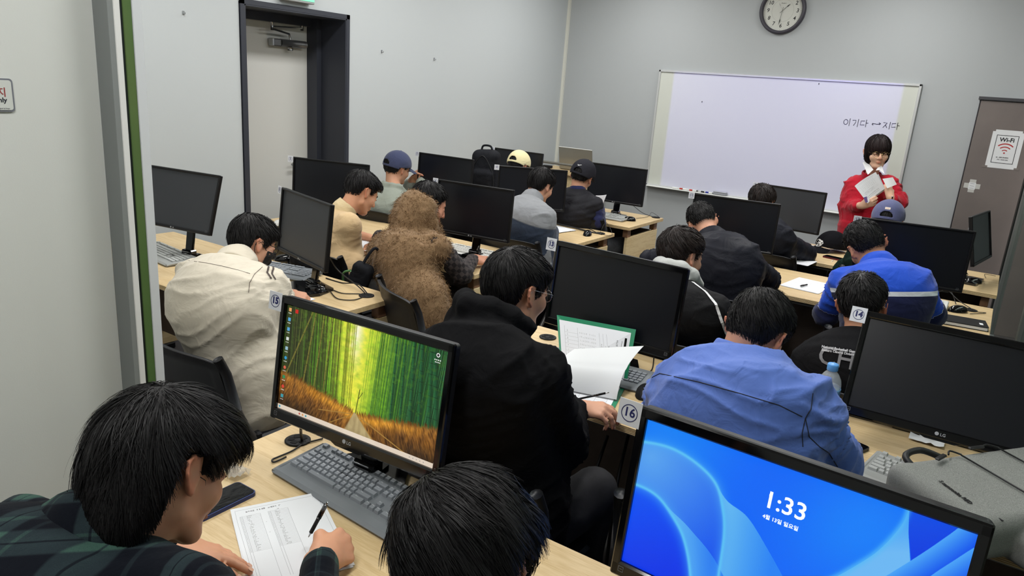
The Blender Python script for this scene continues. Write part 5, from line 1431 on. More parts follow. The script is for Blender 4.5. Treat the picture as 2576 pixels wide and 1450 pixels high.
            if st['line'] != 'bob':   # keep the ear clear: a strand stops where it would cross it
                ax_ = np.abs(pos[:, 0]); bad = (ax_ > .055) & (pos[:, 1] > -.040) & (pos[:, 1] < .012) & (pos[:, 2] < .020+.3*np.abs(pos[:, 1]+.012))
                if st['line'] != 'mullet': bad |= (pos[:, 1] < -.03) & (pos[:, 2] < np.interp(pos[:, 1], *zip(*HAIRLINE[st['line']]))-.010-st.get('bk', .014))
                alive &= ~bad; pos = np.where(alive[:, None], pos, out[-1])
            out.append(pos.copy()); nrmS.append(nn)
        S = np.stack(out, 1); nr = np.stack([nrmS[0]]+nrmS, 1)
        wid = st.get('w', .0011)*1.12*(.6+.8*RNG.random(n))
        Sw = toW(S.reshape(-1, 3)).reshape(S.shape)-O; nw = (nr.reshape(-1, 3)@RH.T).reshape(nr.shape)
        at = np.clip(.5+.5*clump[:, 1]+RNG.normal(0, .15, n), 0, 1)
        ribbons('hair', Sw, wid, nw, st.get('mat') or hair_mat('hair_black'), root, at, (toW(Vh)-O, Th, Qh))
    info = dict(root=root, O=O, j=j, toL=toL, toW=toW, RH=RH, lat=lat, fw=fw, HD=HD, H=H, lo=lo, hi=hi, hs=hs)
    # ---- garments
    def do_top(top, seams):
        t = top['th']; sl = top.get('sleeve', .96)
        hemz = top.get('hem', .10)
        def garment(P):
            d = smin(torso(P, t), arms(P, t*top.get('st', .8), sl) if sl > 0 else 9+0*P[:, 0], top.get('k', .032))
            pel = cap(P, P_+A(0, 0, -hemz+.08), P_+A(0, 0, .10), (.135+t)*b_*top.get('pr', 1), (.13+t)*b_*top.get('pr', 1), lat, 1.22)
            d = smin(d, pel, .04)
            for fn in top.get('extra', ()): d = fn(P, d, info)
            return d
        gv = top.get('vox', vox+.002)
        V, T, Q = mesh_sdf(garment, lo-.05, hi+.05, gv, 0.0, .02)
        keep = None
        Nn = vnormals(V, T, Q)
        rel = V-C_; up = nz(N_-P_); bk = nz(np.cross(lat, up)); TC = np.stack([rel@lat, rel@up, rel@bk], 1)
        # sleeve coordinates
        SC_ = np.zeros((len(V), 3)); best = np.full(len(V), 9.0)
        for sd, sg in (('L', -1), ('R', 1)):
            s, e, w = j['S'+sd], j['E'+sd], j['W'+sd]; l1 = np.linalg.norm(e-s)
            for a, b, o in ((s, e, 0), (e, w, l1)):
                ba = b-a; h = ((V-a)@ba)/(ba@ba); hc = np.clip(h, 0, 1); q = V-a-hc[:, None]*ba; dist = np.linalg.norm(q, axis=1)-.05
                axn = nz(ba); u1 = nz(np.cross(axn, fw+A(.01, .02, .03))); u2 = np.cross(axn, u1)
                ang = np.arctan2(q@u2, q@u1); mm = dist < best
                SC_[mm, 0] = (o+h*np.linalg.norm(ba))[mm]; SC_[mm, 1] = ang[mm]*.06; best[mm] = dist[mm]
                SC_[mm, 2] = sg
        td = torso(V, t*.9); isl = (td > .012) & (best < .05+t)
        SC_[:, 2] *= isl
        amp = top.get('amp', .006)*fold
        fr = top.get('freq', 9.0)
        ca = 1.1*vn3(TC*2.2+5, 12); tx = TC[:, 0]*np.cos(ca)-TC[:, 1]*np.sin(ca); ty = TC[:, 0]*np.sin(ca)+TC[:, 1]*np.cos(ca); X = np.stack([tx*.45, ty*1.7, TC[:, 2]*.8], 1)*fr; X = np.where(isl[:, None], np.stack([SC_[:, 0]*fr*1.9, SC_[:, 1]*fr*.7, TC[:, 2]*fr*.7], 1), X)
        wr = vn3(X*.5+3, 5)[:, None]*A(.9, .7, .5)
        def crease(x, sd): return (1-np.abs(vn3(x, sd)))**4*2.2-.7
        n1 = crease(X*.9+wr*1.6, 1); n2 = crease(X*1.9+wr*2.2+7, 2); n4 = crease(X*3.6+wr*2.5+3, 8); n3 = vn3(X*.45+11, 3)
        msk_ = np.clip(.35+.9*vn3(X*.6+21, 9), .12, 1.1)
        disp = amp*(.80*n1*msk_+.38*n2*np.clip(1-msk_, .25, 1)+.16*n4*msk_+.8*n3)
        bend = np.zeros(len(V))
        for sd in 'LR':
            for k_, r_ in (('E', .10), ('S', .11)): bend += np.exp(-((V-j[k_+sd])**2).sum(1)/r_**2)
        disp = disp*(.55+.9*np.clip(bend, 0, 1))
        nd = np.linalg.norm(V-N_, axis=1); disp = disp*np.clip((nd-.06)/.10, .12, 1)
        if 'quilt' in top:
            q_ = np.abs(np.sin(TC[:, 1]*math.pi/top['quilt'][0])); disp = disp+top['quilt'][1]*(q_**.5-.6)
        V = V+Nn*disp[:, None]
        attrs = {'tc': TC, 'sc': SC_}
        if 'kfn' in top: attrs['k'] = top['kfn'](V, TC, SC_, info)
        gm = np_mesh(top.get('name', 'jacket'), V-O, [T, Q], top['mat'], root, True, attrs)
        info.update(V=V, T=T, Q=Q, N=Nn, garment=gm, TC=TC, SC=SC_, isl=isl)
        if top.get('collar'):
            vc = max(.0042, vox*.8); Vc, Tc, Qc = mesh_sdf(lambda P: cl_sdf(P, top['collar'], info, neck_top, neck_r, t*.8-.006), N_-.14, N_+.16, vc, 0, .012)
            nc = vnormals(Vc, Tc, Qc); Vc = Vc+nc*(.0035*vn3(Vc*22, 6))[:, None]
            if len(Vc): np_mesh('collar', Vc-O, [Tc, Qc], top.get('cmat', top['mat']), root, True, {'tc': np.stack([(Vc-C_)@lat, (Vc-C_)@up*1.0+.03, (Vc-C_)@bk], 1), 'sc': Vc*0, 'k': Vc[:, 0]*0+top.get('ck', 0)})
        if seams:
            tri = [tuple(f) for f in T]+[tuple(f) for f in Q]
            bvh = BVHTree.FromPolygons([Vector(v) for v in V], tri); info['bvh'] = bvh
            for sm in seams:
                mm = sm.get('mat'); r = sm.get('r', .0013); cur = []
                for a, b in zip(sm['px'][:-1], sm['px'][1:]):
                    for i in range(8):
                        u = i/8; px = a[0]+(b[0]-a[0])*u; py = a[1]+(b[1]-a[1])*u
                        rr = ray(px, py).normalized(); hit = bvh.ray_cast(EYE, rr)
                        if hit[0] is not None: cur.append(hit[0]-rr*.0005-Vector(O))
                cur = [c_ for i, c_ in enumerate(cur) if i == 0 or (c_-cur[i-1]).length < .08]
                if len(cur) > 2:
                    s_ = MB()
                    if sm.get('flat'):
                        for i in range(len(cur)-1):
                            a_, b2 = cur[i], cur[i+1]; tt = (b2-a_).normalized(); hit = bvh.find_nearest(a_+Vector(O)); nn_ = hit[1]; sdv = tt.cross(nn_).normalized()*sm['flat']; of = nn_*(.002 if nn_.dot(a_+Vector(O)-EYE) < 0 else -.002)
                            s_.add([a_-sdv+of, a_+sdv+of, b2+sdv+of, b2-sdv+of], [(0, 1, 2, 3)])
                    else: s_.tube(cur, r, 5)
                    s_.build(sm.get('name', 'seam'), mm or mat('thread_dark', (30, 34, 50), .7), root)
        if 'fur' in top:
            fs = top['fur']; ids = RNG.integers(0, len(V), fs['n']); p = V[ids]+RNG.normal(0, gv*.5, (fs['n'], 3)); nn = vnormals(V, T, Q)[ids]
            dr = nn*.55+A(0, 0, -.45)+RNG.normal(0, .16, (fs['n'], 3))+np.stack([vn3(p*38, s_) for s_ in range(3)], 1)*1.15; dr /= np.linalg.norm(dr, axis=1)[:, None]; L_ = fs['len']*(.5+RNG.random(fs['n']))[:, None]
            S = np.stack([p-nn*.003, p+dr*L_*.5+nn*.002, p+dr*L_+A(0, 0, -1)*L_*.35], 1)-O; si = RNG.normal(0, 1, (fs['n'], 1, 3)).repeat(3, 1)
            ribbons('fur', S, np.full(fs['n'], fs['w']), si, top['furmat'], root)
    for tp, sm_ in [(top, seams)]+[(o_, o_.get('seams', ())) for o_ in over]: do_top(tp, sm_)
    # ---- trousers and shoes
    kn = knees or {}
    pf = nz(A(fw[0]*.4, fw[1]*.4+.7, 0)) if not stand else nz(fw)
    pl = A(pf[1], -pf[0], 0)
    legs = []
    for sg in (-1, 1):
        hp = P_+pl*sg*.085+A(0, 0, -.05)
        if stand: k_ = A(hp[0], hp[1], .46)+pl*sg*.01+pf*.01; f_ = A(hp[0], hp[1], .09)+pl*sg*.015
        else:
            k_ = hp+pf*.42+pl*sg*.07+A(0, 0, .0); k_[2] = .52; f_ = k_+pf*(-.02)+pl*sg*.01; f_[2] = .09
        if sg in kn: k_ = wj(kn[sg]); f_ = A(k_[0], k_[1]-.03, .09)
        legs.append((hp, k_, f_))
    def trous(P):
        d = cap(P, P_+A(0, 0, -.01), P_+A(0, 0, .06), .125*b_, .12*b_, lat, 1.25)
        for hp, k_, f_ in legs:
            e = smin(cap(P, hp, k_, .092*b_, .068), cap(P, k_, f_, .066, .052), .02); d = smin(d, e, .03)
        return d
    lp = np.array([q for l_ in legs for q in l_]+[P_]); V2, T2, Q2 = mesh_sdf(trous, lp.min(0)-A(.2, .2, .06), lp.max(0)+.2, max(vox*2.1, .015), 0, .015)
    n2 = vnormals(V2, T2, Q2); V2 = V2+n2*(.005*(1-2*np.abs(vn3(V2*13, 4))))[:, None]
    np_mesh('trousers', V2-O, [T2, Q2], mat('trousers_%d_%d_%d' % pants, pants, .8, bump=(500, .25, .001), vary=(60, tuple(min(255, int(c*1.18+4)) for c in pants), .35, .7)), root)
    for hp, k_, f_ in legs:
        a = f_+A(0, 0, -.045)-pf*.03; b = f_+A(0, 0, -.052)+pf*.15
        def sh(P): return smax(smin(cap(P, a, b, .045, .036, A(0, 0, 1), .95), cap(P, f_+A(0, 0, -.03), f_+A(0, 0, .02), .046, .05), .02), .004-P[:, 2], .006)
        Vs, Ts, Qs = mesh_sdf(sh, np.minimum(a, b)-.08, np.maximum(a, b)+A(.08, .08, .12), .013, 0, .01)
        np_mesh('shoe', Vs-O, [Ts, Qs], mat('shoe_%d_%d_%d' % shoe, shoe, .6), root)
    if chair: make_chair((P_[0]+chair[1][0], P_[1]+chair[1][1], 0), chair_yaw, chair[0])
    if cap_: make_cap(info, cap_)
    if glasses: make_glasses(info, glasses)
    return info

def cl_sdf(P, cl, I, nt_, nr, lift=0.0):
    """collar: a shell around the neck"""
    N_ = I['j']['N']; ax = nz(nt_-N_); kind, hgt, r0, r1 = cl[0], cl[1], cl[2], cl[3]
    tilt = cl[4] if len(cl) > 4 else 0.0
    a = N_+ax*((cl[5] if len(cl) > 5 else -.01)+.040+lift)+I['fw']*tilt; rel = P-a; z = rel@ax; rad = np.linalg.norm(rel-z[:, None]*ax, axis=1)
    rr = r0+(r1-r0)*np.clip(z/hgt, 0, 1); th = cl[6] if len(cl) > 6 else .006
    d = np.abs(rad-rr)-th
    return smax(smax(d, z-hgt, .006), -z-.05, .006)
# ================================================================== headwear, glasses, cloth materials
def cap_sdf(p, o=0.0, opening=True):
    sh = smax(cranium(p)-.020-o, -(cranium(p)-.0135-o), .002)
    zl = .022-.12*(-p[:, 1])*.25*-1; zl = .030-.18*np.clip(-p[:, 1]+.09, 0, .2)
    sh = smax(sh, zl-p[:, 2], .003)
    if opening:
        e = np.sqrt((p[:, 0]/.036)**2+((p[:, 2]-.012)/.030)**2)-1
        sh = np.where(p[:, 1] < -.05, smax(sh, -e*.03, .002), sh)
        strap = smax(np.abs(cranium(p)-.016-o)-.0030, np.maximum(np.abs(p[:, 2]-.000)-.009, p[:, 1]+.05), .002); sh = np.minimum(sh, strap)
    x = p[:, 0]; y = p[:, 1]; z = p[:, 2]+5.5*x*x-.030+(y-.09)*.28
    br = np.maximum(np.sqrt((x/.082)**2+((y-.095)/.088)**2)-1, 0)*.06
    brd = np.maximum(np.abs(z)-.0030, np.sqrt((x/.080)**2+((y-.085)/.090)**2)*.08-.08); brd = smax(brd, -(cranium(p)-.013), .003); brd = smax(brd, .04-y, .004)
    return np.minimum(sh, brd)
def make_cap(I, c):
    V, T, Q = mesh_sdf(lambda P: cap_sdf(P, c.get('o', 0)), A(-.14, -.15, -.06), A(.14, .21, .17), .0045, 0, .01)
    toW, O, root = I['toW'], I['O'], I['root']
    cp = np_mesh('cap', toW(V)-O, [T, Q], c['mat'], root)
    M = Matrix.Translation(I['H']-O) @ Matrix(I['RH']).to_4x4() @ Matrix.Scale(I['hs'], 4)
    b = MB(); b.lathe([(.008, 0), (.008, .003), (.004, .006)], 12, M=M @ Matrix.Translation((0, -.012, .130+c.get('o', 0)))); b.build('top_button', c['mat'], cp)
    for f in c.get('marks', ()): f(cp, M)
    return cp
def swoosh_(cp, M):
    pts = [(-.014, .002), (-.010, -.003), (-.004, -.004), (.016, .004), (-.004, -.001), (-.010, .001), (-.013, .006)]
    MB().prism(pts, -.001, 0, M=M @ Matrix.Translation((-.004, -.121, .062)) @ Matrix.Rotation(math.radians(-18), 4, 'X')).build('stitched_tick', mat('thread_white', (225, 225, 225), .6), cp)
def swoosh(cp, M):
    pts = bez([(-.015, 0, .004), (-.011, 0, -.003), (-.003, 0, -.003), (.017, 0, .006)], 5); v = []; n = len(pts)
    for i, p in enumerate(pts): w_ = .0022*math.sin(math.pi*min(1, (i+1)/(n+1)))+.0006; v += [(p.x, -.2, p.z-w_), (p.x, -.2, p.z+w_)]
    o = MB().add([(x-.004, y, z+.062) for x, y, z in v], [(2*i, 2*i+2, 2*i+3, 2*i+1) for i in range(n-1)]).build('stitched_tick', mat('thread_white', (225, 225, 225), .6), cp)
    Mi = M.inverted(); bv = BVHTree.FromPolygons([Mi @ w.co for w in cp.data.vertices], [tuple(f.vertices) for f in cp.data.polygons])
    for w in o.data.vertices:
        h = bv.ray_cast(w.co, Vector((0, 1, 0))); w.co = M @ ((h[0]-Vector((0, .0012, 0))) if h[0] is not None else w.co+Vector((0, .08, 0)))
def patch(cp, M):
    MB().box((0, 0, 0), (.030, .0012, .014), M=M @ Matrix.Translation((0, -.1245, .060)) @ Matrix.Rotation(math.radians(-16), 4, 'X')).build('label_patch', mat('patch_cream', (222, 210, 196), .6), cp)
    MB().box((0, 0, 0), (.020, .0004, .002), M=M @ Matrix.Translation((0, -.1252, .060)) @ Matrix.Rotation(math.radians(-16), 4, 'X')).build('patch_print', mat('patch_red', (180, 90, 80), .6), cp)
def make_glasses(I, g):
    toW, O, root = I['toW'], I['O'], I['root']; m = g['mat']; r = g.get('r', .0009); R_ = g.get('R', .023)
    t = MB()
    for sx in (-1, 1):
        pts = [toW(A(sx*.031+R_*math.cos(a), .103-.10*abs(R_*math.cos(a)+0)*.3-(.004 if sx*math.cos(a) > 0 else 0), -.004+R_*.92*math.sin(a))[None])[0]-O for a in np.linspace(0, 2*math.pi, 22)]
        t.tube(pts, r, 6)
        t.tube([toW(A(sx*(.031+R_), .102, .002)[None])[0]-O, toW(A(sx*.074, .06, .006)[None])[0]-O, toW(A(sx*.0815, -.005, .010)[None])[0]-O, toW(A(sx*.082, -.03, -.012)[None])[0]-O], r, 6)
    t.tube([toW(A(-.009, .112, .002)[None])[0]-O, toW(A(0, .116, .005)[None])[0]-O, toW(A(.009, .112, .002)[None])[0]-O], r, 6)
    gl = t.build('glasses', m, root)
    return gl
def face_mask(I, m):
    toW, O, root = I['toW'], I['O'], I['root']
    def f(p):
        d = head_sdf(p, ears=False)-.006; d = smax(d, -(head_sdf(p, ears=False)-.0035), .001)
        return smax(smax(d, p[:, 2]+.018-.25*np.clip(p[:, 1]-.08, 0, 1), .003), np.maximum(.040-p[:, 1], -.112-p[:, 2]), .003)
    V, T, Q = mesh_sdf(f, A(-.1, .0, -.14), A(.1, .15, .02), .003, 0, .01)
    mk = np_mesh('face_mask', toW(V)-O, [T, Q], m, root)
    for sx in (-1, 1):
        t = MB(); P_l = lambda *q: toW(A(*q)[None])[0]-O
        t.tube(bez([P_l(sx*.058, .045, -.022), P_l(sx*.072, .018, -.010), P_l(sx*.0815, -.012, .006), P_l(sx*.087, -.030, .004), P_l(sx*.084, -.030, -.030), P_l(sx*.074, -.004, -.060), P_l(sx*.058, .040, -.092)], 4), .0014, 5)
        t.build('ear_loop', m, mk)

def cloth(name, rgb, rough=.85, weave=(700, .3, .0008), vary=None, sheen=.15):
    return crinkle(mat(name, rgb, rough, spec=.08 if max(rgb) < 60 else .2, bump=weave, vary=vary, sheen=.0 if max(rgb) < 60 else sheen))
def crinkle(m, scale=15, strength=.55, dist=.010):
    """soft small folds in the cloth, under the weave"""
    nt = m.node_tree
    if 'crinkle' in nt.nodes: return m
    b = bsdf(m); tc = nt.nodes.new('ShaderNodeTexCoord'); mp = nt.nodes.new('ShaderNodeMapping'); mp.inputs['Rotation'].default_value = (.5, .4, .7); mp.inputs['Scale'].default_value = (1, .45, 1)
    n = nt.nodes.new('ShaderNodeTexNoise'); n.name = 'crinkle'; n.inputs['Scale'].default_value = scale; n.inputs['Detail'].default_value = 3; n.inputs['Distortion'].default_value = 1.3
    bp = nt.nodes.new('ShaderNodeBump'); bp.inputs['Strength'].default_value = strength; bp.inputs['Distance'].default_value = dist
    nt.links.new(tc.outputs['Object'], mp.inputs['Vector']); nt.links.new(mp.outputs['Vector'], n.inputs['Vector']); nt.links.new(n.outputs['Fac'], bp.inputs['Height'])
    old = b.inputs['Normal'].links
    if old: nt.links.new(bp.outputs['Normal'], old[0].from_node.inputs['Normal'])
    else: nt.links.new(bp.outputs['Normal'], b.inputs['Normal'])
    return m
def attr_bands(name, stops, rough=.8, attr='k', lo=0.0, hi=1.0, bump=(700, .25, .0008)):
    """stops: (position, rgb) constant bands over the float attribute"""
    if name in _M: return _M[name]
    m = mat(name, stops[0][1], rough, spec=.2, bump=bump, sheen=.15); nt = m.node_tree; b = bsdf(m)
    a = nt.nodes.new('ShaderNodeAttribute'); a.attribute_name = attr
    r = nt.nodes.new('ShaderNodeValToRGB'); r.color_ramp.interpolation = 'CONSTANT'; e = r.color_ramp.elements
    while len(e) < len(stops): e.new(.5)
    for i, (p, c) in enumerate(stops): e[i].position = p; e[i].color = lin(c)
    nt.links.new(a.outputs['Fac'], r.inputs['Fac']); nt.links.new(r.outputs['Color'], b.inputs['Base Color'])
    return crinkle(m)
def plaid_mat():
    m = mat('plaid_flannel', (24, 30, 38), .92, spec=.06, bump=(900, .5, .001), sheen=.05); nt = m.node_tree; b = bsdf(m); L = nt.links.new
    def at(n_): q = nt.nodes.new('ShaderNodeAttribute'); q.attribute_name = n_; s_ = nt.nodes.new('ShaderNodeSeparateXYZ'); L(q.outputs['Vector'], s_.inputs[0]); return s_.outputs
    def M_(op, a, b_=None, c=None):
        n_ = nt.nodes.new('ShaderNodeMath'); n_.operation = op
        for i, v in enumerate((a, b_, c)):
            if v is None: continue
            if isinstance(v, (int, float)): n_.inputs[i].default_value = v
            else: L(v, n_.inputs[i])
        return n_.outputs[0]
    tc, sc = at('tc'), at('sc'); w = M_('GREATER_THAN', M_('ABSOLUTE', sc[2]), .5)
    x = M_('ADD', tc[0], M_('MULTIPLY', tc[1], .55)); y = M_('SUBTRACT', tc[1], M_('MULTIPLY', tc[0], .45))
    def mx(a, b_): return M_('ADD', M_('MULTIPLY', a, M_('SUBTRACT', 1.0, w)), M_('MULTIPLY', b_, w))
    outs = []
    for c in (mx(x, sc[1]), mx(y, sc[0])):
        f = M_('FRACT', M_('DIVIDE', M_('ADD', c, 3.0), .105))
        r = nt.nodes.new('ShaderNodeValToRGB'); e = r.color_ramp.elements
        st = [(0, 0), (.30, .0), (.33, .75), (.47, .85), (.475, .15), (.495, .15), (.50, .9), (.64, .75), (.67, 0), (.80, 0), (.81, .35), (.85, .35), (.86, 0)]
        while len(e) < len(st): e.new(.5)
        for i, (p, v) in enumerate(st): e[i].position = p; e[i].color = (v, v, v, 1)
        L(f, r.inputs['Fac']); outs.append(r.outputs['Color'])
    add = M_('MULTIPLY', M_('ADD', outs[0], outs[1]), .5)
    r = nt.nodes.new('ShaderNodeValToRGB'); e = r.color_ramp.elements
    e[0].position = 0; e[0].color = lin((15, 18, 25)); e[1].position = 1; e[1].color = lin((62, 92, 80))
    q = e.new(.42); q.color = lin((36, 46, 50))
    n = nt.nodes.new('ShaderNodeTexNoise'); n.inputs['Scale'].default_value = 700; tcn = nt.nodes.new('ShaderNodeTexCoord'); L(tcn.outputs['Object'], n.inputs['Vector'])
    L(M_('MULTIPLY', add, M_('ADD', .7, M_('MULTIPLY', n.outputs['Fac'], .6))), r.inputs['Fac']); L(r.outputs['Color'], b.inputs['Base Color'])
    return crinkle(m, 13, .5)
def check_mat():
    """dark brown blocks in a chequer, for the patterned sleeve"""
    m = mat('check_velvet', (48, 43, 45), .6, spec=.2, bump=(500, .3, .001), sheen=.08); nt = m.node_tree; b = bsdf(m); L = nt.links.new
    q = nt.nodes.new('ShaderNodeAttribute'); q.attribute_name = 'sc'; mp = nt.nodes.new('ShaderNodeMapping'); mp.inputs['Scale'].default_value = (42, 42, 0)
    ck = nt.nodes.new('ShaderNodeTexChecker'); ck.inputs['Scale'].default_value = 1; ck.inputs['Color1'].default_value = lin((34, 30, 32)); ck.inputs['Color2'].default_value = lin((66, 59, 58))
    L(q.outputs['Vector'], mp.inputs['Vector']); L(mp.outputs['Vector'], ck.inputs['Vector']); L(ck.outputs['Color'], b.inputs['Base Color']); return m
def print_on(I, body, px, py, ang, size, m, name='lettering', bold=0, squash=1.0):
    """lettering laid on the cloth: each outline point is dropped onto the garment surface along the line of sight"""
    o = text_mesh(name, body, size, m, I['root'], None, 0.0, bold, 'LEFT')
    c, s = math.cos(ang), math.sin(ang)
    tri = [tuple(f) for f in I['T']]+[tuple(f) for f in I['Q']]; bvh = I.get('bvh') or BVHTree.FromPolygons([Vector(v) for v in I['V']], tri)
    for v in o.data.vertices:
        x, y = v.co.x, -v.co.y*squash; rr = ray(px+x*c-y*s, py+x*s+y*c).normalized(); h = bvh.ray_cast(EYE, rr)
        v.co = (h[0]-rr*.004 if h[0] is not None else EYE+rr*((Vector(I['O'])-EYE).length))-Vector(I['O'])
    return o
def hood_down(w=.11, drop=.09, back=.06, r=.030, up_=.03, up0=.045):
    def fn(P, d, I):
        N_, bk, lat = I['j']['N'], None, I['lat']; up = nz(N_-I['j']['P']); bk = nz(np.cross(lat, up)); bk = -bk if (bk@I['fw']) > 0 else bk
        N_ = N_+A(0, 0, up0); c = N_+bk*back-A(0, 0, drop*.45); q = P-c; qq = np.stack([q@lat, q@up, q@bk], 1)
        e = ell(qq, A(0, 0, 0), A(w, drop, .045)); e = smax(e, -ell(qq, A(0, .055, -.01), A(w*.62, drop*.55, .035)), .015)
        d = smin(d, e, .015)
        fwd = -bk; pts = [N_+lat*s_*.075+fwd*f_+A(0, 0, z_) for s_, f_, z_ in ((-1, .07, -.03), (-1.0, .0, .015), (-.7, -.05, up_), (0, -.075, up_), (.7, -.05, up_), (1.0, .0, .015), (1, .07, -.03))]
        return smin(d, chain(P, pts, [r*.8, r, r, r*1.05, r, r, r*.8], .02), .012)
    return fn
# ================================================================== the cast
HB = hair_mat('hair_black', (19, 18, 19), (36, 34, 35), .52, .26); HW = hair_mat('hair_warm_black', (26, 21, 20), (50, 40, 37), .52, .26)
def hs_(line='short', top=.014, side=.005, n=3000, ln=.045, **k):
    d = dict(line=line, top=top, side=side, n=n, len=ln, mat=HB); d.update(k); return d
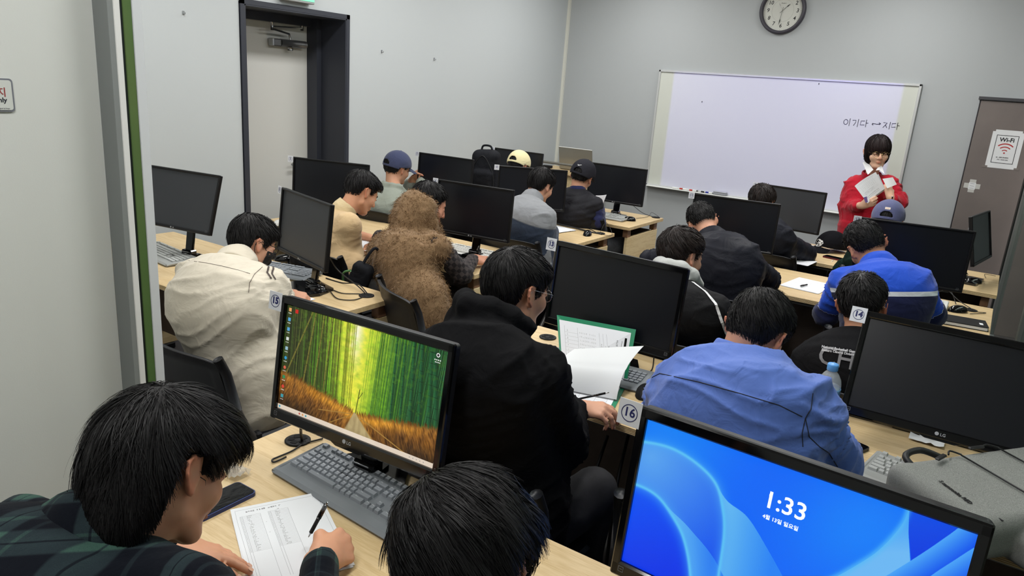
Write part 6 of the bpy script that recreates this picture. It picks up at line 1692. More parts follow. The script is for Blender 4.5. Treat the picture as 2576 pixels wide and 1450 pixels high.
# joints: (px, py, y) photo point at depth y, or Vector world.  H head centre, N nape, C mid back, P pelvis
PEOPLE = {
 'plaid':  dict(H=(-1.05, .62, 1.135), N=(-1.055, .50, 1.095), C=(-1.08, .36, .94), P=(-1.05, .22, .56), SL=(-1.27, .48, .985), SR=(-.870, .535, 1.02), EL=(-1.36, .62, .78), ER=(-.79, .68, .78), WL=(-1.265, .73, .765), WR=(-.985, .875, .780)),
 'front':  dict(H=(-.53, .73, 1.13), N=(-.57, .60, 1.05), C=(-.59, .42, .92), P=(-.60, .24, .56), SL=(-.73, .53, .93), SR=(-.40, .50, .93), EL=(-.77, .44, .68), ER=(-.34, .42, .68), WL=(-.68, .60, .60), WR=(-.44, .60, .60)),
 'hoodie': dict(H=(1300, 700, 1.66), N=(1235, 800, 1.55), C=(1200, 950, 1.44), P=(-.98, 1.56, .56), SL=(1160, 865, 1.60), SR=(1365, 905, 1.50), EL=(-1.32, 1.92, .76), ER=(1420, 1115, 1.66), WL=(-1.22, 2.12, .76), WR=('z', 1444, 1028, .785)),
 'blue':   dict(H=(1925, 795, 2.02), N=(1850, 885, 1.93), C=(1850, 1030, 1.80), P=(1850, 1260, 1.72), SL=(1715, 935, 1.85), SR=(2030, 985, 1.85), EL=(1668, 1050, 1.95), ER=(2105, 1165, 1.98), WL=(-.60, 2.15, .76), WR=(-.36, 2.15, .755)),
 'letters': dict(H=(2172, 745, 2.95), N=(2170, 835, 2.88), C=(2150, 930, 2.80), P=(2150, 1090, 2.86), SL=(2045, 885, 2.85), SR=(2290, 905, 2.82), EL=(1995, 1000, 2.98), ER=(-.05, 3.02, .80), WL=(-.44, 3.2, .66), WR=(-.22, 3.2, .66)),
 'royal':  dict(H=(2178, 603, 3.80), N=(2215, 660, 3.68), C=(2225, 740, 3.56), P=(2230, 850, 3.60), SL=(2125, 695, 3.66), SR=(2310, 705, 3.62), EL=(2080, 790, 3.75), ER=(2340, 790, 3.75), WL=(-.62, 4.10, .76), WR=(-.15, 4.10, .76)),
 'track':  dict(H=(1706, 625, 3.05), N=(1690, 700, 2.95), C=(1690, 790, 2.85), P=(1690, 930, 2.90), SL=(1615, 740, 2.95), SR=(1790, 760, 2.88), EL=(1590, 850, 3.0), ER=(1815, 855, 3.05), WL=(-1.2, 3.25, .70), WR=(-1.0, 3.28, .70)),
 'windbreaker': dict(H=(1765, 548, 4.02), N=(1795, 600, 3.90), C=(1810, 670, 3.74), P=(1800, 780, 3.72), SL=(1745, 640, 3.86), SR=(1885, 655, 3.84), EL=(-1.66, 4.05, .76), ER=(1930, 705, 4.03), WL=(-1.52, 4.22, .75), WR=(-1.22, 4.25, .75)),
 'sleeve': dict(H=(1915, 510, 5.12), N=(1925, 555, 5.02), C=(1915, 600, 4.94), P=(-1.22, 4.98, .56), SL=(1875, 580, 4.98), SR=(1965, 590, 4.96), EL=(-1.62, 5.16, .78), ER=(2028, 640, 5.20), WL=(-1.4, 5.3, .75), WR=(1965, 640, 5.32)),
 'bluecap': dict(H=(2232, 556, 5.1), N=(2215, 605, 5.02), C=(2215, 650, 4.98), P=(-.50, 4.98, .56), SL=(2165, 635, 5.0), SR=(2275, 640, 4.98), EL=(2122, 680, 5.06), ER=(-.30, 5.14, .80), WL=(-.68, 5.28, .75), WR=(-.45, 5.3, .75)),
 'teacher': dict(H=(2207, 392, 6.40), N=(2192, 444, 6.47), C=(2178, 492, 6.50), P=(2165, 575, 6.48), SL=(2238, 458, 6.42), SR=(2150, 462, 6.50), EL=(2258, 512, 6.36), ER=(2128, 520, 6.50), WL=(2240, 497, 6.24), WR=(2170, 517, 6.24)),
 'vest':   dict(H=(1465, 435, 5.0), N=(1452, 480, 4.92), C=(1444, 525, 4.92), P=(-2.64, 5.03, .56), SL=(1412, 505, 4.98), SR=(1496, 508, 4.92), EL=(-2.92, 5.12, .80), ER=(1508, 562, 4.92), WL=(-2.84, 5.3, .76), WR=(1512, 525, 5.12)),
 'fleece': dict(H=(1362, 462, 4.2), N=(1335, 502, 4.08), C=(1320, 560, 3.98), P=(-2.52, 4.02, .56), SL=(1285, 525, 4.06), SR=(1368, 540, 3.98), EL=(-2.9, 4.25, .76), ER=(1378, 620, 4.02), WL=(-2.75, 4.4, .76), WR=(1390, 580, 4.22)),
 'creamcap': dict(H=(1305, 418, 5.2), N=(1290, 460, 5.1), C=(1285, 500, 5.06), P=(-3.32, 5.04, .56), SL=(1245, 478, 5.1), SR=(1330, 480, 5.06), EL=(1235, 520, 5.15), ER=(-3.12, 5.22, .78), WL=(-3.42, 5.32, .75), WR=(-3.25, 5.34, .75)),
 'denimcap': dict(H=(995, 415, 4.10), N=(985, 475, 4.02), C=(965, 525, 3.95), P=(-3.72, 4.0, .56), SL=(945, 510, 4.02), SR=(1030, 515, 3.95), EL=(-3.85, 4.3, .78), ER=(1078, 500, 4.28), WL=(1030, 462, 4.30), WR=(1060, 458, 4.32)),
 'polo':   dict(H=(930, 478, 3.10), N=(878, 520, 2.99), C=(822, 600, 2.86), P=(-3.00, 2.84, .56), SL=(800, 535, 3.0), SR=(884, 558, 2.86), EL=(-3.45, 3.15, .78), ER=(886, 668, 2.93), WL=(925, 598, 3.26), WR=(932, 624, 3.12)),
 'fur':    dict(H=(1062, 492, 3.12), N=(1035, 545, 2.98), C=(1012, 645, 2.84), P=(-2.36, 2.76, .56), SL=(968, 600, 2.96), SR=(1100, 603, 2.90), EL=(-3.0, 3.14, .78), ER=(1162, 690, 3.02), WL=(-2.86, 3.3, .76), WR=(1190, 652, 3.22)),
 'cream':  dict(H=(632, 600, 1.86), N=(590, 650, 1.75), C=(555, 760, 1.56), P=(-2.22, 1.60, .56), SL=(490, 690, 1.72), SR=(672, 712, 1.66), EL=(-2.86, 1.86, .78), ER=(700, 815, 1.72), WL=(-2.7, 2.02, .76), WR=(712, 740, 1.98)),
}
HEADFIT = {'plaid': ((-1.046, .601, 1.085), (-3, 32, -18), .99), 'hoodie': ((-1.066, 1.662, 1.183), (-18, 14, -5), .95), 'blue': ((-.472, 1.979, 1.130), (-15, 34, 5), .96),
 'letters': ((-.341, 2.94, 1.035), (-6, 7, -10), .96), 'royal': ((-.48, 3.789, 1.112), (20, 34, -30), 1.0), 'track': ((-1.104, 3.038, 1.06), (-26, 10, -4), 1.0),
 'windbreaker': ((-1.368, 4.037, 1.05), (12, 44, -30), .95), 'vest': ((-2.687, 4.998, 1.085), (6, 17, 11), .995), 'fleece': ((-2.571, 4.212, 1.089), (-10, 20, 6), .95),
 'denimcap': ((-3.781, 4.111, 1.063), (-10, 15, 3), .97), 'polo': ((-3.106, 3.075, 1.055), (-18, 34, -10), .985), 'fur': ((-2.639, 3.134, 1.05), (-34, 25, -8), .99),
 'cream': ((-2.524, 1.881, 1.025), (-12, 24, -6), .93), 'teacher': ((-.861, 6.397, 1.426), (201, 8, 4), 1.03), 'front': ((-.489, .691, 1.105), (6, 34, -12), .99)}
SINK = {'teacher': .035, 'plaid': .045, 'blue': .050, 'front': .03, 'denimcap': .02, 'polo': .022, 'royal': .02, 'windbreaker': .02, 'cream': .018, 'hoodie': .035, 'letters': .03, 'fleece': .02, 'vest': .022, 'track': .03, 'fur': .03}

m_hood = cloth('jersey_black', (17, 17, 19)); m_bluej = cloth('nylon_blue', (86, 114, 190), .6, (260, .12, .0006)); m_cream = cloth('cotton_cream', (212, 203, 186), .75)
m_teeb = cloth('tee_black', (22, 22, 24)); m_windb = cloth('nylon_black', (32, 33, 40), .5, (160, .25, .001)); m_trackb = cloth('track_black', (26, 26, 28), .65)
m_greyhood = cloth('hood_grey', (176, 178, 176)); m_red = cloth('knit_red', (176, 24, 44), .9, (500, .5, .001)); m_tan = cloth('pique_tan', (200, 172, 132), .85, (800, .4, .0008))
m_sage = cloth('cotton_sage', (136, 142, 132), .7, (160, .2, .001)); m_navy = cloth('knit_navy', (34, 38, 74)); m_puff = cloth('puffer_black', (38, 38, 42), .5, (120, .3, .002))
m_dkgreen = cloth('sweat_dark_green', (24, 40, 34)); m_ltblue = cloth('denim_light', (140, 168, 200)); m_white_c = cloth('cotton_white', (226, 226, 228), .7)

# nearest, lower left
person('plaid', PEOPLE['plaid'], 'person in dark green plaid flannel shirt bent over a worksheet, pen in hand', (214, 160, 130), (-8, 44, 4), 1.02,
    hs_('mullet', .021, .011, 24000, .085, vox=.0055, w=.00065, k=7, grav=.75, messy=.42, crown=(.015, -.055, .10), lift=.009, cf=48, front=.014, back=.010, frizz=.04, hug=.35, minlen=.35, bk=.05, fr=.045, sd=.010),
    None, dict(name='flannel_shirt', th=.012, mat=plaid_mat(), amp=.006, vox=.0055, freq=8, collar=('shirt', .050, .082, .068, 0, -.035, .005)), (40, 44, 54), vox=.0048,
    hands=('flat', 'pen'), hdir=((( .75, .45, -.12), (.15, .25, .95)), ((-.10, .62, -.12), (.62, .10, .75))), neck_r=.056, chair=('black folding chair under the plaid shirt wearer', (0, -.02)))
pen(onz(776, 1352, .745), ony(823, 1265, .975), 'black ballpoint pen held upright by the plaid shirt wearer', r=.0052)
# nearest, bottom middle
person('front', PEOPLE['front'], 'person with thick black hair seen from above at the bottom middle', (196, 146, 118), (0, 42, 0), 1.0,
    hs_('mop', .021, .011, 22000, .060, vox=.0055, w=.00065, k=7, grav=.45, messy=.36, crown=(-.030, -.035, .105), lift=.009, cf=42, swirl=.7, frizz=.035, hug=.4, minlen=.3, bk=.03, fr=.04, sd=.012),
    None, dict(name='sweatshirt', th=.015, mat=m_teeb, vox=.008), (40, 42, 50), vox=.0055, hands=('rest', 'rest'), chair=('black folding chair under the person at the bottom middle', (0, -.02)))
# black hoodie
I3 = person('hoodie', PEOPLE['hoodie'], 'person in black hooded sweatshirt writing in the green folder', (206, 156, 128), (-22, 24, 6), 1.0,
    hs_('mop', .011, .004, 14000, .045, w=.0008, k=6, grav=.6, messy=.3, crown=(.0, -.055, .10), lift=.006, vox=.0045, front=.010, hug=.5),
    None, dict(name='hoodie', th=.026, mat=m_hood, amp=.014, vox=.0075, freq=7, extra=(hood_down(.135, .115, .060, .032, .045, .065),)), (22, 22, 26), vox=.0052,
    hands=('flat', 'rest'), hdir=(None, ((.78, .48, .03), (.05, -.12, .98))), knees={1: (1490, 1235, 1.78)}, chair=('black folding chair under the black hoodie wearer', (0, .02)),
    glasses=dict(mat=mat('frame_silver', (170, 172, 176), .25, metal=1), r=.0007, R=.019), bulk=.98)
pen(onz(1410, 1014, .745), onz(1532, 988, .800), 'slim black pen under the hooded writer\'s fingers', r=.0038)
# blue jacket
person('blue', PEOPLE['blue'], 'person in cornflower blue bomber jacket leaning forward, seen from behind', (208, 156, 128), (-6, 42, 16), 1.0,
    hs_('short', .010, .004, 14000, .032, w=.0008, messy=.5, crown=(-.015, -.055, .10), lift=.006, vox=.0045, swirl=.5, up=.15, rise=-.004),
    None, dict(name='bomber_jacket', th=.034, mat=m_bluej, amp=.018, vox=.0070, freq=7.5, collar=('band', .050, .078, .065, 0, -.008, .006)), (36, 40, 54), vox=.0055,
    hands=('rest', 'rest'), bulk=1.04, chair=('black folding chair under the blue jacket wearer', (0, .0)),
    seams=[dict(px=[(1640, 950), (1660, 940), (1760, 962), (1860, 990), (1960, 1020), (2026, 1053)]), dict(px=[(2045, 990), (2040, 1030), (2026, 1053), (2018, 1090), (2020, 1130)]),
           dict(px=[(2026, 1053), (2036, 1100), (2062, 1125), (2085, 1140), (2110, 1180)])])
# black tee with lettering
I5 = person('letters', PEOPLE['letters'], 'person in black tee with grey CH lettering, cropped spiky hair', (206, 152, 122), (4, 12, -4), .98,
    hs_('short', .012, .004, 6000, .030, w=.0013, messy=.5, crown=(.0, -.04, .10), up=.30, lift=.008, crop=.5, frizz=.12), None,
    dict(name='tee', th=.022, mat=m_teeb, amp=.007, vox=.009, freq=7, collar=('band', .018, .068, .062, 0, -.030, .004)), (36, 38, 46), vox=.0065, chair=('black folding chair under the lettered tee wearer', (0, .0)))
print_on(I5, 'CH', 2058, 893, .20, 66, mat('print_grey', (112, 112, 116), .5), 'lettering', .6)
print_on(I5, 'National Basketball Game', 2067, 872, .16, 8.6, mat('print_white', (190, 190, 194), .5), 'small_lettering', .25)
print_on(I5, 'Eastern Central Division', 2067, 880, .16, 8.6, mat('print_white', (190, 190, 194), .5), 'small_lettering', .25)
# royal blue sports jacket
def k6(V, TC, SC, I):
    u = TC[:, 1]-.10*np.abs(TC[:, 0])*0; k = np.where(u > -.012, .1, np.where(u > -.034, .5, .9))
    u2 = np.clip(.5-(u-.010)*8, 0, 1)
    s = np.abs(SC[:, 2]) > .5; return np.where(s, np.where(SC[:, 0] > .17, .95, .05), u2)
person('royal', PEOPLE['royal'], 'person in royal blue sports jacket with white stripe over navy', (204, 150, 120), (10, 28, -22), 1.02,
    hs_('short', .010, .003, 5000, .018, w=.0014, messy=.5, crown=(.0, -.02, .10), crop=.75, up=.1), None,
    dict(name='sports_jacket', th=.024, mat=attr_bands('royal_stripe_navy', [(0, (32, 78, 196)), (.42, (224, 228, 236)), (.58, (30, 36, 74))]), kfn=k6, amp=.010, vox=.010, freq=7, collar=('stand', .040, .078, .064, 0, -.02, .006)), (30, 32, 44), vox=.0075, bulk=.97,
    chair=('black folding chair under the royal blue jacket wearer', (0, .0)))
# track jacket
person('track', PEOPLE['track'], 'person in black track jacket with white sleeve piping and grey hood', (208, 160, 134), (-14, 26, 8), 1.0,
    hs_('short', .017, .005, 6000, .034, w=.0013, messy=.45, crown=(.0, -.05, .10), crop=.6, lift=.006, mat=HW, swirl=.6), None,
    dict(name='track_jacket', th=.026, mat=m_trackb, amp=.007, vox=.009), (30, 30, 34), vox=.0065, chair=('black folding chair under the track jacket wearer', (0, .0)),
    over=(dict(name='grey_hood', th=-.05, sleeve=0, hem=-.1, mat=m_greyhood, amp=.004, vox=.008, extra=(lambda P, d, I: smin(9+0*P[:, 0], hood_down(.105, .085, .05, .030, .045, .070)(P, 9+0*P[:, 0], I), .001),)),),
    seams=[dict(px=[(1742, 710), (1775, 735), (1800, 765), (1812, 800), (1830, 850)], flat=.006, mat=m_white_c, name='piping')])
# windbreaker
person('windbreaker', PEOPLE['windbreaker'], 'person in black windbreaker bent towards the number 11 monitor', (206, 156, 130), (8, 34, -16), .98,
    hs_('short', .010, .003, 4500, .022, w=.0016, messy=.5, crop=.6, up=.12), None,
    dict(name='windbreaker', th=.034, mat=m_windb, amp=.016, vox=.011, freq=7, collar=('stand', .045, .085, .070, 0, -.02, .008)), (34, 36, 40), vox=.0085, bulk=1.06, chair=('black folding chair under the windbreaker wearer', (0, .0)))
person('sleeve', PEOPLE['sleeve'], 'person with dark hair half hidden below the number 9 screen, black sleeve', (206, 156, 130), (0, 25, 0), .98,
    hs_('short', .018, .008, 2500, .03, w=.0018, messy=.5, mat=HW), None, dict(name='jacket', th=.032, mat=m_windb, amp=.010, vox=.012), (34, 36, 40), vox=.010, bulk=1.0, chair=('black folding chair under the half hidden black sleeve', (0, .05)))
person('bluecap', PEOPLE['bluecap'], 'person in faded blue cap behind the number 12 monitor, dark green top', (206, 156, 130), (0, 15, 0), 1.0,
    hs_('short', .008, .005, 1800, .02, w=.0018), dict(mat=cloth('cap_faded_blue', (84, 88, 124), .8), marks=(patch,)), dict(name='sweatshirt', th=.025, mat=m_dkgreen, amp=.007, vox=.012), (34, 36, 40), vox=.010, chair=('black folding chair under the faded blue cap wearer', (0, .05)))
# teacher
def teach_collar(I):
    O = Vector(I['O'])
    for pts in ([(2170, 410, 6.40), (2178, 402, 6.42), (2197, 427, 6.31), (2183, 440, 6.295)], [(2203, 429, 6.305), (2216, 410, 6.37), (2225, 438, 6.29), (2212, 428, 6.295)]):
        p = [ony(*q) for q in pts]; mb = MB(); V = [q-O for q in p]; V2 = [q-O+Vector((0, .004, 0)) for q in p]; n = 4
        mb.add(V+V2, [(0, 1, 2, 3), (7, 6, 5, 4)]+[(i, (i+1) % n, (i+1) % n+n, i+n) for i in range(n)]); mb.build('shirt_collar', m_white_c, I['root'])
IT = person('teacher', PEOPLE['teacher'], 'person with bobbed hair and round glasses in red sweatshirt, standing and reading papers', (226, 186, 160), (202, 14, -4), 1.0,
    hs_('bob', .012, .007, 9000, .10, w=.0014, messy=.05, crown=(.0, -.01, .115), grav=.9, lift=.004, vox=.005, swirl=0, frizz=.02, minlen=.5, cf=20, mat=hair_mat('hair_dark_brown', (22, 15, 15), (38, 26, 26), .5, .25)),
    None, dict(name='red_sweatshirt', th=.028, mat=m_red, amp=.014, vox=.009, freq=8, sleeve=.86, hem=.10, collar=('band', .012, .072, .066, 0, -.02, .004)), (104, 128, 154), vox=.006, stand=True, hands=('hold', 'hold'),
    hdir=(((-.35, .1, .75), (.55, -.6, .3)), ((.65, -.35, .35), (-.2, -.85, -.3))), glasses=dict(mat=mat('frame_gold', (190, 165, 110), .25, metal=1), r=.0008, R=.0235), bulk=.86, hand_s=.92, neck_r=.044)
teach_collar(IT)
w = IT['j']['WL']; e = IT['j']['EL']; d_ = nz(w-e); wc = Vector(w-d_*.015)-Vector(IT['O'])
bt2 = empty('wristwatch', tuple(w-d_*.015), 0, 'white smart band with black face on the red sweatshirt wearer\'s wrist', 'watch')
q_ = Vector(d_).to_track_quat('Z', 'Y').to_matrix().to_4x4(); rb = MB()
rb.lathe([(.0285, -.008), (.031, -.008), (.031, .008), (.0285, .008)], 20, M=q_); rb.build('strap', m_white, bt2)
MB().box((0, -.0, 0), (.02, .012, .03), .003, M=Matrix.Translation((.004, -.031, .004))).build('watch_face', m_gloss, bt2)
# papers in the teacher's hands
tp1 = empty('held_papers', ony(2208, 482, 6.14), 0, 'sheaf of printed papers held open by the red sweatshirt wearer', 'paper')
def quadsheet(corners, bow, m, parent, org, nm='sheet'):
    a, b, c, d = [Vector(x) for x in corners]   # TL TR BR BL
    n = (b-a).cross(d-a).normalized()
    return sheet_obj(nm, m, 1, 1, 0, parent, 8, 8, lambda u, v, x, y: tuple((d*(1-u)+c*u)*(1-v)+(a*(1-u)+b*u)*v+n*bow*math.sin(math.pi*u)-org))
org = tp1.location.copy()
quadsheet([ony(2150, 468, 6.12), ony(2203, 433, 6.20), ony(2226, 475, 6.22), ony(2183, 512, 6.18)], .02, m_form, tp1, org)
quadsheet([ony(2156, 470, 6.15), ony(2210, 438, 6.22), ony(2228, 478, 6.25), ony(2184, 516, 6.21)], .02, m_paper, tp1, org)
quadsheet([ony(2220, 450, 6.20), ony(2246, 446, 6.22), ony(2256, 464, 6.22), ony(2232, 474, 6.20)], .01, m_paper, tp1, org)
sk_ = [ony(2173, 497, 6.13), ony(2181, 494, 6.13), ony(2184, 508, 6.15), ony(2178, 510, 6.15)]
quadsheet([p_-Vector((0, .012, 0)) for p_ in sk_], .0, mat('sticky_violet', (138, 122, 196), .6), tp1, org, 'sticky_note')
# front left
person('vest', PEOPLE['vest'], 'person in black cap and quilted black vest over navy sleeves', (196, 148, 122), (-8, 14, 10), 1.0,
    hs_('short', .008, .005, 2500, .02, w=.0016, crop=.5), dict(mat=cloth('cap_black', (42, 42, 48), .8), marks=(swoosh,)),
    dict(name='navy_pullover', th=.006, mat=m_navy, amp=.006, vox=.010, collar=('band', .045, .066, .058, 0, -.01, .006)), (34, 36, 40), vox=.0085, chair=('black folding chair under the vest wearer', (0, .09)),
    over=(dict(name='quilted_vest', th=.026, sleeve=0, mat=m_puff, amp=.003, quilt=(.045, .007), vox=.010, hem=.06),))
hp = ony(1490, 545, 5.1); hpp = empty('held_papers', hp, 0, 'white papers propped beside the navy sleeve', 'paper')
quadsheet([ony(1499, 492, 5.24), ony(1526, 490, 5.26), ony(1511, 528, 5.22), ony(1490, 540, 5.18)], .008, m_lines, hpp, hp)
def k13(V, TC, SC, I):
    y = TC[:, 1]+.25*TC[:, 0]**2*0; k = np.clip(.5+(.045-y-.35*np.abs(TC[:, 0]))*6, 0, 1)
    s = np.abs(SC[:, 2]) > .5; return np.where(s, np.clip(.5-(np.cos(SC[:, 1]/.06-1.9)-.2)*1.0, 0, 1), k)
person('fleece', PEOPLE['fleece'], 'person in two tone grey and navy fleece jacket writing on a paper stack', (212, 162, 136), (-20, 36, 10), .98,
    hs_('short', .015, .007, 4500, .040, w=.0015, grav=.6, lift=.005), None,
    dict(name='fleece_jacket', th=.028, mat=attr_bands('grey_over_navy', [(0, (132, 134, 138)), (.49, (92, 96, 104)), (.52, (52, 62, 80))], bump=(240, .4, .0015)), kfn=k13, amp=.007, vox=.010, collar=('stand', .040, .074, .064, 0, -.02, .007)), (34, 36, 40), vox=.008, bulk=1.04,
    hands=('rest', 'pen'), chair=('black folding chair under the two tone fleece wearer', (0, 0)))
person('creamcap', PEOPLE['creamcap'], 'person in cream cap almost hidden behind the number 4 monitor', (206, 156, 130), (0, 25, 0), .98,
    hs_('short', .008, .005, 1500, .02, w=.0018), dict(mat=cloth('cap_cream', (224, 214, 168), .8)), dict(name='denim_shirt', th=.022, mat=m_ltblue, amp=.007, vox=.012), (34, 36, 40), vox=.010, chair=('black folding chair under the cream cap wearer', (0, .08)))
person('denimcap', PEOPLE['denimcap'], 'person in navy denim cap and sage jacket, hand raised to the brim', (206, 156, 128), (-38, 20, 6), .98,
    hs_('short', .012, .009, 2500, .03, w=.0016), dict(mat=cloth('cap_denim', (58, 64, 92), .85, (200, .3, .001)), ), dict(name='sage_jacket', th=.032, mat=m_sage, amp=.010, vox=.011, extra=(hood_down(.09, .07, .05, .022, .02),)), (60, 62, 62), vox=.0085,
    hands=('rest', 'fist'), hdir=(((.6, .2, .7), (-.5, .2, .6)), ((-.35, .1, .75), (.3, -.8, .2))), chair=('black folding chair under the sage jacket wearer', (0, 0)))
person('polo', PEOPLE['polo'], 'person in tan polo shirt bent low over a worksheet, seen in profile', (214, 160, 128), (-40, 40, 6), 1.0,
    hs_('short', .018, .006, 5500, .042, w=.0014, grav=.5, messy=.3, lift=.007, crop=.3, front=.012), None,
    dict(name='polo_shirt', th=.016, mat=m_tan, amp=.006, vox=.009, sleeve=.50, st=1.0, k=.075, collar=('shirt', .040, .070, .060, 0, -.02, .0035), cmat=cloth('rib_cream', (214, 194, 154))), (44, 42, 40), vox=.0065, hands=('rest', 'rest'), hdir=(None, ((.5, .55, -.1), (.2, -.1, .95))), bulk=.88,
    chair=('black folding chair under the tan polo wearer', (0, 0)))
def fur_hood(P, d, I):
    N_, lat = I['j']['N'], I['lat']; up = nz(N_-I['j']['P']); bk = nz(np.cross(lat, up)); bk = -bk if (bk@I['fw']) > 0 else bk
    N_ = N_+A(0, 0, .05); c = N_+bk*.015+A(0, 0, .045); q = P-c; qq = np.stack([q@lat, q[:, 2], q@bk], 1)
    e = ell(qq, A(0, 0, 0), A(.125, .135, .105)); e = smax(e, -ell(qq, A(0, .06, -.055), A(.092, .12, .085)), .02)
    e = smax(e, (qq[:, 1]-.085)+(-qq[:, 2])*.75, .02)
    d = smin(d, e, .03)
    return smin(d, chain(P, [N_+lat*s_*.10-bk*f_+A(0, 0, z_) for s_, f_, z_ in ((-1, .10, -.07), (-1.0, .02, .0), (0, -.085, .0), (1.0, .02, .0), (1, .10, -.07))], [.03, .036, .04, .036, .03], .02), .02)
person('fur', PEOPLE['fur'], 'person in shaggy brown fur vest with hood, checked dark sleeves', (206, 150, 124), (-34, 26, 8), .98,
    hs_('short', .015, .006, 4500, .035, w=.0014), None, dict(name='check_sweater', th=.012, mat=check_mat(), amp=.010, freq=12, vox=.009), (42, 38, 36), vox=.007, hands=('rest', 'pen'), hdir=(None, ((.45, .6, -.1), (.4, -.1, .9))), bulk=.84,
    over=(dict(name='fur_vest', th=.042, sleeve=0, pr=.86, hem=.22, mat=cloth('fur_base', (132, 106, 78), .95), amp=.012, freq=12, vox=.011, extra=(fur_hood,), fur=dict(n=34000, len=.012, w=.0010), furmat=hair_mat('fur_brown', (112, 86, 60), (166, 136, 102), .7, .15)),),
    chair_yaw=-.45, chair=('black folding chair under the fur vest wearer', (.26, -.15)))
pen(onz(1205, 618, .80)-Vector((0, 0, .0)), onz(1196, 640, .74), 'white pen held by the fur vest wearer', dark=False)
I18 = person('cream', PEOPLE['cream'], 'person in cream overshirt and black face mask, writing at the rear left desk', (214, 164, 138), (-28, 40, 6), 1.02,
    hs_('mop', .012, .005, 8500, .045, w=.0013, grav=.6, messy=.28, lift=.006, crown=(.0, -.05, .10), front=.010), None,
    dict(name='overshirt', th=.034, mat=m_cream, amp=.018, vox=.0085, freq=6.5, collar=('shirt', .040, .080, .066, 0, -.048, .006), hem=.12), (82, 104, 140), vox=.006, bulk=1.0, hands=('rest', 'pen'), hdir=(None, ((.5, .6, -.2), (.3, -.2, .9))),
    glasses=dict(mat=m_mattblk, r=.0014, R=.022), chair=('black folding chair with grey tube legs under the cream overshirt wearer', (.0, -.02)),
    seams=[dict(px=[(470, 655), (520, 662), (560, 670), (600, 680), (633, 690)], mat=mat('thread_taupe', (120, 108, 100), .7)), dict(px=[(660, 672), (640, 690), (628, 712), (625, 740)], mat=mat('thread_taupe', (120, 108, 100), .7)),
           dict(px=[(664, 664), (676, 672), (672, 686), (684, 704)], flat=.0032, mat=mat('band_brown', (66, 54, 50), .7), name='sleeve_band'), dict(px=[(676, 664), (688, 674), (684, 690), (694, 706)], flat=.0032, mat=mat('band_brown', (66, 54, 50), .7), name='sleeve_band')])
face_mask(I18, mat('mask_black', (26, 26, 28), .8))
pen(onz(712, 728, .80), onz(720, 742, .735), 'black pen in the cream overshirt wearer\'s hand')

# the black cap left on the desk
cp_ = onz(2084, 634, DZT); cc_ = empty('baseball_cap', (cp_.x, cp_.y+.02, DZT), math.radians(140), 'black baseball cap with white blackletter emblem lying on the front right desk', 'cap')
V, T, Q = mesh_sdf(lambda P: cap_sdf(P, 0, False), A(-.14, -.15, -.06), A(.14, .21, .17), .0035, 0, .01)
Mc = np.array(Matrix.Rotation(math.radians(-4), 3, 'X')); V = V@Mc.T; V[:, 2] -= V[:, 2].min()-.001
np_mesh('crown_and_brim', V, [T, Q], cloth('cap_wool_black', (20, 20, 24), .85), cc_)
ink_w = mat('thread_white', (225, 225, 225), .6); cbv = BVHTree.FromPolygons([Vector(v) for v in V], [tuple(f) for f in list(T)+list(Q)])
def stick(o, bvh, fro, off=.0012, M=None):
    """press flat lettering onto the crown: every point runs along -fro until it meets the cloth"""
    d_ = -Vector(fro)
    for v in o.data.vertices:
        h = bvh.ray_cast(v.co-d_*.2, d_)
        if h[0] is not None: v.co = h[0]-d_*off
fd = Vector((.25, .94, .24)).normalized(); qf = Matrix.Translation(Vector((.022, .2, .088))) @ Matrix.Rotation(math.pi-.26, 4, 'Z') @ Matrix.Rotation(.2, 4, 'X')
em_ = text_mesh('emblem', 'B', .070, ink_w, cc_, qf @ STAND, 0.0, .0022, shear=.15)
e_ = MB()
for st in ([(-.028, .014), (-.012, .028), (.006, .020)], [(-.028, -.012), (-.010, -.028), (.014, -.020), (.026, -.004)], [(.020, .026), (.030, .008), (.018, .0)], [(-.004, .030), (-.002, -.028)], [(-.03, .002), (-.014, -.004)]):
    pts = bez([(x, 0, z) for x, z in st], 4)
    for a_, b2 in zip(pts[:-1], pts[1:]):
        t_ = (b2-a_).normalized()*.0024; n_ = Vector((-t_.z, 0, t_.x)); e_.add([a_-n_-t_, b2-n_+t_, b2+n_+t_, a_+n_-t_], [(0, 1, 2, 3)], qf)
ef = e_.build('emblem_flourish', ink_w, cc_); stick(em_, cbv, fd); stick(ef, cbv, fd)
sl_ = MB().add([(-.008, 0, -.009), (.008, 0, -.009), (.006, 0, .009), (-.006, 0, .009)], [(0, 1, 2, 3)], Matrix.Translation((.2, -.03, .035)) @ Matrix.Rotation(math.pi/2, 4, 'Z')).build('side_logo', ink_w, cc_); stick(sl_, cbv, (1, 0, 0))

# ================================================================== bags
def rough_box(f, lo, hi, h, m, name, parent, off, amp=.004, freq=14, attrs=False):
    V, T, Q = mesh_sdf(f, lo, hi, h, 0, .015); n = vnormals(V, T, Q); V = V+n*(amp*(vn3(V*freq, 3)+.5*vn3(V*freq*2.3, 4)))[:, None]
    return np_mesh(name, V-off, [T, Q], m, parent)
def rbox_sdf(P, c, R, b, r):
    q = np.abs((P-c)@R)-(b-r); return np.sqrt((np.maximum(q, 0)**2).sum(1))+np.minimum(q.max(1), 0)-r
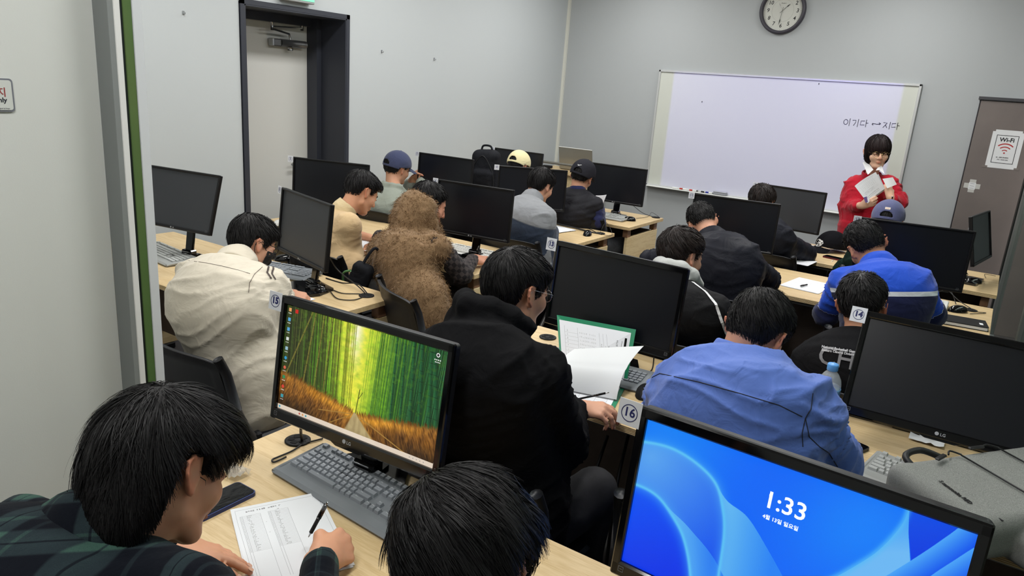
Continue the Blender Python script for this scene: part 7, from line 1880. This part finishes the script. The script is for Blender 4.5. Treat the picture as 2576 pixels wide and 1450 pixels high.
# grey backpack lying on the folder desk
m_heather = mat('heather_grey', (138, 140, 136), .9, bump=(420, .4, .0006), vary=(800, (112, 114, 111), .38, .62, (1, .3, 1)))
bc = A(.185, 2.145, .800); RB = np.array(Matrix.Rotation(math.radians(50), 3, 'Z') @ Matrix.Rotation(math.radians(-2), 3, 'Y'))
bp = empty('backpack', (bc[0], bc[1], DZT), 0, 'heather grey laptop backpack lying on the folder desk at the right', 'backpack'); Ob = A(bc[0], bc[1], DZT)
RBt = RB
rough_box(lambda P: smin(rbox_sdf(P, bc, RBt, A(.27, .152, .056), .035), rbox_sdf(P, bc+RBt@A(.02, -.155, -.02), RBt, A(.18, .045, .045), .028), .012), bc-.36, bc+.36, .0065, m_heather, 'body', bp, Ob, .0025, 7)
MBk = Matrix.Translation((0, 0, .80-DZT)) @ Matrix(RBt).to_4x4(); m_zip = mat('zip_black', (24, 24, 26), .5)
zz = MB(); zz.tube([(-.05+x*.0, .12-.26*t_, .0625) for x, t_ in ((0, 0), (0, .5), (0, 1))], .0022, 6, M=MBk); zz.tube([(.09, .13-.25*t_, .0625) for t_ in (0, .5, 1)], .0022, 6, M=MBk)
zz.tube([(-.20, .10-.24*t_, .052) for t_ in (0, .5, 1)], .0018, 6, M=MBk); zz.tube([(-.20, -.135, .045), (.0, -.142, .05), (.2, -.145, .048)], .0025, 6, M=MBk); zz.build('zip', m_zip, bp)
zp = MB(); zp.tube(bez([(-.05, .12, .064), (-.075, .135, .07), (-.095, .12, .069)], 4), .0025, 6, M=MBk); zp.box((-.115, .105, .069), (.045, .014, .007), .003, M=MBk @ Matrix.Rotation(.35, 4, 'Z') @ Matrix.Translation((.035, .045, 0)))
zp.tube(bez([(.09, .13, .064), (.06, .142, .07), (.04, .138, .069)], 4), .0025, 6, M=MBk); zp.box((.018, .137, .069), (.05, .013, .007), .003, M=MBk); zp.build('zip_pull', m_zip, bp)
hh = MB(); hh.tube(bez([(-.19, .10, .03), (-.20, .155, .055), (-.12, .185, .05), (-.06, .165, .03)], 6), .009, 8, M=MBk); hh.build('carry_handle', m_zip, bp)
text_mesh('logo', 'S samsonite RED', .0150, m_zip, bp, MBk @ Matrix.Translation((-.215, -.02, .0575)) @ Matrix.Rotation(-math.pi/2-.10, 4, 'Z'), .0006, .0003)
# black backpack standing by the number 1 monitor
q1 = ony(1215, 415, 5.02); bk = empty('backpack', (q1.x, 5.05, DZT), .0, 'tall black backpack standing on the second left desk by the wall', 'backpack')
bt_z = ony(1218, 370, 5.02).z
Cb = A(q1.x, 5.05, (DZT+bt_z)/2); Ok = A(q1.x, 5.05, DZT)
bk.location = (q1.x, 4.66, DZT); Cb[1] = 4.66; Ok[1] = 4.66; q2 = ony(1215, 415, 4.62); bk.location.x = q2.x; Cb[0] = q2.x; Ok[0] = q2.x; bt_z = ony(1218, 378, 4.62).z; Cb[2] = (DZT+bt_z)/2
Rk = np.array(Matrix.Rotation(.25, 3, 'Z')); hz_ = (bt_z-DZT)/2
m_bag = cloth('bag_black', (30, 31, 35), .7, (300, .4, .001))
rough_box(lambda P: smin(rbox_sdf(P, Cb+A(0, 0, .002), Rk, A(.105, .085, hz_), .055), rbox_sdf(P, Cb+Rk@A(.01, -.075, -.05), Rk, A(.085, .045, hz_*.62), .035), .012), Cb-.32, Cb+.32, .007, m_bag, 'body', bk, Ok, .004, 12)
Mk = Matrix.Translation((0, 0, Cb[2]-DZT)) @ Matrix(Rk).to_4x4()
MB().tube(bez([(-.045, 0, hz_-.01), (-.03, 0, hz_+.03), (.03, 0, hz_+.03), (.045, 0, hz_-.01)], 5), .008, 8, M=Mk).build('carry_handle', m_bag, bk)
z2 = MB(); z2.tube(bez([(-.095, -.07, -.10), (-.09, -.08, .08), (0, -.085, hz_-.04), (.09, -.08, .08), (.095, -.07, -.10)], 8), .003, 6, M=Mk); z2.build('zip', m_zip, bk)
# green trimmed sling bag hanging beside the fur vest, black pouch behind the turned monitor
g0 = ony(905, 700, 2.62); Cg = A(*g0); gb = empty('sling_bag', (g0.x, g0.y, g0.z), 0, 'black sling bag with green trim hanging beside the fur vest', 'bag')
Rg = np.array(Matrix.Rotation(.5, 3, 'Z') @ Matrix.Rotation(.35, 3, 'Y'))
rough_box(lambda P: rbox_sdf(P, Cg, Rg, A(.055, .045, .085), .03), Cg-.15, Cg+.15, .006, m_bag, 'body', gb, Cg, .004, 20)
MB().tube(bez([(.01, -.075, .055), (-.045, -.07, .03), (-.06, -.055, -.03), (-.03, -.045, -.075)], 6), .006, 8).build('green_trim', mat('trim_green', (92, 140, 88), .6), gb)
MB().tube(bez([(.02, .0, .08), (.05, .06, .16), (.06, .12, .05), (.05, .10, -.08)], 6), .008, 8).build('strap', m_bag, gb)
g0 = onz(735, 660, .77); Cg = A(g0.x, g0.y+.10, .765); gb = empty('pouch', (Cg[0], Cg[1], DZT), 0, 'small black pouch behind the dark keyboard on the rear left desk', 'pouch')
rough_box(lambda P: rbox_sdf(P, Cg, np.eye(3), A(.10, .05, .042), .03), Cg-.16, Cg+.16, .006, m_bag, 'body', gb, A(Cg[0], Cg[1], DZT), .005, 22)
